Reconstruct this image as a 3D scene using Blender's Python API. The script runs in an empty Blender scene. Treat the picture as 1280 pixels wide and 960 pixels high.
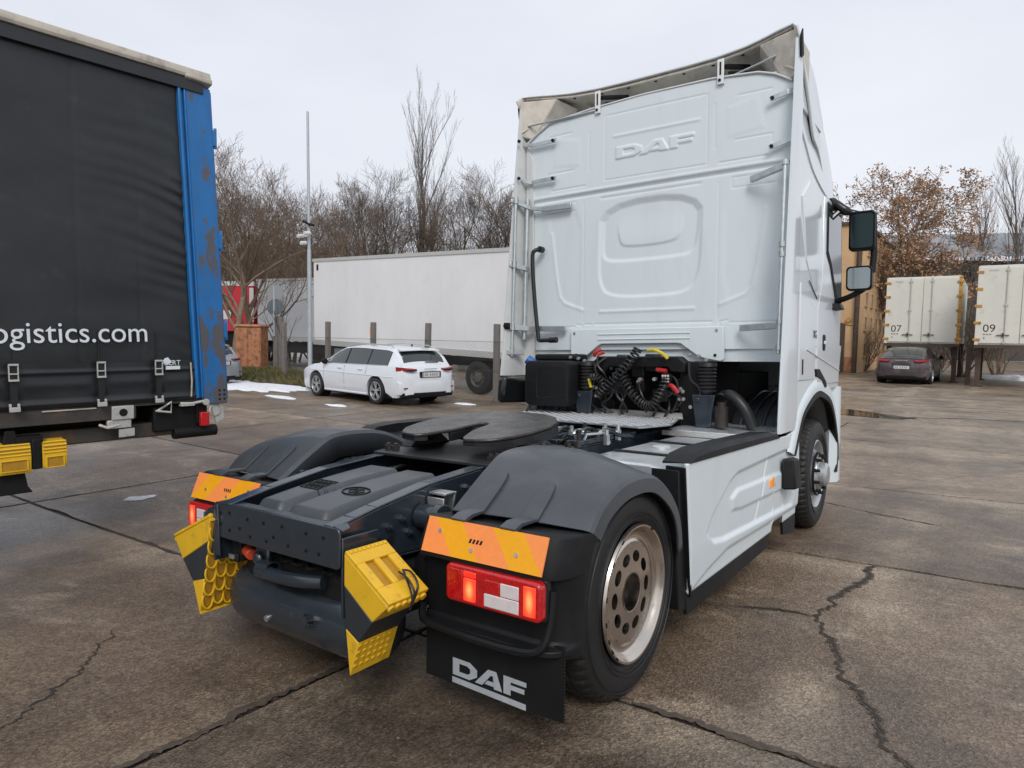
import bpy, bmesh, math, random
import numpy as np
from mathutils import Matrix, Vector, noise as mnoise
R=math.radians
SC=bpy.context.scene
COL=SC.collection
# ------------------------------------------------------------------ camera
F_PX=836.455
def cam_basis(yaw,pitch,roll):
    fw=Vector((-math.sin(yaw)*math.cos(pitch),math.cos(yaw)*math.cos(pitch),-math.sin(pitch)))
    r=Vector((math.cos(yaw),math.sin(yaw),0)); u=r.cross(fw)
    return math.cos(roll)*r+math.sin(roll)*u, -math.sin(roll)*r+math.cos(roll)*u, fw
cr,cu,cf=cam_basis(.6235,.074,.015)
cd=bpy.data.cameras.new('camera'); cam=bpy.data.objects.new('camera',cd); COL.objects.link(cam)
cam.matrix_world=Matrix(((cr.x,cu.x,-cf.x,2.471),(cr.y,cu.y,-cf.y,-2.7048),(cr.z,cu.z,-cf.z,1.75),(0,0,0,1)))
cd.sensor_width=36; cd.lens=36*F_PX/1280; cd.clip_start=.05; cd.clip_end=3000
SC.camera=cam
# ------------------------------------------------------------------ sky and sun (overcast winter day)
SUN_EL,SUN_AZ=R(42),R(142)       # azimuth clockwise from +y
w=bpy.data.worlds.new('World'); SC.world=w; w.use_nodes=True
nt=w.node_tree; nt.nodes.clear()
def N(nt,t,**k):
    n=nt.nodes.new(t)
    for a,b in k.items(): setattr(n,a,b)
    return n
out=N(nt,'ShaderNodeOutputWorld'); bg=N(nt,'ShaderNodeBackground'); bg.inputs[1].default_value=.105
sky=N(nt,'ShaderNodeTexSky',sky_type='NISHITA',sun_disc=False,sun_elevation=SUN_EL,sun_rotation=SUN_AZ)
sky.air_density=1.5; sky.dust_density=4
tc=N(nt,'ShaderNodeTexCoord'); mp=N(nt,'ShaderNodeMapping'); mp.inputs['Scale'].default_value=(1,1,2.6)
nz=N(nt,'ShaderNodeTexNoise'); nz.inputs['Scale'].default_value=1.7; nz.inputs['Detail'].default_value=5; nz.inputs['Roughness'].default_value=.5
rp=N(nt,'ShaderNodeValToRGB'); rp.color_ramp.elements[0].position=.3; rp.color_ramp.elements[1].position=.72
rp.color_ramp.elements[0].color=(6.5,6.85,7.75,1); rp.color_ramp.elements[1].color=(7.9,8.1,8.7,1)
mx=N(nt,'ShaderNodeMix',data_type='RGBA'); mx.inputs[0].default_value=.93
L=nt.links.new
L(tc.outputs['Generated'],mp.inputs[0]); L(mp.outputs[0],nz.inputs['Vector']); L(nz.outputs['Fac'],rp.inputs[0])
L(sky.outputs[0],mx.inputs[6]); L(rp.outputs[0],mx.inputs[7]); L(mx.outputs[2],bg.inputs[0]); L(bg.outputs[0],out.inputs[0])
sd=bpy.data.lights.new('sun','SUN'); sd.energy=1.5; sd.angle=R(22); sd.color=(1,.97,.93)
so=bpy.data.objects.new('sun',sd); COL.objects.link(so)
sdir=Vector((math.sin(SUN_AZ)*math.cos(SUN_EL),math.cos(SUN_AZ)*math.cos(SUN_EL),math.sin(SUN_EL)))
so.rotation_euler=sdir.to_track_quat('Z','Y').to_euler()
SC.view_settings.view_transform='Standard'; SC.view_settings.look='None'
SC.view_settings.exposure=.12; SC.view_settings.gamma=1; SC.view_settings.use_curve_mapping=False
# ------------------------------------------------------------------ materials
MATS={}
def mat(name,col=(.5,.5,.5),rough=.5,metal=0,spec=None,var=None,bump=None,coat=0,emit=None,rvar=None,trans=0,dirt=None,stretch=None,fleck=None):
    """procedural paint, plastic, metal: var=(scale,amount) tone drift, bump=(scale,height), dirt=(scale,threshold,colour,amount)"""
    if name in MATS: return MATS[name]
    m=bpy.data.materials.new(name); m.use_nodes=True; t=m.node_tree; b=t.nodes['Principled BSDF']; MATS[name]=m
    l=t.links.new
    b.inputs['Base Color'].default_value=(*col,1); b.inputs['Roughness'].default_value=rough; b.inputs['Metallic'].default_value=metal
    if spec is not None: b.inputs['Specular IOR Level'].default_value=spec
    if coat: b.inputs['Coat Weight'].default_value=coat; b.inputs['Coat Roughness'].default_value=.08
    if trans: b.inputs['Transmission Weight'].default_value=trans
    if emit: b.inputs['Emission Color'].default_value=(*emit[0],1); b.inputs['Emission Strength'].default_value=emit[1]
    m.diffuse_color=(*col,1)
    src=None
    def vec():
        nonlocal src
        if src is None:
            tcn=N(t,'ShaderNodeTexCoord'); src=tcn.outputs['Object']
            if stretch:
                mpn=N(t,'ShaderNodeMapping'); mpn.inputs['Scale'].default_value=stretch; l(src,mpn.inputs[0]); src=mpn.outputs[0]
        return src
    cur=None
    if var:
        n=N(t,'ShaderNodeTexNoise'); n.inputs['Scale'].default_value=var[0]; n.inputs['Detail'].default_value=6; n.inputs['Roughness'].default_value=.65; l(vec(),n.inputs['Vector'])
        r=N(t,'ShaderNodeValToRGB'); r.color_ramp.elements[0].position=.3; r.color_ramp.elements[1].position=.7
        a=var[1]; r.color_ramp.elements[0].color=(*[c*(1-a) for c in col],1); r.color_ramp.elements[1].color=(*[min(1,c*(1+a)) for c in col],1)
        l(n.outputs['Fac'],r.inputs[0]); cur=r.outputs[0]
    if dirt:
        n=N(t,'ShaderNodeTexNoise'); n.inputs['Scale'].default_value=dirt[0]; n.inputs['Detail'].default_value=8; n.inputs['Roughness'].default_value=.7; l(vec(),n.inputs['Vector'])
        r=N(t,'ShaderNodeValToRGB'); r.color_ramp.elements[0].position=dirt[1]; r.color_ramp.elements[1].position=dirt[1]+(dirt[4] if len(dirt)>4 else .12)
        r.color_ramp.elements[0].color=(0,0,0,1); r.color_ramp.elements[1].color=(dirt[3],)*3+(1,)
        l(n.outputs['Fac'],r.inputs[0])
        x=N(t,'ShaderNodeMix',data_type='RGBA'); l(r.outputs[0],x.inputs[0])
        if cur: l(cur,x.inputs[6])
        else: x.inputs[6].default_value=(*col,1)
        x.inputs[7].default_value=(*dirt[2],1); cur=x.outputs[2]
    if fleck:
        n=N(t,'ShaderNodeTexVoronoi'); n.inputs['Scale'].default_value=fleck[0]; l(vec(),n.inputs['Vector'])
        r=N(t,'ShaderNodeValToRGB'); r.color_ramp.elements[0].position=fleck[1]; r.color_ramp.elements[1].position=fleck[1]+.05
        r.color_ramp.elements[0].color=(fleck[3],)*3+(1,); r.color_ramp.elements[1].color=(0,0,0,1)
        l(n.outputs['Distance'],r.inputs[0])
        x=N(t,'ShaderNodeMix',data_type='RGBA'); l(r.outputs[0],x.inputs[0])
        if cur: l(cur,x.inputs[6])
        else: x.inputs[6].default_value=(*col,1)
        x.inputs[7].default_value=(*fleck[2],1); cur=x.outputs[2]
    if cur: l(cur,b.inputs['Base Color'])
    if rvar:
        n=N(t,'ShaderNodeTexNoise'); n.inputs['Scale'].default_value=rvar[0]; n.inputs['Detail'].default_value=5; l(vec(),n.inputs['Vector'])
        r=N(t,'ShaderNodeMapRange'); r.inputs[1].default_value=.3; r.inputs[2].default_value=.7; r.inputs[3].default_value=rvar[1]; r.inputs[4].default_value=rvar[2]
        l(n.outputs['Fac'],r.inputs[0]); l(r.outputs[0],b.inputs['Roughness'])
    if bump:
        n=N(t,'ShaderNodeTexNoise'); n.inputs['Scale'].default_value=bump[0]; n.inputs['Detail'].default_value=4; l(vec(),n.inputs['Vector'])
        bn=N(t,'ShaderNodeBump'); bn.inputs['Strength'].default_value=bump[2] if len(bump)>2 else .4; bn.inputs['Distance'].default_value=bump[1]
        l(n.outputs['Fac'],bn.inputs['Height']); l(bn.outputs[0],b.inputs['Normal'])
    return m
M_WHITE=mat('white_paint',(.675,.745,.77),.34,coat=.12,var=(.7,.02),dirt=(3.0,.52,(.46,.47,.45),.22,.3),stretch=(1.6,1.6,.28))
M_WHITE_G=mat('white_gloss_paint',(.68,.735,.77),.2,coat=.6,var=(.7,.02),dirt=(3.0,.55,(.46,.47,.45),.14,.3),stretch=(1.6,1.6,.28))
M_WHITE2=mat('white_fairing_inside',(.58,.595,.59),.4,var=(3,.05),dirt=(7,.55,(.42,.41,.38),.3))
M_SHELL=mat('bare_fibreglass',(.62,.575,.50),.6,var=(9,.1),bump=(30,.003),dirt=(4,.5,(.25,.23,.2),.4))
M_BLACK=mat('black_plastic',(.0085,.0092,.0102),.46,spec=.28,var=(5,.15),bump=(420,.0006,.35),rvar=(3,.40,.6),dirt=(3,.56,(.06,.055,.05),.22,.25))
M_BLACKT=mat('weathered_sheen_black_plastic',(.043,.049,.056),.44,spec=.7,coat=.15,var=(5,.15),bump=(420,.0006,.35),rvar=(3,.38,.55),dirt=(3.5,.52,(.105,.10,.092),.42,.22),fleck=(55,.055,(.13,.12,.11),.5))  # sky sheen painted into the paler base; dirt and flecks are dried spray
M_BLACK2=mat('black_gloss',(.012,.013,.014),.2,var=(5,.1))
M_UNDER=mat('underbody_black',(.008,.0083,.0088),.65,spec=.3,var=(9,.3))
M_FRAME=mat('chassis_paint',(.022,.031,.041),.2,spec=.85,var=(4,.12),rvar=(7,.12,.30),dirt=(12,.6,(.1,.1,.1),.2),bump=(60,.0008,.3))
M_RUBBER=mat('tyre_rubber',(.0105,.011,.0115),.55,var=(14,.2),dirt=(6,.55,(.05,.044,.037),.4,.2),bump=(140,.0008,.4))
M_TREAD=mat('tread_rubber',(.012,.0115,.011),.7,dirt=(9,.5,(.07,.058,.047),.5,.2),bump=(80,.002,.4))
M_ALU=mat('polished_alu',(.60,.54,.475),.2,metal=1,var=(7,.12),rvar=(9,.12,.32),dirt=(14,.58,(.18,.13,.09),.35))
M_ALU2=mat('matt_alu',(.6,.61,.62),.36,metal=.85,var=(6,.1),rvar=(8,.28,.48))
M_ZINC=mat('zinc_steel',(.5,.54,.54),.32,metal=.8,var=(20,.15))
M_STEEL=mat('wheel_silver',(.5,.52,.54),.35,metal=.6,var=(7,.1),dirt=(8,.55,(.2,.18,.15),.4))
M_GREASE=mat('greasy_steel',(.052,.046,.042),.3,metal=.3,var=(5,.35),dirt=(6,.5,(.03,.022,.018),.85,.08),bump=(26,.003,.4),rvar=(7,.18,.42))
M_DARKSTEEL=mat('dark_steel',(.02,.021,.022),.45,metal=.2,var=(5,.3),dirt=(6,.55,(.06,.05,.045),.4))
M_YEL=mat('chock_yellow',(.72,.43,.018),.42,var=(5,.10),dirt=(13,.56,(.22,.14,.035),.6,.16),bump=(90,.0008,.3))
M_YELD=mat('chock_yellow_inside',(.42,.22,.015),.55,var=(8,.2))
M_STRIPE=mat('chock_dark_band',(.024,.029,.034),.5,var=(8,.15),bump=(90,.0006,.3))
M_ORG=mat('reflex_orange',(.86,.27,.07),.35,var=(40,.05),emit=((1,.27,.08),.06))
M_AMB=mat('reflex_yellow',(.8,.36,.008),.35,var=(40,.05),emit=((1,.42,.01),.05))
def glow_mat():
    m=bpy.data.materials.new('lamp_bulb_glow'); m.use_nodes=True; t=m.node_tree; b=t.nodes['Principled BSDF']; l=t.links.new
    b.inputs['Base Color'].default_value=(.75,.04,.02,1); b.inputs['Roughness'].default_value=.15; b.inputs['Coat Weight'].default_value=.5
    tcn=N(t,'ShaderNodeTexCoord'); mp=N(t,'ShaderNodeMapping'); mp.inputs['Location'].default_value=(-.5,-.5,-.5); l(tcn.outputs['Generated'],mp.inputs[0])
    v=N(t,'ShaderNodeVectorMath',operation='MULTIPLY'); v.inputs[1].default_value=(1.7,0,1.35); l(mp.outputs[0],v.inputs[0])
    g=N(t,'ShaderNodeTexGradient',gradient_type='SPHERICAL'); l(v.outputs[0],g.inputs[0])
    r=N(t,'ShaderNodeValToRGB'); e=r.color_ramp.elements; e.new(.5); e[0].position=0; e[0].color=(.5,.01,.008,1); e[1].position=.42; e[1].color=(1,.08,.02,1); e[2].position=.95; e[2].color=(1,.5,.16,1)
    l(g.outputs[0],r.inputs[0]); l(r.outputs[0],b.inputs['Emission Color']); b.inputs['Emission Strength'].default_value=1.0
    return m
M_RED=mat('lamp_red',(.42,.006,.008),.10,coat=.6,var=(85,.4),emit=((1,.02,.015),.05))
M_REDLIT=mat('lamp_red_lit',(.75,.02,.015),.12,coat=.6,emit=((1,.03,.02),.55))
M_HOT=glow_mat()
M_CLEAR=mat('lamp_clear',(.68,.62,.62),.1,coat=.6,var=(30,.08))
M_AMBER=mat('lamp_amber',(.85,.3,.01),.12,coat=.5,emit=((1,.35,.01),.25))
M_LETTER=mat('letter_white',(.72,.76,.8),.5,var=(30,.06))
M_GLASS=mat('dark_glass',(.02,.028,.03),.06,spec=.7,coat=.3)
M_MIRROR=mat('mirror_glass',(.30,.34,.34),.06,metal=1)
M_MIRROR_D=mat('dark_reflection_mirror',(.035,.05,.05),.06,metal=1)  # dark reflection painted into the main mirror's base colour
M_HOSE_R=mat('hose_red',(.45,.02,.02),.4)
M_HOSE_Y=mat('hose_yellow',(.65,.5,.02),.4)
M_BLUE_CAP=mat('cap_blue',(.02,.12,.4),.4)
M_CABLE=mat('cable_black',(.014,.014,.015),.42)
M_BOLT=mat('bolt_bright',(.45,.45,.44),.35,metal=.7)
# ------------------------------------------------------------------ mesh builder
class MB:
    def __init__(s): s.v=[];s.f=[];s.m=[]
    def add(s,vs,fs,mi=0):
        o=len(s.v); s.v.extend([tuple(map(float,p)) for p in vs]); s.f.extend([tuple(o+i for i in f) for f in fs]); s.m.extend([mi]*len(fs)); return s
    def hexa(s,p,mi=0): return s.add(p,[(0,3,2,1),(4,5,6,7),(0,1,5,4),(1,2,6,5),(2,3,7,6),(3,0,4,7)],mi)
    def box(s,x0,x1,y0,y1,z0,z1,mi=0):
        return s.hexa([(x0,y0,z0),(x1,y0,z0),(x1,y1,z0),(x0,y1,z0),(x0,y0,z1),(x1,y0,z1),(x1,y1,z1),(x0,y1,z1)],mi)
    def obox(s,c,sz,mt,mi=0):
        a,b,d=[q/2 for q in sz]
        return s.hexa([Vector(c)+mt@Vector(q) for q in [(-a,-b,-d),(a,-b,-d),(a,b,-d),(-a,b,-d),(-a,-b,d),(a,-b,d),(a,b,d),(-a,b,d)]],mi)
    def beam(s,a,b,wx,wz,mi=0,up=(0,0,1)):
        a=Vector(a);b=Vector(b);d=(b-a).normalized(); x=d.cross(Vector(up)).normalized()*wx/2; z=x.cross(d).normalized()*wz/2
        return s.hexa([a-x-z,a+x-z,b+x-z,b-x-z,a-x+z,a+x+z,b+x+z,b-x+z],mi)
    def cyl(s,a,b,r0,r1=None,n=14,mi=0,caps=True):
        return s.lathe([(0,0),(r0,0),(r1 if r1 is not None else r0,(Vector(b)-Vector(a)).length),(0,(Vector(b)-Vector(a)).length)] if caps else [(r0,0),(r1 if r1 is not None else r0,(Vector(b)-Vector(a)).length)],a,Vector(b)-Vector(a),n,mi)
    def lathe(s,prof,org,axis,n=32,mi=0):
        ax=Vector(axis).normalized(); t=Vector((0,0,1)) if abs(ax.z)<.9 else Vector((0,1,0)); e1=ax.cross(t).normalized(); e2=ax.cross(e1); o=Vector(org)
        vs=[];idx=[]
        for r,h in prof:
            if r<1e-7: idx.append([len(vs)]*n); vs.append(o+ax*h)
            else:
                b0=len(vs); idx.append([b0+k for k in range(n)])
                for k in range(n):
                    a=2*math.pi*k/n; vs.append(o+ax*h+e1*(r*math.cos(a))+e2*(r*math.sin(a)))
        fs=[]
        for i in range(len(prof)-1):
            A,B=idx[i],idx[i+1]
            for k in range(n):
                k2=(k+1)%n; q=[A[k],A[k2],B[k2],B[k]]; u=[]
                for z in q:
                    if z not in u: u.append(z)
                if len(u)>2: fs.append(u)
        return s.add(vs,fs,mi)
    def tube(s,pts,r,n=8,mi=0,caps=True):
        P=[Vector(p) for p in pts]; m=len(P); rs=r if isinstance(r,(list,tuple)) else [r]*m
        vs=[];fs=[]; up=None
        for i in range(m):
            d=(P[min(i+1,m-1)]-P[max(i-1,0)]).normalized()
            if up is None: up=d.cross(Vector((.31,.52,.79))).normalized()
            up=(up-d*up.dot(d)).normalized(); e2=d.cross(up)
            for k in range(n):
                a=2*math.pi*k/n; vs.append(P[i]+up*(rs[i]*math.cos(a))+e2*(rs[i]*math.sin(a)))
        for i in range(m-1):
            for k in range(n): fs.append((i*n+k,i*n+(k+1)%n,(i+1)*n+(k+1)%n,(i+1)*n+k))
        if caps: fs.append(tuple(range(n))[::-1]); fs.append(tuple((m-1)*n+k for k in range(n)))
        return s.add(vs,fs,mi)
    def prism(s,poly,vec,mi=0):
        n=len(poly); P=[Vector(p) for p in poly]; V=Vector(vec)
        return s.add(P+[p+V for p in P],[tuple(range(n))[::-1],tuple(range(n,2*n))]+[(i,(i+1)%n,n+(i+1)%n,n+i) for i in range(n)],mi)
    def grid(s,nu,nv,fn,mi=0,wrap=False):
        vs=[fn(i/(nu-1),j/(nv-1)) for i in range(nu) for j in range(nv)]
        return s.add(vs,[(i*nv+j,(i+1)*nv+j,(i+1)*nv+j+1,i*nv+j+1) for i in range(nu-1) for j in range(nv-1)],mi)
    def loft(s,secs,mi=0,closed=True,caps=True):
        n=len(secs[0]); vs=[p for q in secs for p in q]; fs=[]
        for i in range(len(secs)-1):
            for k in range(n if closed else n-1): fs.append((i*n+k,i*n+(k+1)%n,(i+1)*n+(k+1)%n,(i+1)*n+k))
        if caps: fs.append(tuple(range(n))[::-1]); fs.append(tuple((len(secs)-1)*n+k for k in range(n)))
        return s.add(vs,fs,mi)
    def mirror_x(s):
        o=len(s.v); nv=[(-x,y,z) for x,y,z in s.v]; nf=[tuple(o+i for i in f[::-1]) for f in s.f]; s.v+=nv; s.f+=nf; s.m+=list(s.m); return s
    def build(s,name,mats,parent=None,bevel=0,solid=0,ang=38,seg=2,fixn=True,label=None,org=None,flat=False):
        me=bpy.data.meshes.new(name)
        vs=s.v if org is None else [(x-org[0],y-org[1],z-org[2]) for x,y,z in s.v]
        me.from_pydata(vs,[],s.f); 
        if not isinstance(mats,(list,tuple)): mats=[mats]
        for m in mats: me.materials.append(m)
        me.polygons.foreach_set('material_index',s.m)
        if fixn:
            b=bmesh.new(); b.from_mesh(me); bmesh.ops.recalc_face_normals(b,faces=b.faces); b.to_mesh(me); b.free()
        if not flat:
            me.polygons.foreach_set('use_smooth',[True]*len(me.polygons)); me.set_sharp_from_angle(angle=R(ang))
        me.update()
        o=bpy.data.objects.new(name,me); COL.objects.link(o)
        if parent is not None: o.parent=parent
        if solid:
            k=o.modifiers.new('thick','SOLIDIFY'); k.thickness=abs(solid); k.offset=-1 if solid>0 else 1
        if bevel:
            k=o.modifiers.new('bevel','BEVEL'); k.width=bevel; k.segments=seg; k.limit_method='ANGLE'; k.angle_limit=R(30); k.harden_normals=False
        if label: o['label']=label
        return o
def tag(o,label=None,cat=None,group=None,kind=None):
    if label: o['label']=label
    if cat: o['category']=cat
    if group: o['group']=group
    if kind: o['kind']=kind
    return o
def empty(name,label,cat,mw=None,group=None):
    o=bpy.data.objects.new(name,None); COL.objects.link(o); o.empty_display_size=.2
    if mw is not None: o.matrix_world=mw
    return tag(o,label,cat,group)
def kids(o): return [x for x in COL.objects if x.parent==o]
def dup(o,mw,label,parent=None):
    c=o.copy(); COL.objects.link(c); c.parent=parent
    if parent is None: c.matrix_world=mw; c['label']=label
    for k in kids(o): dup(k,None,None,c)
    return c
def lerp(a,b,t): return a+(b-a)*t
def poly_at(pts,t):
    """point at parameter t in 0..1 along a polyline, by arc length"""
    P=[Vector(p) for p in pts]; Ls=[(P[i+1]-P[i]).length for i in range(len(P)-1)]; d=t*sum(Ls)
    for i,l in enumerate(Ls):
        if d<=l or i==len(Ls)-1: return P[i].lerp(P[i+1],min(1,d/max(l,1e-9)))
        d-=l
def smooth_path(pts,n):
    P=[Vector(p) for p in pts]; out=[]
    for i in range(len(P)-1):
        a=P[max(i-1,0)];b=P[i];c=P[i+1];d=P[min(i+2,len(P)-1)]
        for k in range(n):
            t=k/n; out.append(.5*((2*b)+(c-a)*t+(2*a-5*b+4*c-d)*t*t+(3*b-a-3*c+d)*t**3))
    out.append(P[-1]); return out
def rrect(x0,x1,z0,z1,r,n=4):
    pts=[]
    for cx,cz,a0 in((x1-r,z0+r,-90),(x1-r,z1-r,0),(x0+r,z1-r,90),(x0+r,z0+r,180)):
        for k in range(n+1):
            a=R(a0+90*k/n); pts.append((cx+r*math.cos(a),cz+r*math.sin(a)))
    return pts
# signed distances for pressed-metal relief
def sd_poly(px,pz,poly):
    d=np.full(px.shape,1e9); ins=np.zeros(px.shape,bool); n=len(poly)
    for i in range(n):
        ax,az=poly[i]; bx,bz=poly[(i+1)%n]; ex,ez=bx-ax,bz-az; wx,wz=px-ax,pz-az
        t=np.clip((wx*ex+wz*ez)/(ex*ex+ez*ez+1e-12),0,1); d=np.minimum(d,np.hypot(wx-ex*t,wz-ez*t))
        c=((az<=pz)&(bz>pz))|((bz<=pz)&(az>pz))
        xi=ax+(pz-az)/((bz-az) if abs(bz-az)>1e-9 else 1e-9)*ex
        ins^=c&(px<xi)
    return np.where(ins,-d,d)
def sd_line(px,pz,pts):
    d=np.full(px.shape,1e9)
    for (ax,az),(bx,bz) in zip(pts[:-1],pts[1:]):
        ex,ez=bx-ax,bz-az; wx,wz=px-ax,pz-az; t=np.clip((wx*ex+wz*ez)/(ex*ex+ez*ez+1e-12),0,1); d=np.minimum(d,np.hypot(wx-ex*t,wz-ez*t))
    return d
def chaikin(P,n=2):
    for _ in range(n):
        Q=[]
        for i in range(len(P)):
            a,b=P[i],P[(i+1)%len(P)]; Q.append((a[0]*.75+b[0]*.25,a[1]*.75+b[1]*.25)); Q.append((a[0]*.25+b[0]*.75,a[1]*.25+b[1]*.75))
        P=Q
    return P
def sst(a,b,x): t=np.clip((x-a)/(b-a),0,1); return t*t*(3-2*t)
def ring_letter(outer,inner):
    n=len(outer); return [[outer[i],outer[(i+1)%n],inner[(i+1)%n],inner[i]] for i in range(n)]
# wide bold capitals D, A, F as convex pieces, unit cell height 1
D_L=ring_letter([(0,0),(0,1),(1.0,1),(1.42,.70),(1.42,.30),(1.0,0)],[(.38,.26),(.38,.74),(.86,.74),(1.03,.62),(1.03,.38),(.86,.26)])
A_L=[[(1.30,0),(1.72,0),(2.2,.70),(2.05,1)],[(2.05,1),(2.2,.70),(2.32,.70),(2.5,1)],[(2.5,1),(2.32,.70),(2.38,0),(2.82,0)],[(1.86,.12),(2.02,.36),(2.38,.36),(2.38,.12)]]
F_L=[[(2.9,0),(3.28,0),(3.28,1),(2.9,1)],[(3.28,.74),(4.1,.74),(4.1,1),(3.28,1)],[(3.28,.32),(4.0,.32),(4.0,.58),(3.28,.58)]]
LOGO=D_L+A_L+F_L
def logo_pieces(x0,z0,w,h): return [[(x0+x/4.1*w,z0+z*h) for x,z in q] for q in LOGO]
# truck frame of reference: it stands nose-down on the sloping apron
T=Matrix(((0.99952,-0.00012,-0.03101,0.04724),(0.00094,0.99965,0.02634,-0.04266),(0.03099,-0.02635,0.99917,0.10757),(0,0,0,1)))
TN=Vector((T[0][2],T[1][2],T[2][2])); TP=Vector((T[0][3],T[1][3],T[2][3]))
def gz(x,y):
    pl=TP.z-(TN.x*(x-TP.x)+TN.y*(y-TP.y))/TN.z
    pl=min(pl,.9-.6*math.exp(-max(0,pl-.3)/.6)) if pl>.3 else pl
    q=-.05; return .5*(pl+q+math.sqrt((pl-q)**2+.0009))
# ================================================================== GROUND
def ground_mat():
    m=bpy.data.materials.new('worn_wet_concrete'); m.use_nodes=True; t=m.node_tree; b=t.nodes['Principled BSDF']; l=t.links.new
    o=N(t,'ShaderNodeTexCoord').outputs['Object']
    def nz(sc,det=6,ro=.6,st=None,dist=0):
        n=N(t,'ShaderNodeTexNoise'); n.inputs['Scale'].default_value=sc; n.inputs['Detail'].default_value=det; n.inputs['Roughness'].default_value=ro; n.inputs['Distortion'].default_value=dist
        if st:
            mp=N(t,'ShaderNodeMapping'); mp.inputs['Scale'].default_value=st; l(o,mp.inputs[0]); l(mp.outputs[0],n.inputs['Vector'])
        else: l(o,n.inputs['Vector'])
        return n.outputs['Fac']
    def ramp(f,stops):
        r=N(t,'ShaderNodeValToRGB'); e=r.color_ramp.elements
        while len(e)<len(stops): e.new(.5)
        for q,(p,c) in zip(e,stops): q.position=p; q.color=(*(c if isinstance(c,tuple) else (c,)*3),1)
        l(f,r.inputs[0]); return r.outputs[0]
    def mix(f,a,c,bt='MIX'):
        x=N(t,'ShaderNodeMix',data_type='RGBA',blend_type=bt)
        if isinstance(f,float): x.inputs[0].default_value=f
        else: l(f,x.inputs[0])
        for i,q in((6,a),(7,c)):
            if isinstance(q,tuple): x.inputs[i].default_value=(*q,1)
            else: l(q,x.inputs[i])
        return x.outputs[2]
    base=ramp(nz(.42,8,.62),[(.3,(.115,.082,.06)),(.45,(.17,.126,.093)),(.57,(.225,.172,.13)),(.72,(.31,.248,.194))])
    # sky sheen on the far slabs, painted in as a paler tone with distance
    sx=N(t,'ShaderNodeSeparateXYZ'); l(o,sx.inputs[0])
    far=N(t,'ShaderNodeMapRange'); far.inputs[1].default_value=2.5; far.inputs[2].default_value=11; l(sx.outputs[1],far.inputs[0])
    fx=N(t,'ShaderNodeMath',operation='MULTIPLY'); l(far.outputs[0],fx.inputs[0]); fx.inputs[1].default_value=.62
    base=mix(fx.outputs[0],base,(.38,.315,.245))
    base=mix(ramp(nz(1.1,7,.7,(1,.45,1),.6),[(.5,0.),(.62,.7)]),base,(.095,.070,.053))
    base=mix(ramp(nz(.75,7,.68,(.5,1.1,1),.8),[(.53,0.),(.68,.7)]),base,(.40,.33,.262))
    base=mix(ramp(nz(9,5,.6),[(.36,.5),(.64,0.)]),base,(.105,.078,.06))
    base=mix(ramp(nz(24,4,.6),[(.55,0.),(.75,.35)]),base,(.22,.195,.165))
    # pale worn edges along the joints and sweeping tyre streaks
    wob=N(t,'ShaderNodeMath',operation='MULTIPLY_ADD'); l(nz(1.6,4,.6),wob.inputs[0]); wob.inputs[1].default_value=.5; wob.inputs[2].default_value=-.25
    def band(axis,c,wd,am):
        a=N(t,'ShaderNodeMath',operation='SUBTRACT'); l(sx.outputs[axis],a.inputs[0]); a.inputs[1].default_value=c
        b2=N(t,'ShaderNodeMath',operation='ADD'); l(a.outputs[0],b2.inputs[0]); l(wob.outputs[0],b2.inputs[1])
        ab=N(t,'ShaderNodeMath',operation='ABSOLUTE'); l(b2.outputs[0],ab.inputs[0])
        r=N(t,'ShaderNodeMapRange'); r.inputs[1].default_value=0; r.inputs[2].default_value=wd; r.inputs[3].default_value=am; r.inputs[4].default_value=0; l(ab.outputs[0],r.inputs[0]); return r.outputs[0]
    gate=ramp(nz(.9,5,.6),[(.42,0.),(.62,1.)])
    for ax_,c_ in((1,-.25),(1,2.6),(1,6.0),(0,1.95),(0,.15)):
        g_=N(t,'ShaderNodeMath',operation='MULTIPLY'); l(band(ax_,c_,.30,.75),g_.inputs[0]); l(gate,g_.inputs[1]); base=mix(g_.outputs[0],base,(.42,.35,.28))
    base=mix(ramp(nz(.55,6,.62,(.35,1.6,1),.3),[(.5,0.),(.66,.6)]),base,(.085,.064,.05))
    base=mix(ramp(nz(1.9,7,.66,(.6,1.2,1),.4),[(.58,0.),(.7,.5)]),base,(.40,.335,.27))
    base=mix(1.0,base,(.95,.91,.835),'MULTIPLY')
    base=mix(ramp(nz(.8,8,.7,(1,.7,1),.5),[(.50,0.),(.60,.55)]),base,(.062,.05,.041))
    # aggregate
    v=N(t,'ShaderNodeTexVoronoi'); v.inputs['Scale'].default_value=95; l(o,v.inputs['Vector'])
    ag=ramp(v.outputs['Color'],[(.1,.35),(.5,.95),(.92,1.95)])
    base=mix(.62,base,ag,'MULTIPLY')
    v2=N(t,'ShaderNodeTexVoronoi'); v2.inputs['Scale'].default_value=38; l(o,v2.inputs['Vector'])
    base=mix(ramp(v2.outputs['Distance'],[(.07,.65),(.11,0.)]),base,(.3,.27,.23))
    oi=N(t,'ShaderNodeObjectInfo'); tone=ramp(oi.outputs['Random'],[(0.,.84),(.5,1.0),(1.,1.13)]); base=mix(1.0,base,tone,'MULTIPLY')
    l(base,b.inputs['Base Color'])
    wet=ramp(nz(.38,7,.62,(1,.8,1),.5),[(.34,.10),(.46,.28),(.62,.56)])
    wr=mix(.35,wet,ramp(nz(60,3,.6),[(.3,.3),(.7,.8)]))
    l(wr,b.inputs['Roughness']); b.inputs['Specular IOR Level'].default_value=.42
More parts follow.
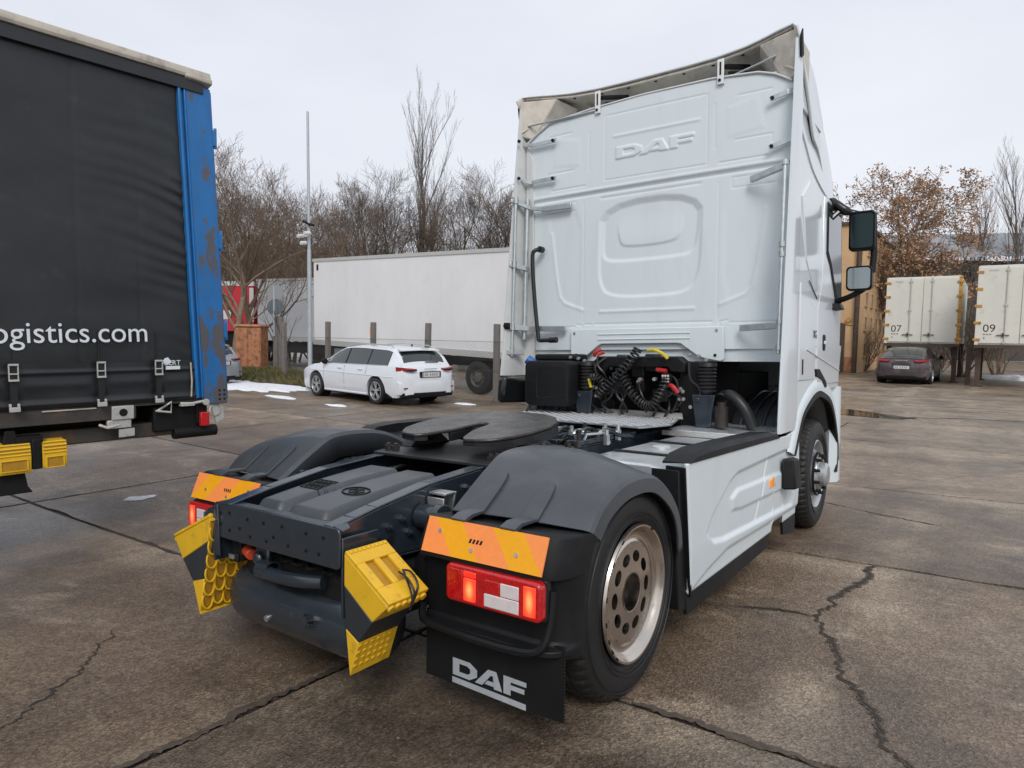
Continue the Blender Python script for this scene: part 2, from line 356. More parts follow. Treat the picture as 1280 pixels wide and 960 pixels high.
    add=N(t,'ShaderNodeMath',operation='MULTIPLY_ADD'); l(nz(120,3,.6),add.inputs[0]); add.inputs[1].default_value=.5; l(v.outputs['Distance'],add.inputs[2])
    a2=N(t,'ShaderNodeMath',operation='MULTIPLY_ADD'); l(nz(7,5,.6),a2.inputs[0]); a2.inputs[1].default_value=2.2; l(add.outputs[0],a2.inputs[2])
    bp=N(t,'ShaderNodeBump'); bp.inputs['Strength'].default_value=.55; bp.inputs['Distance'].default_value=.006; l(a2.outputs[0],bp.inputs['Height']); l(bp.outputs[0],b.inputs['Normal'])
    return m
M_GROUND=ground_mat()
def axis_coords(lo,hi,fine,step,far):
    c=[]; x=lo
    while x<=hi: c.append(x); x+=step
    g=step
    x=c[-1]
    while x<far: g*=1.35; x+=g; c.append(x)
    g=step; x=c[0]
    while x>-far: g*=1.35; x-=g; c.insert(0,x)
    return c
gx=axis_coords(-24,8,0,.4,900); gy=axis_coords(-8,34,0,.4,900)
b=MB(); n2=len(gy); SX=[-14.4,-8.9,-5.45,-.02,5.6,11.0]; SY=[-6.1,-3.1,-.1,2.8,6.2,10.6,13.5]
b.add([(x,y,gz(x,y)-(.022 if SX[0]<x<SX[-1] and SY[0]<y<SY[-1] else 0)) for x in gx for y in gy],[(i*n2+j,(i+1)*n2+j,(i+1)*n2+j+1,i*n2+j+1) for i in range(len(gx)-1) for j in range(n2-1)])
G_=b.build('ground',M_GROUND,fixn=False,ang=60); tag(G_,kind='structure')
# joints between the slabs, and cracks
M_CRACK=mat('crack_dirt',(.036,.029,.024),.8,var=(30,.3),bump=(60,.004,.6))
M_CRACK2=mat('crumbled_edge',(.082,.063,.048),.75,var=(25,.35),bump=(70,.004,.6))
def crack(pts,w0,name,seed,jag=.012,m=None,z=.004,w1=None):
    jr=random.Random(seed); random.seed(seed+(5 if m else 0)); P=[];
    for (a,b_) in zip(pts[:-1],pts[1:]):
        L_=math.dist(a,b_); k=max(1,int(L_/(.014 if L_<1.5 else .03)))
        for i in range(k): P.append((lerp(a[0],b_[0],i/k),lerp(a[1],b_[1],i/k)))
    P.append(pts[-1]); vs=[]; n=len(P); jx=jy=0
    for i,p in enumerate(P):
        q0=P[max(0,i-1)]; q1=P[min(n-1,i+1)]; dx,dy=q1[0]-q0[0],q1[1]-q0[1]; l=math.hypot(dx,dy) or 1; nx,ny=-dy/l,dx/l
        jx=jx*.86+jr.gauss(0,jag*.36); w=(w0 if w1 is None else lerp(w0,w1,i/n))*(.35+.5*random.random()+1.1*max(0,mnoise.noise(Vector((p[0]*3.1,p[1]*3.1,seed)))+.15))*min(1,(i+.3)/9,(n-i-.7)/9)
        for s in(1,-1):
            x=p[0]+nx*(jx+s*w/2); y=p[1]+ny*(jx+s*w/2); vs.append((x,y,gz(x,y)+z))
    b=MB(); b.add(vs,[(2*i,2*i+1,2*i+3,2*i+2) for i in range(n-1)]); o=b.build(name,m or M_CRACK,flat=True); return tag(o,kind='structure')
C1=[(1.84,2.8),(1.82,2.37),(1.77,2.09),(1.74,1.84),(1.76,1.61),(1.72,1.47),(1.79,1.28),(1.88,1.04),(1.93,.76),(2.03,.59),(2.14,.35),(2.23,.17),(2.29,.07),(2.4,-.12)]
crack(C1,.036,'crack',1,.030,M_CRACK2,.004); crack(C1,.013,'crack',1,.030,None,.008)
crack([(1.72,1.47),(1.57,1.43),(1.44,1.39),(1.26,1.32)],.03,'crack',2,.02,M_CRACK2); crack([(1.72,1.47),(1.57,1.43),(1.44,1.39),(1.26,1.32)],.014,'crack',2,.02,None,.008)
crack([(2.05,-.14),(2.3,-.1),(2.55,-.2)],.16,'crack',3,.02,M_CRACK2)
# cast slabs with open joints between them, dirt lying at the bottom of the joints
def slab(x0,x1,y0,y1,seed):
    rg=random.Random(seed); nx,ny=30,22; g=.5*rg.uniform(.026,.042); vs=[]; dz=rg.uniform(-.003,.003)
    ex=[[rg.gauss(0,.0032) for _ in range(ny)] for _ in range(2)]; ey=[[rg.gauss(0,.0032) for _ in range(nx)] for _ in range(2)]
    for i in range(nx):
        for j in range(ny):
            x=lerp(x0+g,x1-g,i/(nx-1)); y=lerp(y0+g,y1-g,j/(ny-1))
            if i==0: x+=abs(ex[0][j])*(5 if rg.random()<.12 else 1)
            if i==nx-1: x-=abs(ex[1][j])*(5 if rg.random()<.12 else 1)
            if j==0: y+=abs(ey[0][i])*(5 if rg.random()<.12 else 1)
            if j==ny-1: y-=abs(ey[1][i])*(5 if rg.random()<.12 else 1)
            edge=i in(0,nx-1) or j in(0,ny-1); vs.append((x,y,gz(x,y)-(.003 if edge else .0)+dz*0))
    fs=[(i*ny+j,(i+1)*ny+j,(i+1)*ny+j+1,i*ny+j+1) for i in range(nx-1) for j in range(ny-1)]
    rim=[i*ny for i in range(nx)]+[(nx-1)*ny+j for j in range(1,ny)]+[i*ny+ny-1 for i in range(nx-2,-1,-1)]+[j for j in range(ny-2,0,-1)]
    o_=len(vs); vs+=[(vs[q][0],vs[q][1],vs[q][2]-.03) for q in rim]; m=len(rim)
    fs+=[(rim[k],o_+k,o_+(k+1)%m,rim[(k+1)%m]) for k in range(m)]
    b=MB(); b.add(vs,fs); return b.build('slab',M_GROUND,G_,ang=50)
k_=0
for i in range(len(SX)-1):
    for j in range(len(SY)-1): slab(SX[i],SX[i+1],SY[j],SY[j+1],1000+k_); k_+=1
for sd,y in enumerate(SY[1:-1]): crack([(lerp(SX[0],SX[-1],q/30),y) for q in range(31)],.05,'joint_dirt',50+sd,.002,None,-.012)
for sd,x in enumerate(SX[1:-1]): crack([(x,lerp(SY[0],SY[-1],q/30)) for q in range(31)],.05,'joint_dirt',60+sd,.002,None,-.0125)
crack([(lerp(1.2,2.6,q/12),-.10+.004*math.sin(q*2.1)) for q in range(13)],.048,'crack',71,.02,M_CRACK2,.003)
crack([(-.02+.004*math.sin(q*1.7),lerp(-2.2,-.5,q/14)) for q in range(15)],.046,'crack',72,.02,M_CRACK2,.003)
crack([(-1.41,-1.06),(-1.24,-1.2),(-.98,-1.42),(-.81,-1.64),(-.69,-1.8),(-.5,-2.1)],.016,'crack',31,.03)
crack([(1.05,4.98),(1.49,4.75),(1.84,4.61),(2.18,4.5)],.02,'crack',32,.014)
crack([(-.6,15.7),(.2,15.25),(1.4,15.5),(2.0,16.0),(3.4,16.3)],.07,'crack',33,.05); crack([(.4,18.6),(1.8,19.0),(4,19.2)],.06,'crack',34,.05); crack([(-1,21.5),(1.2,22.3),(5,22.4)],.07,'crack',35,.05)
# loose grit along the worst crack and over the apron
random.seed(5); b=MB()
for k in range(1500):
    if k<450:
        p=random.choice(C1); x=p[0]+random.gauss(0,.07); y=p[1]+random.gauss(0,.16)
    else: x=random.uniform(-3,4.5); y=random.uniform(-2.2,6)
    r=random.uniform(.0025,.007)*(1.3 if random.random()<.05 else 1); z=gz(x,y); a=random.random()*6.28
    b.add([(x+r*math.cos(a+q*1.57)*random.uniform(.7,1.2),y+r*math.sin(a+q*1.57)*random.uniform(.7,1.2),z) for q in range(4)]+[(x,y,z+r*.9)],[(0,1,4),(1,2,4),(2,3,4),(3,0,4)])
tag(b.build('grit',mat('grit',(.17,.15,.125),.8,var=(200,.4)),fixn=False,flat=True),kind='stuff')
# puddle of standing water with a muddy rim
M_WATER=mat('puddle_water',(.035,.03,.024),.03,spec=.6)
def blob(pts,name,m,z,seed,amp=.08):
    random.seed(seed); c=(sum(p[0] for p in pts)/len(pts),sum(p[1] for p in pts)/len(pts)); P=smooth_path([(p[0],p[1],0) for p in pts+[pts[0]]],6)[:-1]; P=[(p.x+random.gauss(0,amp*.2),p.y+random.gauss(0,amp*.2)) for p in P]
    b=MB(); b.add([(c[0],c[1],gz(*c)+z)]+[(x,y,gz(x,y)+z) for x,y in P],[(0,1+i,1+(i+1)%len(P)) for i in range(len(P))]); return tag(b.build(name,m,flat=True),kind='structure')
blob([(-1.9,15.6),(-.6,14.9),(.45,14.75),(1.1,15.1),(.5,15.6),(-.5,16.3),(-1.6,16.5)],'puddle',M_WATER,.012,3,.2)
blob([(-3.2,17.5),(-2.2,16.9),(-1.9,17.8),(-2.8,18.3)],'puddle',M_WATER,.012,4,.2)
M_SNOW=mat('old_snow',(.78,.8,.83),.6,var=(6,.08),bump=(18,.02,.6),dirt=(5,.55,(.4,.37,.33),.5))
def snow(pts,h,seed,label):
    random.seed(seed); c=Vector((sum(p[0] for p in pts)/len(pts),sum(p[1] for p in pts)/len(pts),0)); P=smooth_path([(p[0],p[1],0) for p in pts+[pts[0]]],10)[:-1]
    P=[c+(p-c)*random.uniform(.86,1.1) for p in P]; n=len(P); vs=[]; rings=[(1,.004),(.93,.5),(.75,.85),(.5,1),(.25,.95)]
    for k,hh in rings:
        for p in P:
            q=c+(p-c)*k; vs.append((q.x,q.y,gz(q.x,q.y)+h*hh*(.75+.5*mnoise.noise(Vector((q.x*2,q.y*2,seed)))) if k<1 else gz(q.x,q.y)+.004))
    vs.append((c.x,c.y,gz(c.x,c.y)+h)); fs=[(r*n+i,r*n+(i+1)%n,(r+1)*n+(i+1)%n,(r+1)*n+i) for r in range(4) for i in range(n)]+[(4*n+i,4*n+(i+1)%n,5*n) for i in range(n)]
    b=MB(); b.add(vs,fs); o=b.build('snow_patch',M_SNOW,ang=80); return tag(o,label,'snow',kind='stuff')
snow([(-19.2,9.6),(-16.6,8.6),(-14.6,9.2),(-14.3,10.2),(-15.6,10.7),(-17.6,10.5),(-20.5,11.6),(-22,11.2)],.09,1,'largest white snow patch below the grass verge')
snow([(-17.6,8.3),(-16.2,7.6),(-15.6,7.9),(-16.6,8.6),(-18.4,9.0)],.05,2,'long thin snow patch nearest the blue trailer post')
snow([(-13.9,8.3),(-13.1,8.1),(-12.4,8.15),(-12.7,8.4),(-13.4,8.55)],.04,3,'snow strip in front of the white estate car wheel')
snow([(-10.9,7.95),(-10.4,7.8),(-10.1,7.95),(-10.5,8.15)],.04,4,'small snow lump under the estate car rear wheel')
snow([(-8.7,10.3),(-8.3,10.25),(-8.1,10.45),(-8.5,10.6)],.04,5,'snow patch behind the estate car bumper')
snow([(-4.9,.60),(-4.78,.5),(-4.68,.62),(-4.78,.85)],.03,6,'snow lump on concrete under the dark curtain trailer')
snow([(-4.35,1.75),(-4.1,1.7),(-4.0,1.95),(-4.25,2.1)],.03,7,'snow lump beside the trailer bumper tube')
# ================================================================== TRACTOR UNIT (truck coordinates: x right, y forward, z up)
TR=empty('tractor_unit','white two axle tractor unit seen from behind with bare fifth wheel and tall sleeper cab','tractor unit',T.copy())
TR.empty_display_size=.5
# ---- chassis
RAIL=[(-1.0,.83),(-.9,.85),(-.78,.873),(-.45,.925),(-.1,.95),(.2,.955),(4.3,.955)]
RBOT=[(-1.0,.685),(-.9,.68),(-.78,.66),(-.45,.645),(-.1,.645),(.2,.645),(4.3,.645)]
for s in(-1,1):
    b=MB(); web=[(s*.395,y,z) for y,z in RAIL]+[(s*.395,y,z) for y,z in RBOT[::-1]]
    b.prism(web,(-s*.009,0,0))
    for (y0,z0),(y1,z1) in zip(RAIL[:-1],RAIL[1:]):
        b.hexa([(s*.398,y0,z0+.001),(s*.325,y0,z0+.001),(s*.325,y1,z1+.001),(s*.398,y1,z1+.001),(s*.398,y0,z0+.011),(s*.325,y0,z0+.011),(s*.325,y1,z1+.011),(s*.398,y1,z1+.011)])
    for (y0,z0),(y1,z1) in zip(RBOT[:-1],RBOT[1:]):
        b.hexa([(s*.398,y0,z0-.011),(s*.325,y0,z0-.011),(s*.325,y1,z1-.011),(s*.398,y1,z1-.011),(s*.398,y0,z0-.001),(s*.325,y0,z0-.001),(s*.325,y1,z1-.001),(s*.398,y1,z1-.001)])
    b.build('frame_rail',M_FRAME,TR,bevel=.004)
b=MB(); b.prism([(x,-1.003,z) for x,z in rrect(-.455,.425,.675,.838,.02)],(0,.012,0))
b.box(-.44,.41,-.99,-.93,.826,.838); b.box(-.44,.41,-.99,-.94,.676,.688)
cm=b.build('rear_crossmember',M_FRAME,TR,bevel=.004)
b=MB()
for x,z in [(-.40,.79),(-.40,.74),(-.33,.80),(-.33,.72),(-.19,.79),(-.17,.715),(-.07,.79),(-.05,.715),(.06,.795),(.1,.72),(.22,.79),(.22,.72),(.33,.79),(-.25,.74),(.0,.74),(.3,.72)]:
    b.cyl((x,-1.0045,z),(x,-1.006,z),.0075,n=10)
b.build('bolt_holes',M_UNDER,cm)
# corner opening cap at the rail end
b=MB()
b.prism([(.385,-1.0,.84),(.44,-1.0,.828),(.44,-.96,.834),(.385,-.93,.846)],(0,0,.006)); b.build('corner_plate',M_FRAME,TR,bevel=.002)
for y in(.95,2.0):
    b=MB(); b.box(-.386,.386,y-.05,y+.05,.7,.9); b.build('crossmember',M_FRAME,TR,bevel=.006)
b=MB(); b.box(-.386,.386,-.3,-.22,.66,.86); b.build('crossmember',M_FRAME,TR,bevel=.006)
# bolts along the outside of the right rail
for y,z in [(-.86,.77),(-.8,.775),(-.72,.79),(-.64,.81),(-.6,.745),(-.52,.83),(-.4,.86),(-.47,.75),(-.33,.87),(-.2,.88)]:
    b=MB(); zz=z; b.cyl((.395,y,zz),(.412,y,zz),.018,n=6); b.cyl((.411,y,zz),(.43,y,zz),.0095,n=8); b.build('rail_bolt',M_FRAME,TR)
for y,z in [(-.7,.725),(-.56,.78),(-.3,.8),(-.25,.74)]: b=MB(); b.cyl((.3945,y,z),(.3962,y,z),.022,n=14); b.build('rail_hole',M_UNDER,TR)
# bracket and round stub that carry the right mudguard
b=MB(); b.cyl((.4,-.52,.8),(.53,-.52,.8),.055,n=20); b.cyl((.53,-.52,.8),(.62,-.52,.79),.03,n=16); b.cyl((.5,-.52,.8),(.535,-.52,.8),.064,n=20)
b.build('mudguard_stub',M_FRAME,TR,bevel=.004)
b=MB(); b.prism([(.40,-.47,.89),(.40,-.40,.89),(.5,-.40,.89),(.5,-.47,.89)],(0,0,.012)); b.prism([(.40,-.40,.9),(.5,-.40,.9),(.47,-.40,.76),(.40,-.40,.74)],(0,.012,0)); b.prism([(.40,-.47,.88),(.5,-.47,.88),(.5,-.47,.84),(.41,-.47,.8)],(0,-.012,0))
b.build('mudguard_bracket',M_ALU2,TR,bevel=.003)
b=MB(); b.box(-.56,-.40,-.5,-.42,.86,.885); b.cyl((-.48,-.46,.88),(-.48,-.46,.91),.016,n=8); b.cyl((-.53,-.46,.88),(-.53,-.46,.905),.014,n=8); b.build('mudguard_bracket',M_FRAME,TR,bevel=.003)
# moulded cover between the rails
def cov(u,v):
    x=lerp(-.3,.3,u); y=lerp(-.955,-.2,v); a=abs(x)
    e=min(1,(.3-a)/.04); ee=min(1,v/.07); e2=min(1,(1-v)/.06)
    h=.792+.085*v
    ridge=.062*float(sst(.26,.22,a))
    chan=-.03*float(sst(.045,.02,abs(x+.02-.05*(v-.5))))
    return (x,y,h+ridge*min(ee,e2)+1.4*chan*min(ee,e2)+.012*math.sin(math.pi*v))
b=MB(); b.grid(61,61,cov); cv=b.build('frame_cover',M_BLACKT,TR,solid=.02,ang=60)
def cz(x,y): return cov((x+.3)/.6,(y+.955)/.755)[2]
b=MB()
def oval(cx,cy,rx,ry,n=26): return [(cx+rx*math.cos(2*math.pi*k/n),cy+ry*math.sin(2*math.pi*k/n)) for k in range(n+1)]
b.tube([(x,y,cz(x,y)+.002) for x,y in oval(.13,-.66,.075,.05)],.0045,6,caps=False)
for q in([(.085,-.66),(.115,-.63),(.145,-.66),(.115,-.69),(.085,-.66)],[(.12,-.66),(.15,-.63),(.18,-.66),(.15,-.69),(.12,-.66)]): b.tube([(x,y,cz(x,y)+.002) for x,y in q],.004,5)
b.build('embossed_emblem',M_BLACK,cv)
b=MB()
for i in range(3):
    for j in range(5):
        x=-.19+j*.032; y=-.7+i*.045; b.tube([(xx,yy,cz(xx,yy)+.0015) for xx,yy in [(x-.012,y-.016),(x+.012,y-.016),(x+.012,y+.016),(x-.012,y+.016),(x-.012,y-.016)]],.003,5)
b.build('embossed_grid',M_BLACK,cv)
# cables in the frame
for k,(a,c2,d,e,r) in enumerate([((-.3,.05,.86),(-.22,-.1,.9),(-.2,-.28,.86),(-.33,-.3,.8),.011),((-.26,.1,.87),(-.18,-.08,.91),(-.15,-.26,.87),(-.26,-.33,.8),.011),((.1,.1,.8),(.2,-.05,.86),(.26,-.2,.84),(.34,-.3,.76),.009)]):
    b=MB(); b.tube(smooth_path([a,c2,d,e],6),r,7); b.build('brake_hose',M_CABLE,TR)
# air tank across the tail
b=MB(); cy,cz_,r=-.80,.385,.150
b.lathe([(0,-.49),(.06,-.487),(.10,-.476),(.13,-.455),(.145,-.425),(r,-.39),(r,.39),(.145,.425),(.13,.455),(.0,.49)],(0,cy,cz_),(1,0,0),40)
at_=b.build('air_tank',M_FRAME,TR,ang=50)
b=MB(); b.cyl((-.13,-.94,.345),(-.13,-.956,.342),.014,n=14); b.build('tank_plug',M_ALU2,at_)
b=MB(); b.cyl((.18,-.945,.41),(.18,-.985,.415),.02,n=6); b.tube([(.15,-.94,.42),(.15,-.97,.43),(.2,-.98,.4),(.21,-.945,.39)],.006,6); b.build('drain_valve',M_FRAME,at_)
for x in():
    b=MB(); b.lathe([(r+.001,-.018),(r+.006,-.018),(r+.006,.018),(r+.001,.018)],(x,cy,cz_),(1,0,0),40); b.build('tank_strap',M_UNDER,at_)
b=MB(); b.tube(smooth_path([(-.2,-.86,.52),(-.18,-.93,.56),(-.1,-.96,.555),(.1,-.965,.565),(.24,-.93,.575)],6),.03,12); b.lathe([(.038,-.04),(.044,-.04),(.044,.04),(.038,.04)],(-.13,-.945,.56),(1,0,0),20)
b.build('exhaust_hose',M_FRAME,TR)
b=MB(); b.obox((-.2,-.9,.59),(.08,.07,.13),Matrix.Rotation(.3,3,'Z')); b.cyl((-.2,-.93,.6),(-.2,-.96,.6),.03,n=14); b.build('valve_block',M_FRAME,TR,bevel=.012)
b=MB(); b.cyl((-.31,-.93,.615),(-.24,-.95,.61),.025,n=12); b.build('red_coupling',mat('coupling_red',(.5,.06,.02),.4),TR,bevel=.003)
b=MB(); b.box(-.4,-.33,-.95,-.9,.56,.66); b.box(-.37,-.33,-.965,-.95,.56,.6); b.build('connector_block',M_UNDER,TR,bevel=.006)
b=MB(); b.box(-.39,-.35,-.972,-.965,.575,.595); b.build('connector_tag',M_ALU2,TR)
for k in range(7):
    random.seed(k); x=-.36+.1*k
    b=MB(); b.tube(smooth_path([(x,-.7,.64),(x+.03,-.88+.04*random.random(),.62),(x+.09,-.9,.6),(x+.16,-.75,.62)],5),.009,6); b.build('brake_hose',M_CABLE,TR)
b=MB(); b.box(-.385,.385,-.9,1.5,.35,.62); b.build('axle_housing',M_UNDER,TR,bevel=.05)
b=MB(); b.cyl((-.7,0,.475),(.7,0,.475),.11,n=20); b.lathe([(0,-.26),(.16,-.2),(.24,-.05),(.24,.05),(.16,.2),(0,.26)],(0,.0,.475),(0,1,0),24); b.build('rear_axle',M_UNDER,TR)
for s in(-1,1):
    b=MB(); b.lathe([(0,0),(.12,.0),(.15,.06),(.15,.18),(.11,.24),(0,.24)],(s*.47,-.42,.42),(0,0,1),20); b.build('air_spring',M_UNDER,TR)
# loop of cable by the right mudguard
b=MB(); b.tube(smooth_path([(.47,-.55,.68),(.56,-.62,.64),(.62,-.62,.6),(.6,-.56,.56),(.5,-.52,.57),(.45,-.54,.62),(.52,-.6,.65),(.6,-.56,.66)],6),.006,6); b.build('loose_cable',M_CABLE,TR)
b=MB(); b.beam((.44,-.47,.7),(.58,-.5,.5),.02,.012); b.beam((.42,-.5,.55),(.58,-.5,.5),.02,.012); b.build('mudguard_stay',M_UNDER,TR)
# ---- wheels
TY=[(.292,-.118),(.30,-.13),(.312,-.138),(.345,-.147),(.375,-.150),(.405,-.147),(.43,-.140),(.447,-.132),(.459,-.118),(.465,-.104),(.470,-.09),(.4745,-.058),(.4745,-.048),(.465,-.046),(.465,-.038),(.4745,-.036),(.4755,-.006),(.466,-.004),(.466,.004),(.4755,.006),(.4745,.036),(.465,.038),(.465,.046),(.4745,.048),(.4745,.058),(.470,.09),(.465,.104),(.459,.118),(.447,.132),(.43,.14),(.405,.147),(.375,.15),(.345,.147),(.312,.138),(.30,.13),(.292,.118)]
def tyre(cx,cy,s,parent,R0=.475,k=1.0,nblk=52):
    n=nblk*4; b=MB(); prof=TY; vs=[]; sc=R0/.4755
    for i,(r,h) in enumerate(prof):
        for a in range(n):
            th=2*math.pi*a/n; rr=r*sc
            if r>.4585 and abs(h)>.05:
                if a%4==0: rr-=.010 if r<.472 else .007
            elif .44<r<.4585 and a%4==0: rr-=.005
            vs.append((cx+s*h*k,cy+rr*math.sin(th),R0-.004+rr*math.cos(th)))
    fs=[(i*n+a,i*n+(a+1)%n,(i+1)*n+(a+1)%n,(i+1)*n+a) for i in range(len(prof)-1) for a in range(n)]
    mi=[1 if i in range(9,26) else 0 for i in range(len(prof)-1) for a in range(n)]
    b.v=vs;b.f=fs;b.m=mi
    t=b.build('tyre',[M_RUBBER,M_TREAD],parent,ang=30)
    b=MB()
    for rr,hh in((.333,.1475),(.352,.151),(.425,.1425)): b.lathe([(rr*sc-.002,hh-.002),(rr*sc,hh+.0015),(rr*sc+.002,hh-.002)],(cx,cy,R0-.004),(s,0,0),72)
    b.build('sidewall_rib',M_RUBBER,t,fixn=False); return t
def disc_with_holes(b,c,s,h,ri,ro,rh,hr,hl,nh,depth,mi=0,dish=0):
    """wheel disc: ring of oval holes, all around radius rh; hl radial half length, hr tangential half width"""
    n=40
    for k in range(nh):
        a0=2*math.pi*(k+.5)/nh; half=math.pi/nh; ob=[];hb=[]
        for q in range(n):
            t=2*math.pi*q/n; dx,dy=math.cos(t),math.sin(t) # dx radial, dy tangential
            lo,hi=0,1.0
            for _ in range(26):
                m_=(lo+hi)/2; X=rh+dx*m_; Y=dy*m_; rr=math.hypot(X,Y); an=math.atan2(Y,X)
                if ri<=rr<=ro and abs(an)<=half: lo=m_
                else: hi=m_
            ob.append((rh+dx*lo,dy*lo)); hb.append((rh+dx*hl,dy*hr))
        def P(X,Y,hh):
            rr=math.hypot(X,Y); an=math.atan2(Y,X)+a0
            return (c[0]+s*(hh+dish*(rr-ri)/(ro-ri)),c[1]+rr*math.sin(an),c[2]+rr*math.cos(an))
        vs=[P(x,y,h) for x,y in ob]+[P(x,y,h) for x,y in hb]+[P(x*.995+.005*rh,y*.96,h-depth) for x,y in hb]
        fs=[(q,(q+1)%n,n+(q+1)%n,n+q) for q in range(n)]+[(n+q,n+(q+1)%n,2*n+(q+1)%n,2*n+q) for q in range(n)]
        b.add(vs,fs,mi)
def rear_wheel(s):
    r=bpy.data.objects.new('rear_wheel',None); COL.objects.link(r); r.parent=TR
    c=(s*1.076,0,.471)
    tyre(s*1.062,0,s,r,k=.95); tyre(s*.735,0,s,r)
    b=MB()
    # outer rim: flange, bead seat, well, disc
    b.lathe([(.286,.115),(.301,.118),(.306,.128),(.301,.14),(.292,.139),(.284,.130),(.277,.124),(.272,.114),(.264,.106),(.254,.101),(.244,.099),(.234,.1),(.226,.105),(.222,.106)],c,(s,0,0),96)
    disc_with_holes(b,c,s,.112,.084,.2221,.158,.036,.0255,10,.03,dish=-.006)
    b.lathe([(.0841,.112),(.088,.1145),(.083,.113),(.081,.08),(.08,-.02)],c,(s,0,0),64)
    rim=b.build('rim',M_ALU,r,ang=30)
    b=MB(); b.lathe([(0,.04),(.05,.04),(.07,.036),(.079,.03),(.079,0)],c,(s,0,0),40); b.lathe([(0,.0),(.25,-.0)],c,(s,0,0),40); b.build('hub',M_UNDER,r)
    b=MB()
    for a in (40,52,64,80,100,128,150,210): # balance weights and chips on the flange lip
        t=R(a+180 if s>0 else a); b.obox((c[0]+s*.141,c[1]+.297*math.sin(t),c[2]+.297*math.cos(t)),(.004,.02,.008),Matrix.Rotation(-t,3,'X'))
    b.build('rim_clip',M_UNDER,rim)
rear_wheel(1); rear_wheel(-1)
WB=3.815
def front_wheel(s):
    r=bpy.data.objects.new('front_wheel',None); COL.objects.link(r); r.parent=TR
    r.matrix_parent_inverse=Matrix(); cx=s*1.06
    tyre(cx,WB,s,r,.492)
    c=(s*1.055,WB,.488); b=MB()
    b.lathe([(.29,.118),(.305,.124),(.308,.135),(.3,.142),(.288,.13),(.278,.1),(.272,.03),(.268,.03),(.235,.085),(.215,.115)],c,(s,0,0),72)
    disc_with_holes(b,c,s,.115,.15,.216,.19,.016,.02,10,.02)
    b.lathe([(.15,.115),(.145,.165),(.14,.17)],c,(s,0,0),60)
    b.build('rim',M_STEEL,r,ang=30)
    b=MB(); b.lathe([(.142,.12),(.185,.13),(.19,.14),(.19,.15),(.15,.155),(.148,.16),(.11,.165),(.105,.215),(.08,.235),(0,.24)],c,(s,0,0),48)
    h=b.build('hub',M_STEEL,r,ang=30)
    b=MB(); b.lathe([(.186,.131),(.196,.135),(.196,.151),(.184,.1525)],c,(s,0,0),48); b.build('hub_ring',M_UNDER,h)
    for k in range(10):
        a=2*math.pi*k/10; b=MB(); p=(c[0]+s*.15,c[1]+.168*math.sin(a),c[2]+.168*math.cos(a)); b.cyl(p,(p[0]+s*.045,p[1],p[2]),.017,.014,n=6); b.build('wheel_nut',M_UNDER,r)
front_wheel(1); front_wheel(-1)
b=MB(); b.box(-.95,.95,WB-.06,WB+.06,.4,.52); b.build('front_axle',M_UNDER,TR,bevel=.02)
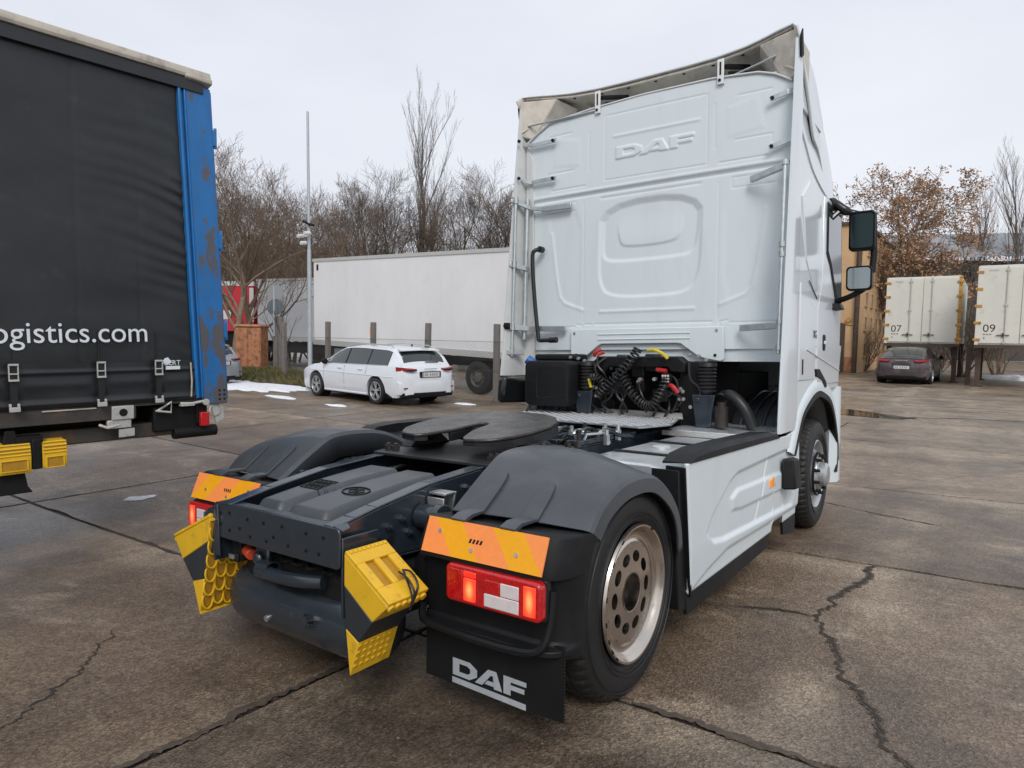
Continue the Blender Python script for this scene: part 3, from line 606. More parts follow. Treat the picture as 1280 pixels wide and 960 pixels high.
# ---- rear mudguards
IN_=[(-.552,.858),(-.52,.880),(-.39,.965),(-.27,1.037),(-.22,1.06),(-.15,1.074),(-.02,1.078),(.12,1.07),(.24,1.045),(.36,.995),(.46,.92),(.53,.83),(.57,.74),(.59,.62)]
OU_=[(-.468,.845),(-.45,.864),(-.385,.925),(-.30,.965),(-.25,.982),(-.17,1.0),(-.02,1.007),(.10,.992),(.19,.96),(.28,.91),(.36,.85),(.425,.775),(.465,.69),(.485,.58)]
def guard(s):
    r=bpy.data.objects.new('mudguard',None); COL.objects.link(r); r.parent=TR
    n=len(IN_)
    def sec(i):
        (y0,z0),(y1,z1)=IN_[i],OU_[i]; d=Vector((y1,z1))-Vector((0,.475)); d.normalize()
        pts=[]
        pts.append((.604,y0-d.x*.15,z0-d.y*.15)); pts.append((.598,y0-d.x*.02,z0-d.y*.02)); pts.append((.612,y0,z0))
        for q in (.06,.14,.22,.3,.38,.46,.54,.62,.7,.78,.86,.93):
            x=lerp(.612,1.2,q); crown=.018*math.sin(math.pi*q); z=lerp(z0,z1,q**1.35)+crown*d.y; y=lerp(y0,y1,q**1.35)+crown*d.x
            if 4<=i<=8:   # pressed ribs on the top
                pk=sum(math.exp(-((x-c)/.022)**2) for c in(.72,.82,.92)); z+=.008*pk*(1 if 5<=i<=7 else .4)
            pts.append((x,y,z))
        pts.append((1.208,y1,z1)); pts.append((1.228,y1-d.x*.006,z1-d.y*.006)); pts.append((1.240,y1-d.x*.022,z1-d.y*.022)); pts.append((1.247,y1-d.x*.082,z1-d.y*.082)); pts.append((1.236,y1-d.x*.086,z1-d.y*.086))
        return [(s*x,y,z) for x,y,z in pts]
    S=[sec(i) for i in range(n)]
    # refine along the arch
    m=len(S[0]); D=[]
    for q in range(m):
        D.append(smooth_path([S[i][q] for i in range(n)],3))
    b=MB(); b.loft([[D[q][k] for q in range(m)] for k in range(len(D[0]))],closed=False,caps=False)
    b.build('mudguard_top',M_BLACKT,r,solid=.006,ang=26)
    # rear body
    front=lambda z:float(np.interp(z,[.375,.44,.52,.62,.72,.81,.9],[-.52,-.515,-.52,-.505,-.472,-.435,-.42]))
    prof=[(-.575,.846),(-.63,.857),(-.655,.85),(-.70,.735),(-.70,.70),(-.665,.695),(-.655,.66),(-.645,.46),(-.655,.445),(-.69,.435),(-.69,.415),(-.63,.385),(-.52,.375),(-.515,.44),(-.52,.52),(-.505,.62),(-.472,.72),(-.43,.826),(-.47,.836)]
    secs=[]
    for x,k in((.565,0),(.575,-.012),(1.10,-.012),(1.15,-.004),(1.19,.014),(1.217,.042),(1.234,.085),(1.241,.13)):
        secs.append([(s*x,(y+k if y+k<front(z)-.012 else max(y,front(z)-.012) if y<front(z)-.012 else y),z-(.012*max(0,k)/.13 if z>.8 else 0)) for y,z in prof])
    b=MB(); b.loft(secs); b.build('mudguard_rear',M_BLACK,r,bevel=.004,ang=34)
    # ledge under the lamp recess
    b=MB(); b.tube(smooth_path([(s*.585,-.70,.50),(s*.59,-.71,.455),(s*.64,-.72,.432),(s*.9,-.725,.425),(s*1.1,-.715,.43),(s*1.165,-.70,.455),(s*1.185,-.675,.53),(s*1.19,-.66,.66)],5),.016,8); b.build('recess_lip',M_BLACK,r)
    # straps that follow the moulding
    def surf(t,x):
        i=min(int(t),n-2); f=t-i; q=max(0,(x-.612)/.588)**1.35
        A0=Vector(IN_[i]).lerp(Vector(IN_[i+1]),f); A1=Vector(OU_[i]).lerp(Vector(OU_[i+1]),f); d=(A1-Vector((0,.475))).normalized()
        return A0.lerp(A1,q)+d*(.018*math.sin(math.pi*min(1,(x-.612)/.588))), d
    for x in(.745,.99):
        b=MB(); st=[]
        path=[(None,(-.668,.850)),(None,(-.62,.866))]+[(lerp(.3,2.45,k/9),None) for k in range(10)]
        for k,(t,p) in enumerate(path):
            wd=.037*(1 if k<9 else (.93,.78,.45)[k-9]); row=[]
            for xx in (x-wd,x+wd):
                if t is None: q,d=Vector(p),Vector((-.5,.85))
                else: q,d=surf(t,xx)
                row.append((s*xx,q.x-d.x*.004,q.y-d.y*.004)); row.append((s*xx,q.x+d.x*.015,q.y+d.y*.015))
            st.append([row[0],row[1],row[3],row[2]])
        b.loft(st); b.build('mudguard_strap',M_BLACKT,r,bevel=.0025)
def board(s):
    """striped reflective board; P(u,v) runs from the inner top corner"""
    o=(s*.592,-.664,.853); ux=Vector((s*.585,0,0)); uv=Vector((0,-.052,-.132))
    def P(u,v): return Vector(o)+ux*u+uv*v+Vector((0,-.0,0))
    b=MB(); off=Vector((0,-.92*.006,.38*.006))
    cuts=[(-.2,0),(.16,0),(.42,1),(.68,0),(.98,1),(1.4,0)] ; sl=.20
    edges=[-.5,.13,.36,.62,.87,1.6]; 
    for k in range(5):
        mi=[0,1,0,1,0][k]
        a,c2=edges[k],edges[k+1]
        # stripe: slanted lines u = a + sl*v , clipped to 0..1
        poly=[]
        for (uu,vv) in((a-sl*.3,0),(c2-sl*.3,0),(c2+sl*.7,1),(a+sl*.7,1)): poly.append((min(1,max(0,uu)),vv))
        b.prism([P(u,v) for u,v in poly],off,mi)
    o2=b.build('marking_board',[M_ORG,M_AMB],TR)
    for u,v in((.13,.36),(.43,.72),(.79,.6)):
        p=P(u,v)+off; b=MB(); b.cyl(p,p+off*.8,.0085,n=10); b.build('board_screw',M_ALU2,o2)
    b=MB(); 
    for k in range(4): b.prism([P(.40+.03*k,.42)+off*1.02,P(.418+.03*k,.42)+off*1.02,P(.41+.03*k,.54)+off*1.02,P(.392+.03*k,.54)+off*1.02],off*.06)
    b.build('board_print',M_UNDER,o2)
def tail_lamp(s):
    r=bpy.data.objects.new('tail_lamp',None); COL.objects.link(r); r.parent=TR
    X=lambda u:s*lerp(.735,1.185,u); Z=lambda v:lerp(.555,.702,v)
    b=MB(); b.prism([(X(u),-.662,Z(v)) for u,v in rrect(-.01,1.005,-.04,1.04,.06)],(0,-.04,0)); b.build('lamp_housing',M_BLACK2,r,bevel=.008)
    def lens(u0,u1,v0,v1,m,name,d=0,bev=.007):
        b=MB(); n=10; secs=[]
        def yy(u): return -.736-d
        for k in range(n+1):
            u=lerp(u0,u1,k/n); secs.append([(X(u),-.695,Z(v0)),(X(u),yy(u),Z(v0)),(X(u),yy(u),Z(v1)),(X(u),-.695,Z(v1))])
        b.loft(secs); return b.build(name,m,r,bevel=bev,ang=30)
    b=MB(); b.prism([(x,-.69,z) for x,z in rrect(min(X(0),X(1)),max(X(0),X(1)),Z(0),Z(1),.024,5)],(0,-.046,0)); b.build('lens',M_RED,r,bevel=.012,ang=30,seg=3)
    lens(.06,.20,.10,.90,M_RED,'lens_side',.0018,.004)
    lens(.205,.345,.10,.72,M_HOT,'stop_light',.002,.004); lens(.205,.345,.73,.90,M_REDLIT,'tail_light',.002,.004)
    lens(.43,.79,.09,.44,M_CLEAR,'reversing_light',.002,.004); lens(.60,.79,.445,.80,M_CLEAR,'turn_signal',.002,.004); lens(.43,.595,.445,.80,M_RED,'fog_light',.002,.004)
    lens(.83,.955,.12,.88,M_HOT,'marker_light',.002,.004)
def mudflap(s,text=True):
    b=MB(); outl=[]; x0,x1,z0,z1=s*.55,s*1.228,.172,.45
    ys=lambda z:-.645+.01*(z-.17)
    edge=[(x0,z1),(x0,z0)]
    n=22; teeth=[]
    for k in range(n):
        za=lerp(z0,z1,k/n); zb=lerp(z0,z1,(k+.5)/n); teeth+=[(x1,za),(x1-s*.006,za+.002),(x1-s*.006,zb),(x1,zb)]
    poly=edge+teeth+[(x1,z1)]
    b.prism([(x,ys(z),z) for x,z in poly],(0,.012,0)); f=b.build('mud_flap',M_BLACK,TR)
    if text:
        b=MB()
        for q in logo_pieces(.70,.211,.365,.070): b.prism([(x,-.6465,z-.004*(x-.7)/.365) for x,z in q],(0,-.0015,0))
        b.prism([(.697,-.6465,.178),(1.063,-.6465,.170),(1.063,-.6465,.193),(.697,-.6465,.201)],(0,-.0015,0))
        b.build('flap_lettering',M_LETTER,f)
for s in(-1,1): guard(s); board(s); tail_lamp(s); mudflap(s)
# plate that carries the left chock and its twin on the right
b=MB(); b.prism([(-.415,-1.012,.83),(-.50,-1.012,.80),(-.53,-1.012,.74),(-.53,-1.012,.60),(-.40,-1.012,.59)],(0,.01,0)); b.box(-.535,-.525,-1.012,-.85,.6,.78); b.build('chock_bracket',M_FRAME,TR,bevel=.004)
b=MB(); b.box(.416,.428,-.99,-.8,.48,.80); b.build('chock_bracket',M_FRAME,TR,bevel=.004)
b=MB(); b.box(-.441,-.433,-1.015,-.79,.565,.80); b.build('chock_bracket',M_FRAME,TR,bevel=.003)
# ---- fifth wheel
b=MB(); b.prism([(x,y,.958) for x,y in [(-.44,.02),(.44,.02),(.44,.85),(-.44,.85)]],(0,0,.016)); b.prism([(-.41,-.06,.957),(.41,-.06,.957),(.44,.0195,.957),(-.44,.0195,.957)],(0,0,.016))
b.build('mounting_plate',M_DARKSTEEL,TR,bevel=.003)
FWR=bpy.data.objects.new('fifth_wheel',None); COL.objects.link(FWR); FWR.parent=TR
tilt=Matrix.Translation((0,.41,1.108))@Matrix.Rotation(R(6.0),4,'X')@Matrix.Scale(.83,4)
def fw(x,y,z): return tuple(tilt@Vector((x,y,z)))
out_=[(-.085,-.2),(-.17,-.40),(-.22,-.45),(-.3,-.44),(-.40,-.39),(-.48,-.27),(-.52,-.1),(-.525,.12),(-.47,.3),(-.37,.43),(-.22,.52),(0,.55),(.22,.52),(.37,.43),(.47,.3),(.525,.12),(.52,-.1),(.48,-.27),(.40,-.39),(.3,-.44),(.22,-.45),(.17,-.40),(.085,-.2),(.055,-.0),(.035,.06),(0,.075),(-.035,.06),(-.05,-.0)]
b=MB(); cen=[]
# build as strips left and right so the slot stays open
lf=[out_[i] for i in range(0,12)]+[out_[i] for i in (25,26,27)]
def slab(poly,z0,z1):
    vs=[fw(x,y,z0) for x,y in poly]+[fw(x,y,z1) for x,y in poly]; n=len(poly)
    b.add(vs,[tuple(range(n))[::-1],tuple(range(n,2*n))]+[(i,(i+1)%n,n+(i+1)%n,n+i) for i in range(n)])
slab(out_,-.012,.012); b.build('coupling_plate',M_GREASE,FWR,bevel=.007,ang=30)
b=MB()
rim_=[p for p in out_[1:22]]; hh_=lambda y:.035+.05*max(0,min(1,(y+.45)/.5))
for (x0,y0),(x1,y1) in zip(rim_[:-1],rim_[1:]):
    k=.95; b.hexa([fw(x0,y0,-hh_(y0)),fw(x1,y1,-hh_(y1)),fw(x1*k,y1*k,-hh_(y1)),fw(x0*k,y0*k,-hh_(y0)),fw(x0,y0,-.0125),fw(x1,y1,-.0125),fw(x1*k,y1*k,-.0125),fw(x0*k,y0*k,-.0125)])
b.build('plate_skirt',M_DARKSTEEL,FWR)
b=MB()
for s in(-1,1):
    for (p,q) in(((s*.088,-.22),(s*.056,.05)),): b.hexa([fw(p[0],p[1],-.075),fw(q[0],q[1],-.075),fw(q[0]+s*.03,q[1],-.075),fw(p[0]+s*.03,p[1],-.075),fw(p[0],p[1],-.013),fw(q[0],q[1],-.013),fw(q[0]+s*.03,q[1],-.013),fw(p[0]+s*.03,p[1],-.013)])
b.obox(fw(0,.1,-.06),(.3,.22,.08),Matrix.Rotation(R(5.5),3,'X')); b.build('locking_jaw',M_UNDER,FWR,bevel=.006)
for s in(-1,1):
    b=MB(); b.prism([(s*.36,.2,.974),(s*.36,.56,.974),(s*.36,.46,1.045),(s*.36,.3,1.045)],(s*.1,0,0)); b.cyl((s*.34,.38,1.03),(s*.49,.38,1.03),.028,n=14); b.build('pedestal',M_DARKSTEEL,FWR,bevel=.008)
b=MB(); b.tube([(.35,.1,1.0),(.55,.12,1.0),(.62,.14,1.0)],.012,8); b.lathe([(.03,-.006),(.042,-.006),(.042,.006),(.03,.006)],(.64,.14,1.005),(.2,.1,1),16); b.build('release_handle',M_FRAME,FWR)
for x,y in((-.40,.05),(-.35,.06),(.40,.05),(.35,.06),(-.4,.75),(.4,.75),(.43,.82)):
    b=MB(); b.cyl((x,y,.974),(x,y,1.0),.022,n=6); b.cyl((x,y,.999),(x,y,1.012),.013,n=8); b.build('mounting_bolt',M_GREASE,TR)
# ledges and air lines ahead of the fifth wheel
for k in range(7):
    random.seed(40+k); x=-.3+.1*k; b=MB(); b.tube(smooth_path([(x,.98,.97),(x+.02*random.uniform(-1,1),1.2,.985+.01*(k%2)),(x+.03*random.uniform(-1,1),1.5,.97),(x,1.8,.96)],4),.011,6); b.build('air_line',M_CABLE,TR)
b=MB(); b.box(-.2,.2,.95,1.08,.955,.99); b.box(.05,.3,1.16,1.3,.955,.985); b.box(-.3,-.1,1.2,1.34,.955,.98); b.build('valve_cover',M_FRAME,TR,bevel=.006)
b=MB(); b.box(.30,.40,.9,1.7,.968,1.0); b.build('cable_duct',M_FRAME,TR,bevel=.006)
b=MB(); b.lathe([(.022,-.005),(.032,-.005),(.032,.005),(.022,.005)],(.42,1.25,1.03),(.5,-.5,.6),18); b.tube([(.42,1.25,1.0),(.4,1.28,.97)],.008,6); b.build('lifting_eye',M_FRAME,TR)
b=MB(); b.tube([(.36,1.0,.97),(.38,1.02,1.03),(.46,1.12,1.035),(.48,1.14,.97)],.009,6); b.build('grab_loop',M_ALU2,TR)
# clutter on the frame between coupling and catwalk
for k in range(9):
    random.seed(90+k); x=.02+.055*k; b=MB(); b.tube(smooth_path([(x,.98+.02*k,.99),(x+.02,1.12,1.03+.012*(k%3)),(x-.01+.03*random.random(),1.3,1.01+.015*(k%2)),(x+.02,1.48,.98)],5),.009+.002*(k%3),7); b.build('air_line',[M_CABLE,M_ALU2,M_FRAME][k%3],TR)
for k,(x,y) in enumerate(((.1,1.02),(.22,1.1),(.33,1.0),(.42,1.38),(-.05,1.1),(.18,1.35),(.48,1.1),(.3,1.42))):
    b=MB(); b.cyl((x,y,.965),(x,y,1.03+.01*(k%3)),.022,n=6); b.cyl((x,y,1.03),(x,y,1.06+.01*(k%2)),.014,n=10); b.build('pipe_union',[M_ALU2,M_BOLT,M_GREASE][k%3],TR)
b=MB(); b.beam((.14,.98,1.0),(.20,1.52,1.0),.05,.035); b.build('cable_tray',M_FRAME,TR,bevel=.006)
b=MB(); b.beam((.30,.96,1.01),(.36,1.50,1.01),.06,.04); b.build('cable_tray',M_FRAME,TR,bevel=.006)
b=MB(); b.box(-.42,-.3,.9,1.6,.96,1.02); b.build('cable_tray',M_ALU2,TR,bevel=.006)
# ---- catwalk
b=MB(); b.prism([(-.82,1.72,1.035),(.5,1.53,1.035),(.52,1.56,1.035),(.60,1.86,1.035),(.42,2.5,1.035),(-.95,2.5,1.035)],(0,0,.008))
cw=b.build('catwalk',M_ALU2,TR)
b=MB()
for i in range(38):
    for j in range(25):
        x=-.9+.041*i; y=1.56+.041*j
        if y<1.53+.19*(.5-x)/1.32+.03 or y>2.43 or x>.48+(.10 if y>1.7 else 0)*min(1,(2.3-y)/.4 if y>1.9 else 1): continue
        a=R(45) if (i+j)%2 else R(-45); cx,sx=math.cos(a),math.sin(a); l,w_=.0185,.0068
        P=[(x-cx*l,y-sx*l),(x+sx*w_,y-cx*w_),(x+cx*l,y+sx*l),(x-sx*w_,y+cx*w_)]
        b.add([(px,py,1.0435) for px,py in P]+[(x-cx*l*.5,y-sx*l*.5,1.0495),(x+cx*l*.5,y+sx*l*.5,1.0495)],[(0,1,5,4),(1,2,5),(2,3,4,5),(3,0,4)])
tag(b.build('tread_pattern',M_ALU2,cw,fixn=False,flat=True),kind='stuff')
b=MB(); b.prism([(-.75,2.48,1.045),(.5,2.33,1.045),(.44,2.46,1.082),(-.5,2.5,1.085)],(0,.012,0)); b.build('catwalk_lip',mat('bright_sheet',(.74,.73,.7),.3,metal=.5,dirt=(6,.5,(.4,.37,.33),.5)),cw)
# ---- tank / step covers on the right
M_TANK=mat('brushed_tank',(.70,.73,.75),.3,metal=.7,var=(4,.14),rvar=(6,.22,.5),dirt=(6,.5,(.25,.22,.19),.5,.25))
def tank(y0,y1,x0,x1,name):
    prof=[(x0,.4),(x0,.86),(x0+.04,.925),(x0+.1,.95),(x1-.2,.945),(x1-.08,.91),(x1-.01,.85),(x1,.7),(x1,.4)]
    b=MB(); b.loft([[(x,y,z) for x,z in prof] for y in(y0,y1)]); return b.build(name,M_TANK,TR,bevel=.012)
ft=tank(.62,1.98,.50,1.19,'fuel_tank')
for y in(.98,1.55):
    prof=[(.495,.6),(.495,.865),(.535,.932),(.598,.958),(.992,.953),(1.115,.917),(1.186,.855),(1.197,.7)]
    b=MB(); secs=[[(x,y-.03,z) for x,z in prof],[(x,y+.03,z) for x,z in prof]]; b.loft(secs,closed=False,caps=False); b.build('tank_strap',M_BLACK,ft,solid=.004)
b=MB(); b.lathe([(.062,0),(.062,.012),(.05,.022),(0,.024)],(.78,1.27,.948),(0,0,1),28); b.build('tank_cap',M_TANK,ft)
b=MB(); b.prism([(.5,2.1,.965),(1.17,2.06,.965),(1.19,2.75,.965),(1.0,3.0,.965),(.5,2.9,.965),(.42,2.5,.965),(.44,2.2,.965)],(0,0,.018)); b.build('step_cover',M_TANK,TR,bevel=.006)
b=MB(); b.prism([(.45,2.05,.945),(1.15,2.02,.945),(1.15,2.045,.945),(.45,2.075,.945)],(0,0,.034)); b.build('step_edge',mat('bright_sheet'),TR)
b=MB()
for k in range(22):
    x=.55+.028*k; b.box(x,x+.017,2.03,2.036,.90,.94)
b.build('vent_slots',M_UNDER,TR)
b=MB(); b.box(.46,1.18,2.04,2.9,.5,.93); b.build('battery_box',M_BLACK,TR,bevel=.02)
# ---- right side skirt with pressed relief
def emboss(px,pz):
    rec=[(.80,.57),(.89,.65),(1.19,.80),(1.34,.835),(2.72,.855),(2.72,.40),(1.1,.475),(.92,.50)]
    d=sd_poly(px,pz,rec); h=-.020*(1-sst(-.02,.012,d))
    inn=[(1.24,.69),(1.36,.725),(2.65,.69),(2.65,.56),(1.45,.595),(1.27,.615)]
    h=h+.014*(1-sst(-.016,.012,sd_poly(px,pz,inn)))
    h-=.010*np.exp(-(sd_line(px,pz,[(2.03,.84),(1.77,.47)])/.007)**2)
    h-=.008*np.exp(-(sd_line(px,pz,[(2.3,.72),(2.28,.3)])/.006)**2)*0
    low=[(.5,.28),(.86,.36),(1.2,.405),(2.3,.375),(3,.36),(3,.2),(.5,.2)]
    h=h-.016*(1-sst(-.02,.02,sd_poly(px,pz,low)))
    return h
def skirt(s):
    r=bpy.data.objects.new('side_skirt',None); COL.objects.link(r); r.parent=TR
    nu,nv=230,84; us=np.linspace(0,1,nu); 
    y0f=lambda t:.545+.06*(1-t)      # rear edge leans
    V=[];
    top=lambda y: .985-.028*(y-.5)/1.7 if y<2.55 else .96+ (.0 if y<2.62 else min(.2,(y-2.62)*.5))
    for u in us:
        for v in np.linspace(0,1,nv):
            yb=lerp(.60,2.90,u); yt=lerp(.505,2.86,u); y=lerp(yb,yt,v); zt=top(y); zb=.295 if y<2.2 else (.355 if y<2.5 else .30)
            z=lerp(zb,zt,v); V.append((y,z))
    V=np.array(V); hh=emboss(V[:,0],V[:,1]); tuck=.05*sst(.55,.28,V[:,1])
    b=MB(); b.add([(s*(1.245+h-.02*tk/.05*.6+.0),y,z) for (y,z),h,tk in zip(V,hh,tuck)],[(i*nv+j,(i+1)*nv+j,(i+1)*nv+j+1,i*nv+j+1) for i in range(nu-1) for j in range(nv-1)])
    b.build('skirt_panel',M_WHITE,r,solid=.02,ang=60)
    b=MB(); st=[]
    for y,h in((.53,.002),(.62,.04),(.80,.058),(1.2,.062),(2.05,.058),(2.22,.03),(2.27,.002)):
        z=top(y); st.append([(s*1.10,y,z-.01),(s*1.10,y,z+h*.9),(s*1.225,y,z+h),(s*1.252,y,z+h*.6),(s*1.252,y,z+.001)])
    b.loft(st); b.build('skirt_top_strip',M_BLACK,r,bevel=.004)
    b=MB(); b.prism([(s*1.215,.585,.293),(s*1.215,2.16,.293),(s*1.215,2.13,.195),(s*1.215,.60,.185)],(-s*.02,0,0)); b.prism([(s*1.217,2.52,.30),(s*1.217,2.9,.298),(s*1.217,2.9,.15),(s*1.217,2.54,.2)],(-s*.02,0,0)); b.build('skirt_lower_edge',M_BLACK,r,bevel=.004)
    # rear return with perforated black strip
    b=MB(); b.prism([(s*1.235,.50,.965),(s*1.235,.60,.28),(s*1.12,.62,.28),(s*1.12,.52,.965)],(0,.02,0)); b.build('skirt_rear_edge',M_BLACK,r,bevel=.004)
    if s>0:
        b=MB(); b.prism([(1.226,yy,zz) for yy,zz in rrect(2.045,2.165,.625,.69,.012)],(.018,0,0)); l=b.build('side_marker_lamp',M_AMBER,r,bevel=.006)
        b=MB(); 
        P=[(2.36,.56),(2.62,.56),(2.62,.79),(2.36,.80)]
        b.hexa([(1.24,2.36,.57),(1.33,2.42,.57),(1.33,2.62,.56),(1.24,2.66,.56),(1.24,2.36,.80),(1.31,2.42,.79),(1.31,2.6,.775),(1.24,2.66,.78)]); b.build('step_box',M_BLACK,r,bevel=.015)
skirt(1); skirt(-1)
# black wedge between the skirt and the mudguard
b=MB(); b.prism([(1.06,.48,.955),(1.06,.60,.90),(1.06,.64,.2),(1.06,.50,.24),(1.06,.47,.5),(1.06,.5,.7)],(.15,0,0)); b.build('splash_guard',M_BLACK,TR,bevel=.006)
for k in range(9):
    b=MB(); z=.9-.06*k; yq=.497+.03*max(0,(.8-z)); b.cyl((1.18,.5+.012*k,z),(1.18,.488+.012*k,z),.008,n=8); b.build('clip',M_UNDER,TR)
# ================================================================== CAB
CAB=bpy.data.objects.new('cab',None); COL.objects.link(CAB); CAB.parent=TR
YW=2.65
def walltop(x):
    X=[-1.25,-1.2,-1.1,-.94,-.5,0,.6,.95,1.07,1.19,1.25]; Z=[3.52,3.56,3.63,3.71,3.75,3.765,3.755,3.72,3.68,3.61,3.55]
    return np.interp(x,X,Z)
nu,nv=330,310
xs=np.linspace(-1.235,1.235,nu); G=[]
for x in xs:
    zt=float(walltop(x)); G+= [(x,lerp(1.60,zt,j/(nv-1))) for j in range(nv)]
G=np.array(G); px,pz=G[:,0],G[:,1]; h=np.zeros(len(G))
def groove(pts,wd=.007,dp=.006):
    global h; h=h-dp*np.exp(-(sd_line(px,pz,pts)/wd)**2)
def ridge(pts,wd=.012,dp=.010):
    global h; h=h+.6*dp*np.exp(-(sd_line(px,pz,pts)/wd)**2)
h+=.012*sst(3.005,3.02,pz)                       # upper half laps over the lower half
h-=.008*np.exp(-((pz-2.99)/.009)**2)
h+=.006*np.exp(-((pz-3.03)/.012)**2)
OUT=chaikin([(-.41,2.90),(.53,2.90),(.525,2.5),(.51,2.22),(.43,2.08),(.24,2.05),(-.31,2.055),(-.42,2.18),(-.425,2.5)],2)
POC=chaikin([(-.385,2.88),(.51,2.88),(.495,2.5),(.45,2.39),(.33,2.365),(-.27,2.36),(-.385,2.40),(-.40,2.52)],2)
h-=.013*(1-sst(-.028,.008,sd_poly(px,pz,OUT)))
h-=.014*(1-sst(-.034,.006,sd_poly(px,pz,POC)))
d=sd_poly(px,pz,chaikin([(-.26,2.80),(.37,2.80),(.35,2.55),(.26,2.49),(-.15,2.485),(-.235,2.53)],2)); h+=.011*(1-sst(-.02,.006,d))*sst(2.78,2.54,pz)
ridge([(-.40,1.938),(.46,1.934)],.014,.012); ridge([(-.27,3.462),(.49,3.455)],.012,.010)
for x in(-.575,.655): groove([(x,1.85),(x,2.93)],.005,.0035)
groove([(-.45,1.828),(.61,1.822)],.007,.008); groove([(-.56,1.83),(-.49,1.83)]); groove([(-.4,2.945),(.5,2.945)],.01,.006)
for s in(1,-1):
    c=lambda q:[(.05+s*(x-.05),z) for x,z in q]
    ridge(c([(1.02,2.68),(.96,2.25),(.925,2.09),(.87,2.03),(.68,1.96)]),.016,.010)
    d=sd_poly(px,pz,chaikin(c([(.70,2.95),(1.08,2.95),(1.02,2.6),(.94,2.08),(.87,2.03),(.7,1.96)]),1)); h-=.004*(1-sst(-.03,.02,d))
    groove(c([(.76,2.95),(1.1,2.95),(1.1,2.87),(.76,2.87),(.76,2.95)]),.006,.004)
    groove(c([(.76,1.81),(1.15,1.81)]),.006,.005); groove(c([(.68,1.70),(.68,1.82),(.74,1.83)]),.006,.006)
    groove(c([(.66,3.08),(1.02,3.08)]),.006,.006); groove(c([(.62,3.2),(.62,3.55)]),.006,.004)
    groove(c([(.80,3.58),(1.05,3.58)]),.006,.005); groove(c([(.78,3.24),(1.06,3.24),(1.06,3.18)]),.006,.005)
    h+=.003*(1-sst(-.02,.02,sd_poly(px,pz,c([(.72,3.5),(.95,3.55),(1.0,3.3),(.72,3.27)]))))
groove([(-.36,3.1),(-.36,3.66)],.005,.005); groove([(.56,3.1),(.56,3.64)],.005,.005); groove([(-.36,3.095),(.56,3.085)],.005,.005); groove([(-.34,3.655),(.54,3.645)],.006,.005)
h-=.0*(1-sst(-.012,.012,sd_poly(px,pz,[(-.33,3.12),(.53,3.11),(.53,3.42),(-.33,3.43)])))
dl=np.full(len(G),1e9)
for q in logo_pieces(-.25,3.262,.70,.098): dl=np.minimum(dl,sd_poly(px,pz,q))
h+=.011*(1-sst(-.001,.0065,dl))
h*=.8
bulge=.02*np.clip(1-(px/1.3)**2,0,1)
b=MB(); b.add([(x,YW-hh-bb,z) for x,z,hh,bb in zip(px,pz,h,bulge)],[(i*nv+j,(i+1)*nv+j,(i+1)*nv+j+1,i*nv+j+1) for i in range(nu-1) for j in range(nv-1)])
b.build('rear_wall',M_WHITE,CAB,ang=80)
b=MB(); tp=[(x,YW-.026,float(walltop(x))) for x in np.linspace(-1.2,1.2,40)]; b.tube(tp,.011,6); b.build('wall_top_seal',M_WHITE2,CAB)
b=MB(); b.box(-1.2,1.2,YW+.01,YW+.03,1.5,1.62); b.build('rear_wall_sill',M_WHITE,CAB)
fl=[(-.68,1.785),(.72,1.78),(.73,1.515),(.70,1.50),(.57,1.525),(.52,1.54),(.37,1.645),(.34,1.65),(-.36,1.65),(-.39,1.64),(-.53,1.535),(-.58,1.525),(-.68,1.515)]
b=MB(); b.prism([(x,YW-.055,z) for x,z in fl],(0,.03,0)); f_=b.build('rear_flange',M_WHITE,CAB,bevel=.006)
b=MB()
for z in(1.735,1.69): b.tube([(-.4,YW-.057,z),(.45,YW-.057,z)],.006,6)
b.build('flange_ridge',M_WHITE,f_)
for x,z in((-.62,1.555),(.66,1.55),(-.64,1.75),(.67,1.75)):
    b=MB(); b.cyl((x,YW-.054,z),(x,YW-.062,z),.012,n=10); b.build('flange_bolt',M_UNDER if abs(x)<.665 and z<1.6 else M_ZINC,f_)
# main shell of the sleeper cab: stacked plan sections
def hw(z): return float(np.interp(z,[1.0,2.3,3.3,3.7,4.0],[1.248,1.25,1.225,1.20,1.17]))
def yfr(z): return float(np.interp(z,[1.0,1.6,2.1,2.9,3.3,3.55,3.72],[4.60,4.66,4.68,4.45,4.28,4.0,3.6]))
secs=[]
for z in(1.63,1.8,2.1,2.4,2.7,3.0,3.2,3.4,3.55,3.66,3.72):
    a,f=hw(z)*(1 if z<3.6 else .97),yfr(z); r=.32; P=[]
    right=[(a-.03,YW+.035),(a,YW+.075)]+[(a+.004*math.sin(k/6*math.pi),lerp(YW+.1,f-r,k/6)) for k in range(7)]
    for k in range(1,9):
        t=R(90*k/8); right.append((a-r*.9+r*.9*math.cos(t),f-r+r*math.sin(t)))
    right.append((0,f+.06)); left=[(-x,y) for x,y in right[:-1]][::-1]
    secs.append([(x,y,z) for x,y in right+left])
b=MB(); b.loft(secs); b.build('cab_shell',M_WHITE_G,CAB,ang=40)
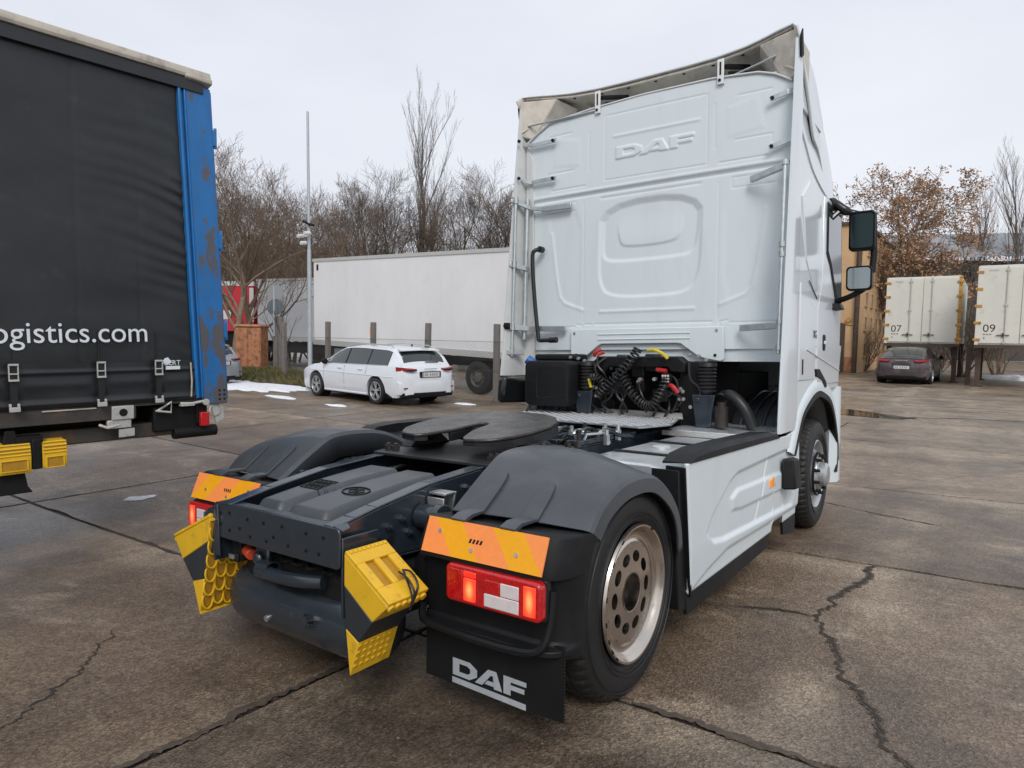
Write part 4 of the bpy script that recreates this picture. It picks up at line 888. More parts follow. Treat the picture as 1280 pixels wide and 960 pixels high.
# wind deflector on the roof, open at the back
def yrear(x): return float(np.interp(abs(x),[0,.3,.55,.8,.95,1.1,1.27],[2.84,2.838,2.82,2.765,2.70,2.62,2.545]))
b=MB(); nu2,nv2=49,26
def defl(u,v):
    tt=2*u-1; x=math.copysign(1.262*(1-(1-abs(tt))**1.7),tt); a=abs(x)/1.262
    y0=yrear(x); y=lerp(y0,4.15,v)
    zt=float(np.interp(y,[2.55,3.0,3.4,3.8,4.15],[4.0,4.0,3.93,3.72,3.4]))
    edge=float(sst(.955,1.0,a))
    z=zt-(.05+.62*min(1,v*2.6))*edge**1.5+.02*(1-a*a)
    x2=x*(1-.05*v*v)*(1-.0*edge)
    return (x2,y-.03*edge,z)
b.grid(nu2,nv2,defl); o=b.build('wind_deflector',[M_WHITE,M_SHELL],CAB,ang=60)
k=o.modifiers.new('thick','SOLIDIFY'); k.thickness=.018; k.material_offset=1; k.material_offset_rim=0
nrm=o.data.polygons[len(o.data.polygons)//2].normal; k.offset=-1 if nrm.z>0 else 1
DEF=o
b=MB(); e=[(lerp(-1.2,1.2,i/40),) for i in range(41)]
b.tube([(x[0],yrear(x[0])+.03,3.98) for x in e],.014,6); b.build('deflector_edge',M_SHELL,DEF)
for k in range(4):
    x0=-.75+.5*k; b=MB(); b.tube([(x0,yrear(x0)+.25,3.93),(x0*.97,yrear(x0)+.6,3.87),(x0*.95,3.75,3.68)],.02,6); b.build('deflector_rib',M_SHELL,DEF)
for k in range(9): b=MB(); b.cyl((-1.05+.26*k,yrear(-1.05+.26*k)+.05,3.985),(-1.05+.26*k,yrear(-1.05+.26*k)+.05,3.965),.014,n=8); b.build('deflector_stud',M_UNDER,DEF)
# side extenders with their inner faces
def yedge(z): return float(np.interp(z,[.95,1.1,3.8,4.0],[2.24,2.25,2.56,2.585]))
for s in(-1,1):
    r=bpy.data.objects.new('side_extender',None); COL.objects.link(r); r.parent=CAB
    zb=1.36 if s<0 else .985
    zs=[lerp(zb,3.90,k/26) for k in range(27)]
    b=MB(); ss=[]
    for z in zs:
        ye=yedge(z); xo=1.255-.004*(z>3.3)*(z-3.3); top=max(0,(z-3.7)/.23)
        ss.append([(s*(xo-.004),ye,z),(s*xo,ye+.012,z),(s*(xo+.004),ye+.15,z),(s*(xo-.002),2.74+.5*top*0,z),(s*(xo-.045),2.735,z),(s*(xo-.045),ye+.16,z),(s*(xo-.03),ye+.02,z),(s*(xo-.02),ye,z)])
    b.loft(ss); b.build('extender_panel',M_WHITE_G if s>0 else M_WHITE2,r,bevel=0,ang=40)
    if s<0:
        b=MB(); b.hexa([(-1.262,2.235,1.12),(-1.20,2.235,1.10),(-1.10,2.6,1.10),(-1.255,2.7,1.10),(-1.262,2.24,1.33),(-1.17,2.25,1.36),(-1.08,2.6,1.30),(-1.258,2.7,1.36)]); b.build('extender_foot',M_BLACK2,r,bevel=.03)
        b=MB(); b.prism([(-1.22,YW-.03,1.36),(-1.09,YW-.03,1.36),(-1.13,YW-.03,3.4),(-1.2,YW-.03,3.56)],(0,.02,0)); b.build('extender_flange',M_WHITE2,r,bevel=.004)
        # joints and fixings on the inner face
        b=MB()
        for z in(3.62,3.0): b.prism([(-1.2105,yedge(z)+.03,z),(-1.2105,2.63,z-.03),(-1.2105,2.63,z-.024),(-1.2105,yedge(z)+.03,z+.006)],(.004,0,0))
        b.build('panel_joint',M_UNDER,r)
    # inner gusset where extender and deflector meet
    b=MB(); b.hexa([(s*1.236,2.575,3.62),(s*1.14,2.66,3.60),(s*1.10,3.0,3.62),(s*1.236,3.0,3.62),(s*1.24,2.565,3.955),(s*.93,2.71,3.965),(s*.85,3.0,3.94),(s*1.24,3.0,3.94)]); b.build('extender_gusset',M_SHELL,r,bevel=.012)
    b=MB(); b.tube([(s*1.225,2.572,3.66),(s*1.12,2.645,3.74),(s*.99,2.69,3.93)],.008,6); b.build('gusset_edge',M_SHELL,r)
    b=MB(); b.prism([(s*1.236,y,z) for y,z in [(2.66,3.45),(3.5,3.45),(3.45,3.55),(3.25,3.68),(3.0,3.84),(2.66,3.94)]],(-s*.02,0,0)); b.build('extender_filler',M_WHITE_G,r)
    b=MB(); b.prism([(s*1.262,2.60,3.74),(s*1.262,2.57,3.9),(s*1.262,2.62,3.96),(s*1.262,2.66,3.78)],(s*.01,0,0)); b.build('rubber_gap',M_UNDER,r)
def strip(pts,wd,name,m,parent,th=.006,bev=0):
    b=MB()
    for a,c in zip(pts[:-1],pts[1:]): b.beam(a,c,th,wd)
    return b.build(name,m,parent,bevel=bev)
for z in(3.53,3.185):
    o=strip([(-1.232,yedge(z)+.06,z+.03),(-1.12,2.595,z),(-.85,2.585,z)],.035,'fairing_bracket',M_ZINC,CAB,.012)
    b=MB(); b.cyl((-1.2,2.5,z+.028),(-1.2,2.485,z+.028),.016,n=8); b.cyl((-.88,2.582,z),(-.88,2.57,z),.016,n=8); b.build('bracket_bolt',M_UNDER,o)
for z in(3.49,3.13):
    o=strip([(1.225,yedge(z)+.1,z+.035),(1.17,2.595,z+.02),(1.05,2.585,z-.01)],.035,'fairing_bracket',M_ZINC,CAB,.012)
    b=MB(); b.cyl((1.07,2.582,z-.005),(1.07,2.57,z-.005),.014,n=8); b.build('bracket_bolt',M_UNDER,o)
def rod(p,q,r,name='locking_rod'):
    b=MB(); b.cyl(p,q,r,n=14); return b.build(name,M_ZINC,CAB)
rod((-1.205,2.455,3.01),(-1.205,2.40,1.54),.015); rod((-1.155,2.575,3.03),(-1.155,2.53,1.70),.021)
for pts,wd in (([(-1.245,2.43,3.0),(-1.13,2.58,2.94),(-.95,2.6,2.915)],.035),([(-1.0,2.59,2.915),(-.68,2.59,2.91)],.05),([(-1.24,2.40,2.40),(-1.12,2.56,2.36)],.045),([(-1.24,2.36,1.815),(-1.1,2.55,1.80),(-.73,2.59,1.795)],.05),([(-1.24,2.34,1.58),(-1.14,2.5,1.575)],.05)):
    strip(pts,wd,'rod_bracket',M_ZINC,CAB,.03,.004)
for z,x,y in((3.0,-1.205,2.455),(2.40,-1.205,2.43),(1.815,-1.205,2.41),(1.6,-1.205,2.402),(2.99,-1.155,2.575),(1.82,-1.155,2.534)):
    b=MB(); b.cyl((x,y,z-.03),(x,y,z+.03),.026,n=12); b.build('rod_clamp',M_ZINC,CAB)
b=MB(); b.box(-1.25,-1.2,2.33,2.37,1.79,1.85); b.cyl((-1.22,2.345,1.82),(-1.22,2.30,1.82),.018,n=6); b.build('rod_catch',M_UNDER,CAB,bevel=.004)
rod((1.205,2.44,2.97),(1.205,2.34,1.56),.014)
for z,y in((2.95,2.44),(2.35,2.395),(2.28,2.39),(1.79,2.355),(1.6,2.342)):
    b=MB(); b.cyl((1.205,y,z-.018),(1.205,y,z+.018),.024,n=12); b.build('rod_clamp',M_ZINC,CAB)
strip([(1.205,2.45,2.93),(.92,2.59,2.90)],.05,'rod_bracket',M_ZINC,CAB,.03,.004); strip([(1.205,2.37,1.765),(.86,2.59,1.76)],.05,'rod_bracket',M_ZINC,CAB,.03,.004)
b=MB(); b.tube(smooth_path([(-1.0,2.59,2.54),(-1.03,2.53,2.53),(-1.055,2.515,2.46),(-1.03,2.515,2.1),(-.985,2.515,1.73),(-.965,2.515,1.69),(-.90,2.515,1.688),(-.8,2.515,1.69)],5),.019,10); b.cyl((-1.0,2.6,2.54),(-1.0,2.55,2.54),.03,n=12); b.cyl((-.86,2.515,1.689),(-.78,2.515,1.69),.026,n=12); b.build('crank_handle',M_CABLE,CAB)
for x in(-.43,.665):
    b=MB(); b.box(x-.026,x+.026,2.60,2.612,3.69,3.885); b.box(x-.026,x+.026,2.612,2.66,3.69,3.70); o=b.build('deflector_prop',mat('prop_white',(.78,.79,.78),.4),CAB,bevel=.003)
    b=MB(); b.box(x-.007,x+.007,2.597,2.5985,3.76,3.86); b.cyl((x-.005,2.599,3.72),(x-.005,2.592,3.72),.012,n=8); b.build('prop_slot',M_UNDER,o)
    b=MB(); b.beam((x+.02,2.63,3.83),(x+.10,2.98,3.93),.05,.03); b.beam((x+.05,2.66,3.78),(x+.16,2.95,3.86),.02,.03); b.build('prop_arm',M_UNDER,o,bevel=.003)
for p,q in(((-1.17,2.6,3.72),(-.46,2.62,3.72)),((.72,2.64,3.74),(1.19,2.66,3.85))):
    b=MB(); b.cyl(p,q,.008,n=8); b.cyl(Vector(p).lerp(Vector(q),.55),q,.011,n=8); b.build('gas_strut',M_ZINC,CAB)
# right side of the cab
def side(poly,d0,name,m,parent=CAB,d1=.0,bev=0,x=1.25):
    b=MB(); b.prism([(x+d0,y,z) for y,z in poly],(-.02-d0,0,0)); return b.build(name,m,parent,bevel=bev)
DOOR=bpy.data.objects.new('door',None); COL.objects.link(DOOR); DOOR.parent=CAB
side([(3.42,1.30),(4.40,1.30),(4.44,2.02),(4.36,2.94),(3.62,2.94),(3.56,2.2),(3.40,1.95)],.006,'door_panel',M_WHITE_G,DOOR,bev=.012)
for s in(1,-1):
    xx=s*1.25
    b=MB(); b.prism([(xx+s*.0075,y,z) for y,z in [(3.70,2.90),(4.34,2.90),(4.42,2.06),(4.15,2.07),(3.86,2.36),(3.70,2.45)]],(s*.006,0,0)); b.build('window_seal',M_UNDER,DOOR)
    b=MB(); b.prism([(xx+s*.0105,y,z) for y,z in [(3.74,2.86),(4.31,2.86),(4.38,2.10),(4.17,2.11),(3.88,2.39),(3.74,2.48)]],(s*.006,0,0)); b.build('window',M_GLASS,DOOR)
b=MB(); b.prism([(1.262,y,z) for y,z in rrect(3.62,3.72,1.60,1.74,.03)],(-.02,0,0)); hd=b.build('door_handle',M_UNDER,DOOR,bevel=.004)
b=MB(); b.box(1.26,1.272,3.635,3.705,1.655,1.685); b.build('handle_grip',M_WHITE,hd,bevel=.005)
strip([(1.258,3.05,2.15),(1.258,3.35,2.03)],.008,'side_crease',M_UNDER,CAB,.004)
strip([(1.258,3.0,1.60),(1.258,4.4,1.42)],.007,'side_crease',M_WHITE,CAB,.012)
b=MB(); b.prism([(1.2585,y,z) for y,z in [(2.86,1.52),(2.90,1.52),(2.90,1.40),(2.86,1.40)]],(-.02,0,0)); b.build('side_emblem',M_UNDER,CAB)
# character line sweeping from extender to mirror, and the sleeper side shapes
b=MB(); pth=smooth_path([(1.226,2.80,3.30),(1.231,2.95,3.20),(1.236,3.2,3.06),(1.239,3.6,2.97),(1.241,4.05,2.93)],6); b.tube([tuple(p) for p in pth],.009,8); b.build('side_swage',M_WHITE_G,CAB)
side([(2.80,2.78),(3.05,2.95),(3.38,2.92),(3.46,2.3),(3.2,2.1),(2.95,2.3)],.007,'sleeper_panel',M_WHITE_G,CAB,bev=.01)
side([(2.78,1.35),(3.32,1.35),(3.32,1.95),(3.1,2.0),(2.78,2.12)],.006,'locker_door',M_WHITE_G,CAB,bev=.012)
def emblem(txt,size,name,m,parent,mw,ext=.001):
    c=bpy.data.curves.new(name,'FONT'); c.body=txt; c.size=size; c.extrude=ext; c.align_x='CENTER'
    o=bpy.data.objects.new(name,c); COL.objects.link(o); dg=bpy.context.evaluated_depsgraph_get(); me=bpy.data.meshes.new_from_object(o.evaluated_get(dg)); bpy.data.objects.remove(o)
    o=bpy.data.objects.new(name,me); COL.objects.link(o); me.materials.clear(); me.materials.append(m); o.parent=parent; o.matrix_local=mw; return o
emblem('XG',.09,'side_badge',M_UNDER,CAB,Matrix(((0,0,1,1.2605),(1,0,0,3.30),(0,1,0,1.70),(0,0,0,1))))
# wheel arch
ARC=[(2.66,.79),(2.78,.93),(2.92,1.07),(3.15,1.165),(3.4,1.225),(3.65,1.22),(4.02,1.13),(4.27,.92),(4.41,.67),(4.37,.44)]
b=MB(); b.box(-1.0,1.0,4.40,4.70,1.24,1.66); b.build('front_panel',M_WHITE,CAB,bevel=.04)
for s in(1,-1):
    b=MB(); b.prism([(s*1.247,y,z) for y,z in [(2.68,1.40),(3.46,1.40),(3.6,1.26),(4.4,1.26),(4.55,1.66),(2.68,1.66)]],(-s*.05,0,0)); b.build('lower_side_panel',M_WHITE_G,CAB)
for s in(1,-1):
    pa=[Vector((y,z)) for y,z in ARC]; pa=[Vector((p.x,p.y)) for p in smooth_path([(p.x,p.y,0) for p in pa],4)]
    ctr=Vector((WB-.25,.5)); b=MB(); l1=[];l2=[]
    for p in pa:
        n_=(p-ctr).normalized()
        q=lambda o_:p+n_*o_
        l1.append([(s*1.256,*q(-.035)),(s*1.266,*q(-.03)),(s*1.266,*q(.018)),(s*1.25,*q(.02)),(s*1.2,*q(-.02))])
        wd=.085 if p.y>.75 else .06
        l2.append([(s*1.24,*q(.0201)),(s*1.262,*q(.021)),(s*1.261,*q(.05)),(s*1.254,*q(wd+.03)),(s*1.235,*q(wd+.05))])
    b.loft(l1); a_=b.build('arch_lip',M_BLACK,CAB,ang=30)
    b=MB(); b.loft(l2); b.build('arch_flare',M_WHITE,CAB,ang=50)
    b=MB(); n_=len(pa); b.loft([[(s*x,p.x,p.y-.01) for p in pa] for x in(.72,1.22)],closed=False,caps=False); b.build('arch_liner',M_BLACKT,CAB,solid=.01)
    for q_ in range(5):
        b=MB(); b.tube([(s*(.80+.09*q_),p.x,p.y+.004) for p in pa[:int(n_*.62)]],.012,6); b.build('liner_rib',M_BLACKT,CAB)
    # panel between skirt and arch, and front corner with bumper
    b=MB(); b.prism([(s*1.228,y if s>0 else max(y,2.72),z) for y,z in [(2.3,1.0),(2.62,1.0),(2.7,.93),(2.8,1.02),(2.95,1.13),(3.2,1.24),(3.45,1.30),(3.45,1.42),(2.3,1.42)]],(s*.02,0,0)); b.build('lower_cab_side',M_WHITE,CAB,bevel=.008)
    b=MB(); b.loft([[(s*1.2,4.3,z),(s*1.262,4.36,z),(s*1.265,4.5,z),(s*1.2,4.68,z),(s*.9,4.78,z),(s*.9,4.5,z)] for z in(.34,.5,.8,1.05,1.26)]); b.build('bumper_corner',M_WHITE,CAB,ang=50)
    b=MB(); b.box(s*1.255,s*1.272,4.42,4.5,.55,.72); b.build('corner_reflector',M_ZINC,CAB,bevel=.004)
    b=MB(); b.loft([[(s*1.22,3.95,z),(s*1.22,4.55,z),(s*1.0,4.6,z),(s*1.0,3.95,z)] for z in (1.225,1.3)]); b.build('arch_top',M_WHITE,CAB)
b=MB(); b.box(-.9,.9,4.5,4.76,.32,1.26); b.build('bumper',M_WHITE,CAB,bevel=.03)
b=MB(); b.prism([(-1.0,4.745,1.9),(1.0,4.745,1.9),(.95,4.50,2.92),(-.95,4.50,2.92)],(0,.012,0)); b.build('windscreen',M_GLASS,CAB)
side([(3.36,1.44),(3.50,1.44),(3.78,1.33),(3.83,1.28),(3.73,1.27),(3.62,1.34),(3.38,1.38)],.012,'step_recess',M_UNDER,CAB,bev=.004)
# mirrors
MR=bpy.data.objects.new('mirror',None); COL.objects.link(MR); MR.parent=CAB
def mirror_head(x0,x1,z0,z1,y,name,mg=None):
    b=MB(); A=rrect(x0,x1,z0,z1,.035,4); cx,cz=(x0+x1)/2,(z0+z1)/2
    sc=lambda k:[(cx+(x-cx)*k,cz+(z-cz)*k) for x,z in A]
    b.loft([[(x,yy,z) for x,z in sc(k)] for k,yy in((.90,y+.004),(.93,y-.008),(1.0,y),(1.0,y+.05),(.9,y+.1),(.6,y+.125))]); o=b.build(name,M_BLACK,MR,ang=40)
    b=MB(); b.prism([(x,y-.0085,z) for x,z in sc(.86)],(0,-.002,0)); b.build('mirror_glass',mg or M_MIRROR_D,o); return o
def mirror_glass_scene(o): pass
mirror_head(1.39,1.60,2.49,2.84,3.95,'main_mirror'); mirror_head(1.375,1.585,2.14,2.355,3.95,'wide_angle_mirror',M_MIRROR)
b=MB(); b.tube([(1.575,4.01,2.82),(1.585,4.02,2.45),(1.575,4.01,2.3)],.028,10); b.build('mirror_stem',M_BLACK,MR)
b=MB(); b.tube(smooth_path([(1.235,3.92,2.93),(1.27,3.95,2.93),(1.36,3.98,2.86),(1.50,4.02,2.81)],5),[.05]*5+[.042]*6+[.03]*5,12); b.tube([(1.24,3.9,2.78),(1.3,3.95,2.85)],.024,8); b.build('mirror_arm',M_BLACK2,MR)
b=MB(); b.tube(smooth_path([(1.57,4.03,2.2),(1.46,4.05,2.13),(1.36,4.1,2.09),(1.245,4.15,2.06)],5),.026,10); b.hexa([(1.24,4.0,1.98),(1.33,4.05,1.99),(1.33,4.2,1.99),(1.24,4.25,1.98),(1.24,4.0,2.04),(1.31,4.05,2.04),(1.31,4.2,2.04),(1.24,4.25,2.04)]); b.build('mirror_arm',M_BLACK,MR,bevel=.004)
# ---- under the cab: black recess with crossbeam, springs, coils, couplings
b=MB(); b.box(-.62,.72,3.0,3.04,.9,1.7); b.box(-1.15,-.62,2.95,3.0,.95,1.7); b.box(-1.2,1.2,2.7,4.5,1.66,1.72); b.box(-.6,.6,3.04,4.4,.75,1.4); b.build('engine_tunnel',M_UNDER,TR)
b=MB(); b.loft([[(x,2.42+dy,z) for x,z in [(-.36,1.40),(-.36,1.49),(-.30,1.54),(.42,1.54),(.48,1.49),(.48,1.41),(.36,1.41),(.33,1.45),(-.2,1.45),(-.24,1.40)]] for dy in(0,.12)]); bm_=b.build('cab_crossbeam',M_UNDER if False else M_BLACK,TR,bevel=.012)
for x in(-.12,.0,.13,.26): b=MB(); b.cyl((x,2.419,1.5),(x,2.416,1.5),.022,n=14); b.build('beam_hole',M_UNDER,bm_)
for x in(-.40,.66):
    b=MB(); b.lathe([(0,1.49),(.07,1.49),(.075,1.46)]+[q for k in range(7) for q in((.06,1.45-.028*k),(.074,1.436-.028*k))]+[(.06,1.25),(.045,1.24),(.045,1.12),(0,1.12)],(x,2.42,0),(0,0,1),24); b.build('cab_spring',M_CABLE,TR)
    b=MB(); b.prism([(x-.10,2.36,1.24),(x+.08,2.36,1.24),(x+.05,2.36,1.0),(x-.06,2.36,.96)],(0,.02,0)); b.prism([(x+.03,2.36,1.24),(x+.03,2.36,1.02),(x+.03,2.52,1.02),(x+.03,2.52,1.24)],(.012,0,0)); b.cyl((x-.05,2.36,1.2),(x-.05,2.345,1.2),.018,n=8); b.build('spring_bracket',M_FRAME,TR,bevel=.004)
    for q in((-.2,1.54),):
        pass
for x0_,x1_ in((.40,.60),(-.52,-.30)): b=MB(); b.box(x0_,x1_,2.5,2.53,.98,1.5); b.build('side_plate',M_UNDER,TR,bevel=.01)
for x,z in((.455,1.28),(.475,1.26),(.45,1.2),(.48,1.2),(.54,1.14),(-.30,1.27),(-.30,1.2),(-.27,1.2),(-.33,1.28),(-.48,1.52),(-.42,1.5),(.52,1.55),(.60,1.54),(.66,1.51),(-.56,1.53)):
    b=MB(); b.cyl((x,2.4,z),(x,2.385,z),.0155,n=10); b.cyl((x,2.39,z),(x,2.378,z),.01,n=8); b.build('bright_bolt',M_BOLT,TR)
def coil(pts,r,turns,name='suzi_coil',wr=.008,m=M_CABLE):
    P=smooth_path(pts,14); n=len(P); Q=[]; N_=turns*10
    up=Vector((0,1,0))
    for k in range(N_+1):
        t=k/N_*(n-1); i=min(int(t),n-2); p=P[i].lerp(P[i+1],t-i); d=(P[i+1]-P[i]).normalized(); e1=d.cross(up).normalized(); e2=d.cross(e1); a=2*math.pi*k/10; Q.append(p+e1*(r*math.cos(a))+e2*(r*math.sin(a)))
    b=MB(); b.tube(Q,wr,5); return b.build(name,m,TR)
coil([(.10,2.36,1.60),(.02,2.32,1.46),(-.12,2.30,1.32),(-.24,2.3,1.21)],.034,17)
coil([(-.02,2.33,1.38),(.06,2.30,1.26),(.18,2.28,1.16),(.27,2.28,1.15),(.33,2.3,1.25),(.36,2.34,1.36)],.034,22)
coil([(-.32,2.36,1.36),(-.25,2.33,1.36),(-.2,2.33,1.29),(-.18,2.33,1.22)],.028,10)
coil([(-.05,2.38,1.45),(-.1,2.35,1.37),(0,2.34,1.36),(.0,2.35,1.3)],.03,9)
for k,pts in enumerate([[(-.33,2.4,1.5),(-.3,2.38,1.36),(-.38,2.4,1.2),(-.36,2.42,1.05)],[(.52,2.4,1.5),(.55,2.36,1.36),(.62,2.37,1.28),(.6,2.4,1.1)],[(.3,2.42,1.4),(.42,2.38,1.35),(.43,2.4,1.2),(.36,2.44,1.08)],[(-.1,2.44,1.25),(.1,2.42,1.18),(.3,2.44,1.1),(.42,2.44,1.12)],[(-.5,2.43,1.4),(-.42,2.4,1.3),(-.36,2.4,1.32),(-.28,2.44,1.2)],[(.7,2.45,1.2),(.78,2.4,1.25),(.9,2.45,1.15),(1.0,2.5,1.0)]]):
    b=MB(); b.tube(smooth_path(pts,6),.011,6); b.build('air_hose',M_CABLE,TR)
def hose(pts,m,name,r=.014): b=MB(); b.tube(smooth_path(pts,6),r,8); return b.build(name,m,TR)
hose([(.17,2.40,1.585),(.24,2.37,1.59),(.31,2.37,1.56),(.35,2.38,1.52)],M_HOSE_Y,'yellow_hose',.014)
hose([(-.25,2.38,1.60),(-.29,2.36,1.575),(-.31,2.37,1.54)],M_HOSE_R,'red_hose',.016); hose([(-.22,2.38,1.57),(-.28,2.37,1.55)],M_HOSE_R,'red_hose',.012)
hose([(.38,2.34,1.31),(.42,2.32,1.30),(.46,2.33,1.25)],M_HOSE_R,'red_hose',.018); hose([(.24,2.42,1.43),(.33,2.41,1.42)],M_HOSE_R,'red_hose',.018)
hose([(-.38,2.38,1.37),(-.355,2.37,1.32),(-.34,2.37,1.27)],M_HOSE_Y,'yellow_hose',.013)
b=MB(); b.prism([(x,2.315,z) for x,z in rrect(.325,.395,1.32,1.40,.014)],(0,.05,0)); wl=b.build('work_lamp',M_UNDER,TR,bevel=.006)
b=MB()
for i in range(3):
    for j in range(3): b.cyl((.338+.022*i,2.3145,1.336+.024*j),(.338+.022*i,2.311,1.336+.024*j),.009,n=8)
b.build('lamp_led',M_CLEAR,wl)
b=MB(); b.cyl((-.24,2.44,1.02),(-.18,2.34,1.27),.008,n=6); b.build('dipstick',M_CABLE,TR)
b=MB(); b.cyl((.8,2.35,1.0),(.8,2.35,1.16),.05,n=20); b.cyl((.8,2.35,1.16),(.8,2.35,1.19),.035,n=16); b.build('filter_can',M_GREASE,TR)
b=MB(); b.tube(smooth_path([(.72,2.5,1.2),(.84,2.42,1.24),(.95,2.4,1.15),(1.02,2.42,1.0)],6),.045,12); b.build('intake_pipe',M_CABLE,TR)
# dark machinery behind the coils
for k in range(14):
    random.seed(300+k); x=random.uniform(-.3,.45); z=random.uniform(1.08,1.5); sx_,sz_=random.uniform(.03,.09),random.uniform(.03,.08); yy=random.uniform(2.5,2.8)
    b=MB(); b.box(x-sx_,x+sx_,yy,yy+.12,z-sz_,z+sz_); b.build('gearbox_part',[M_UNDER,M_DARKSTEEL,M_FRAME][k%3],TR,bevel=.012)
for k in range(12):
    random.seed(400+k); x=random.uniform(-.34,.5); z=random.uniform(1.15,1.55)
    b=MB(); b.tube(smooth_path([(x,2.42,z),(x+random.uniform(-.08,.08),2.36,z-.08),(x+random.uniform(-.14,.14),2.38,z-.16),(x+random.uniform(-.1,.1),2.46,z-.26)],6),random.uniform(.007,.013),6); b.build('air_hose',M_CABLE,TR)
for k in range(8):
    random.seed(500+k); x=random.uniform(-.3,.5); z=random.uniform(1.1,1.5); b=MB(); b.cyl((x,2.47,z),(x,2.43,z),.016,n=8); b.build('pipe_union',[M_BOLT,M_ALU2,M_FRAME][k%3],TR)
# fluid tank left of the coils
b=MB(); A=rrect(-.935,-.47,1.10,1.50,.05,4); c0=(-.70,1.30)
sc=lambda k:[(c0[0]+(x-c0[0])*k,c0[1]+(z-c0[1])*k) for x,z in A]
b.loft([[(x,y,z) for x,z in sc(k)] for k,y in((.9,2.215),(.96,2.22),(1,2.245),(1,2.52),(.95,2.54))]); dt=b.build('fluid_tank',M_BLACK,TR,ang=35)
b=MB(); b.tube([(x,2.217,z) for x,z in rrect(-.80,-.52,1.17,1.44,.03,3)+[(-.52,1.2)]],.005,6); b.tube([(-.92,2.22,1.36),(-.78,2.217,1.30),(-.64,2.217,1.295)],.005,6); b.build('tank_moulding',M_BLACK,dt)
b=MB(); b.cyl((-.90,2.32,1.47),(-.955,2.29,1.515),.042,n=16); b.build('filler_cap',M_BLUE_CAP,dt,bevel=.005)
b=MB(); b.box(-.50,-.42,2.46,2.6,1.05,1.5); b.box(-.95,-.5,2.4,2.6,1.5,1.56); b.build('tank_bracket',M_UNDER,TR,bevel=.02)
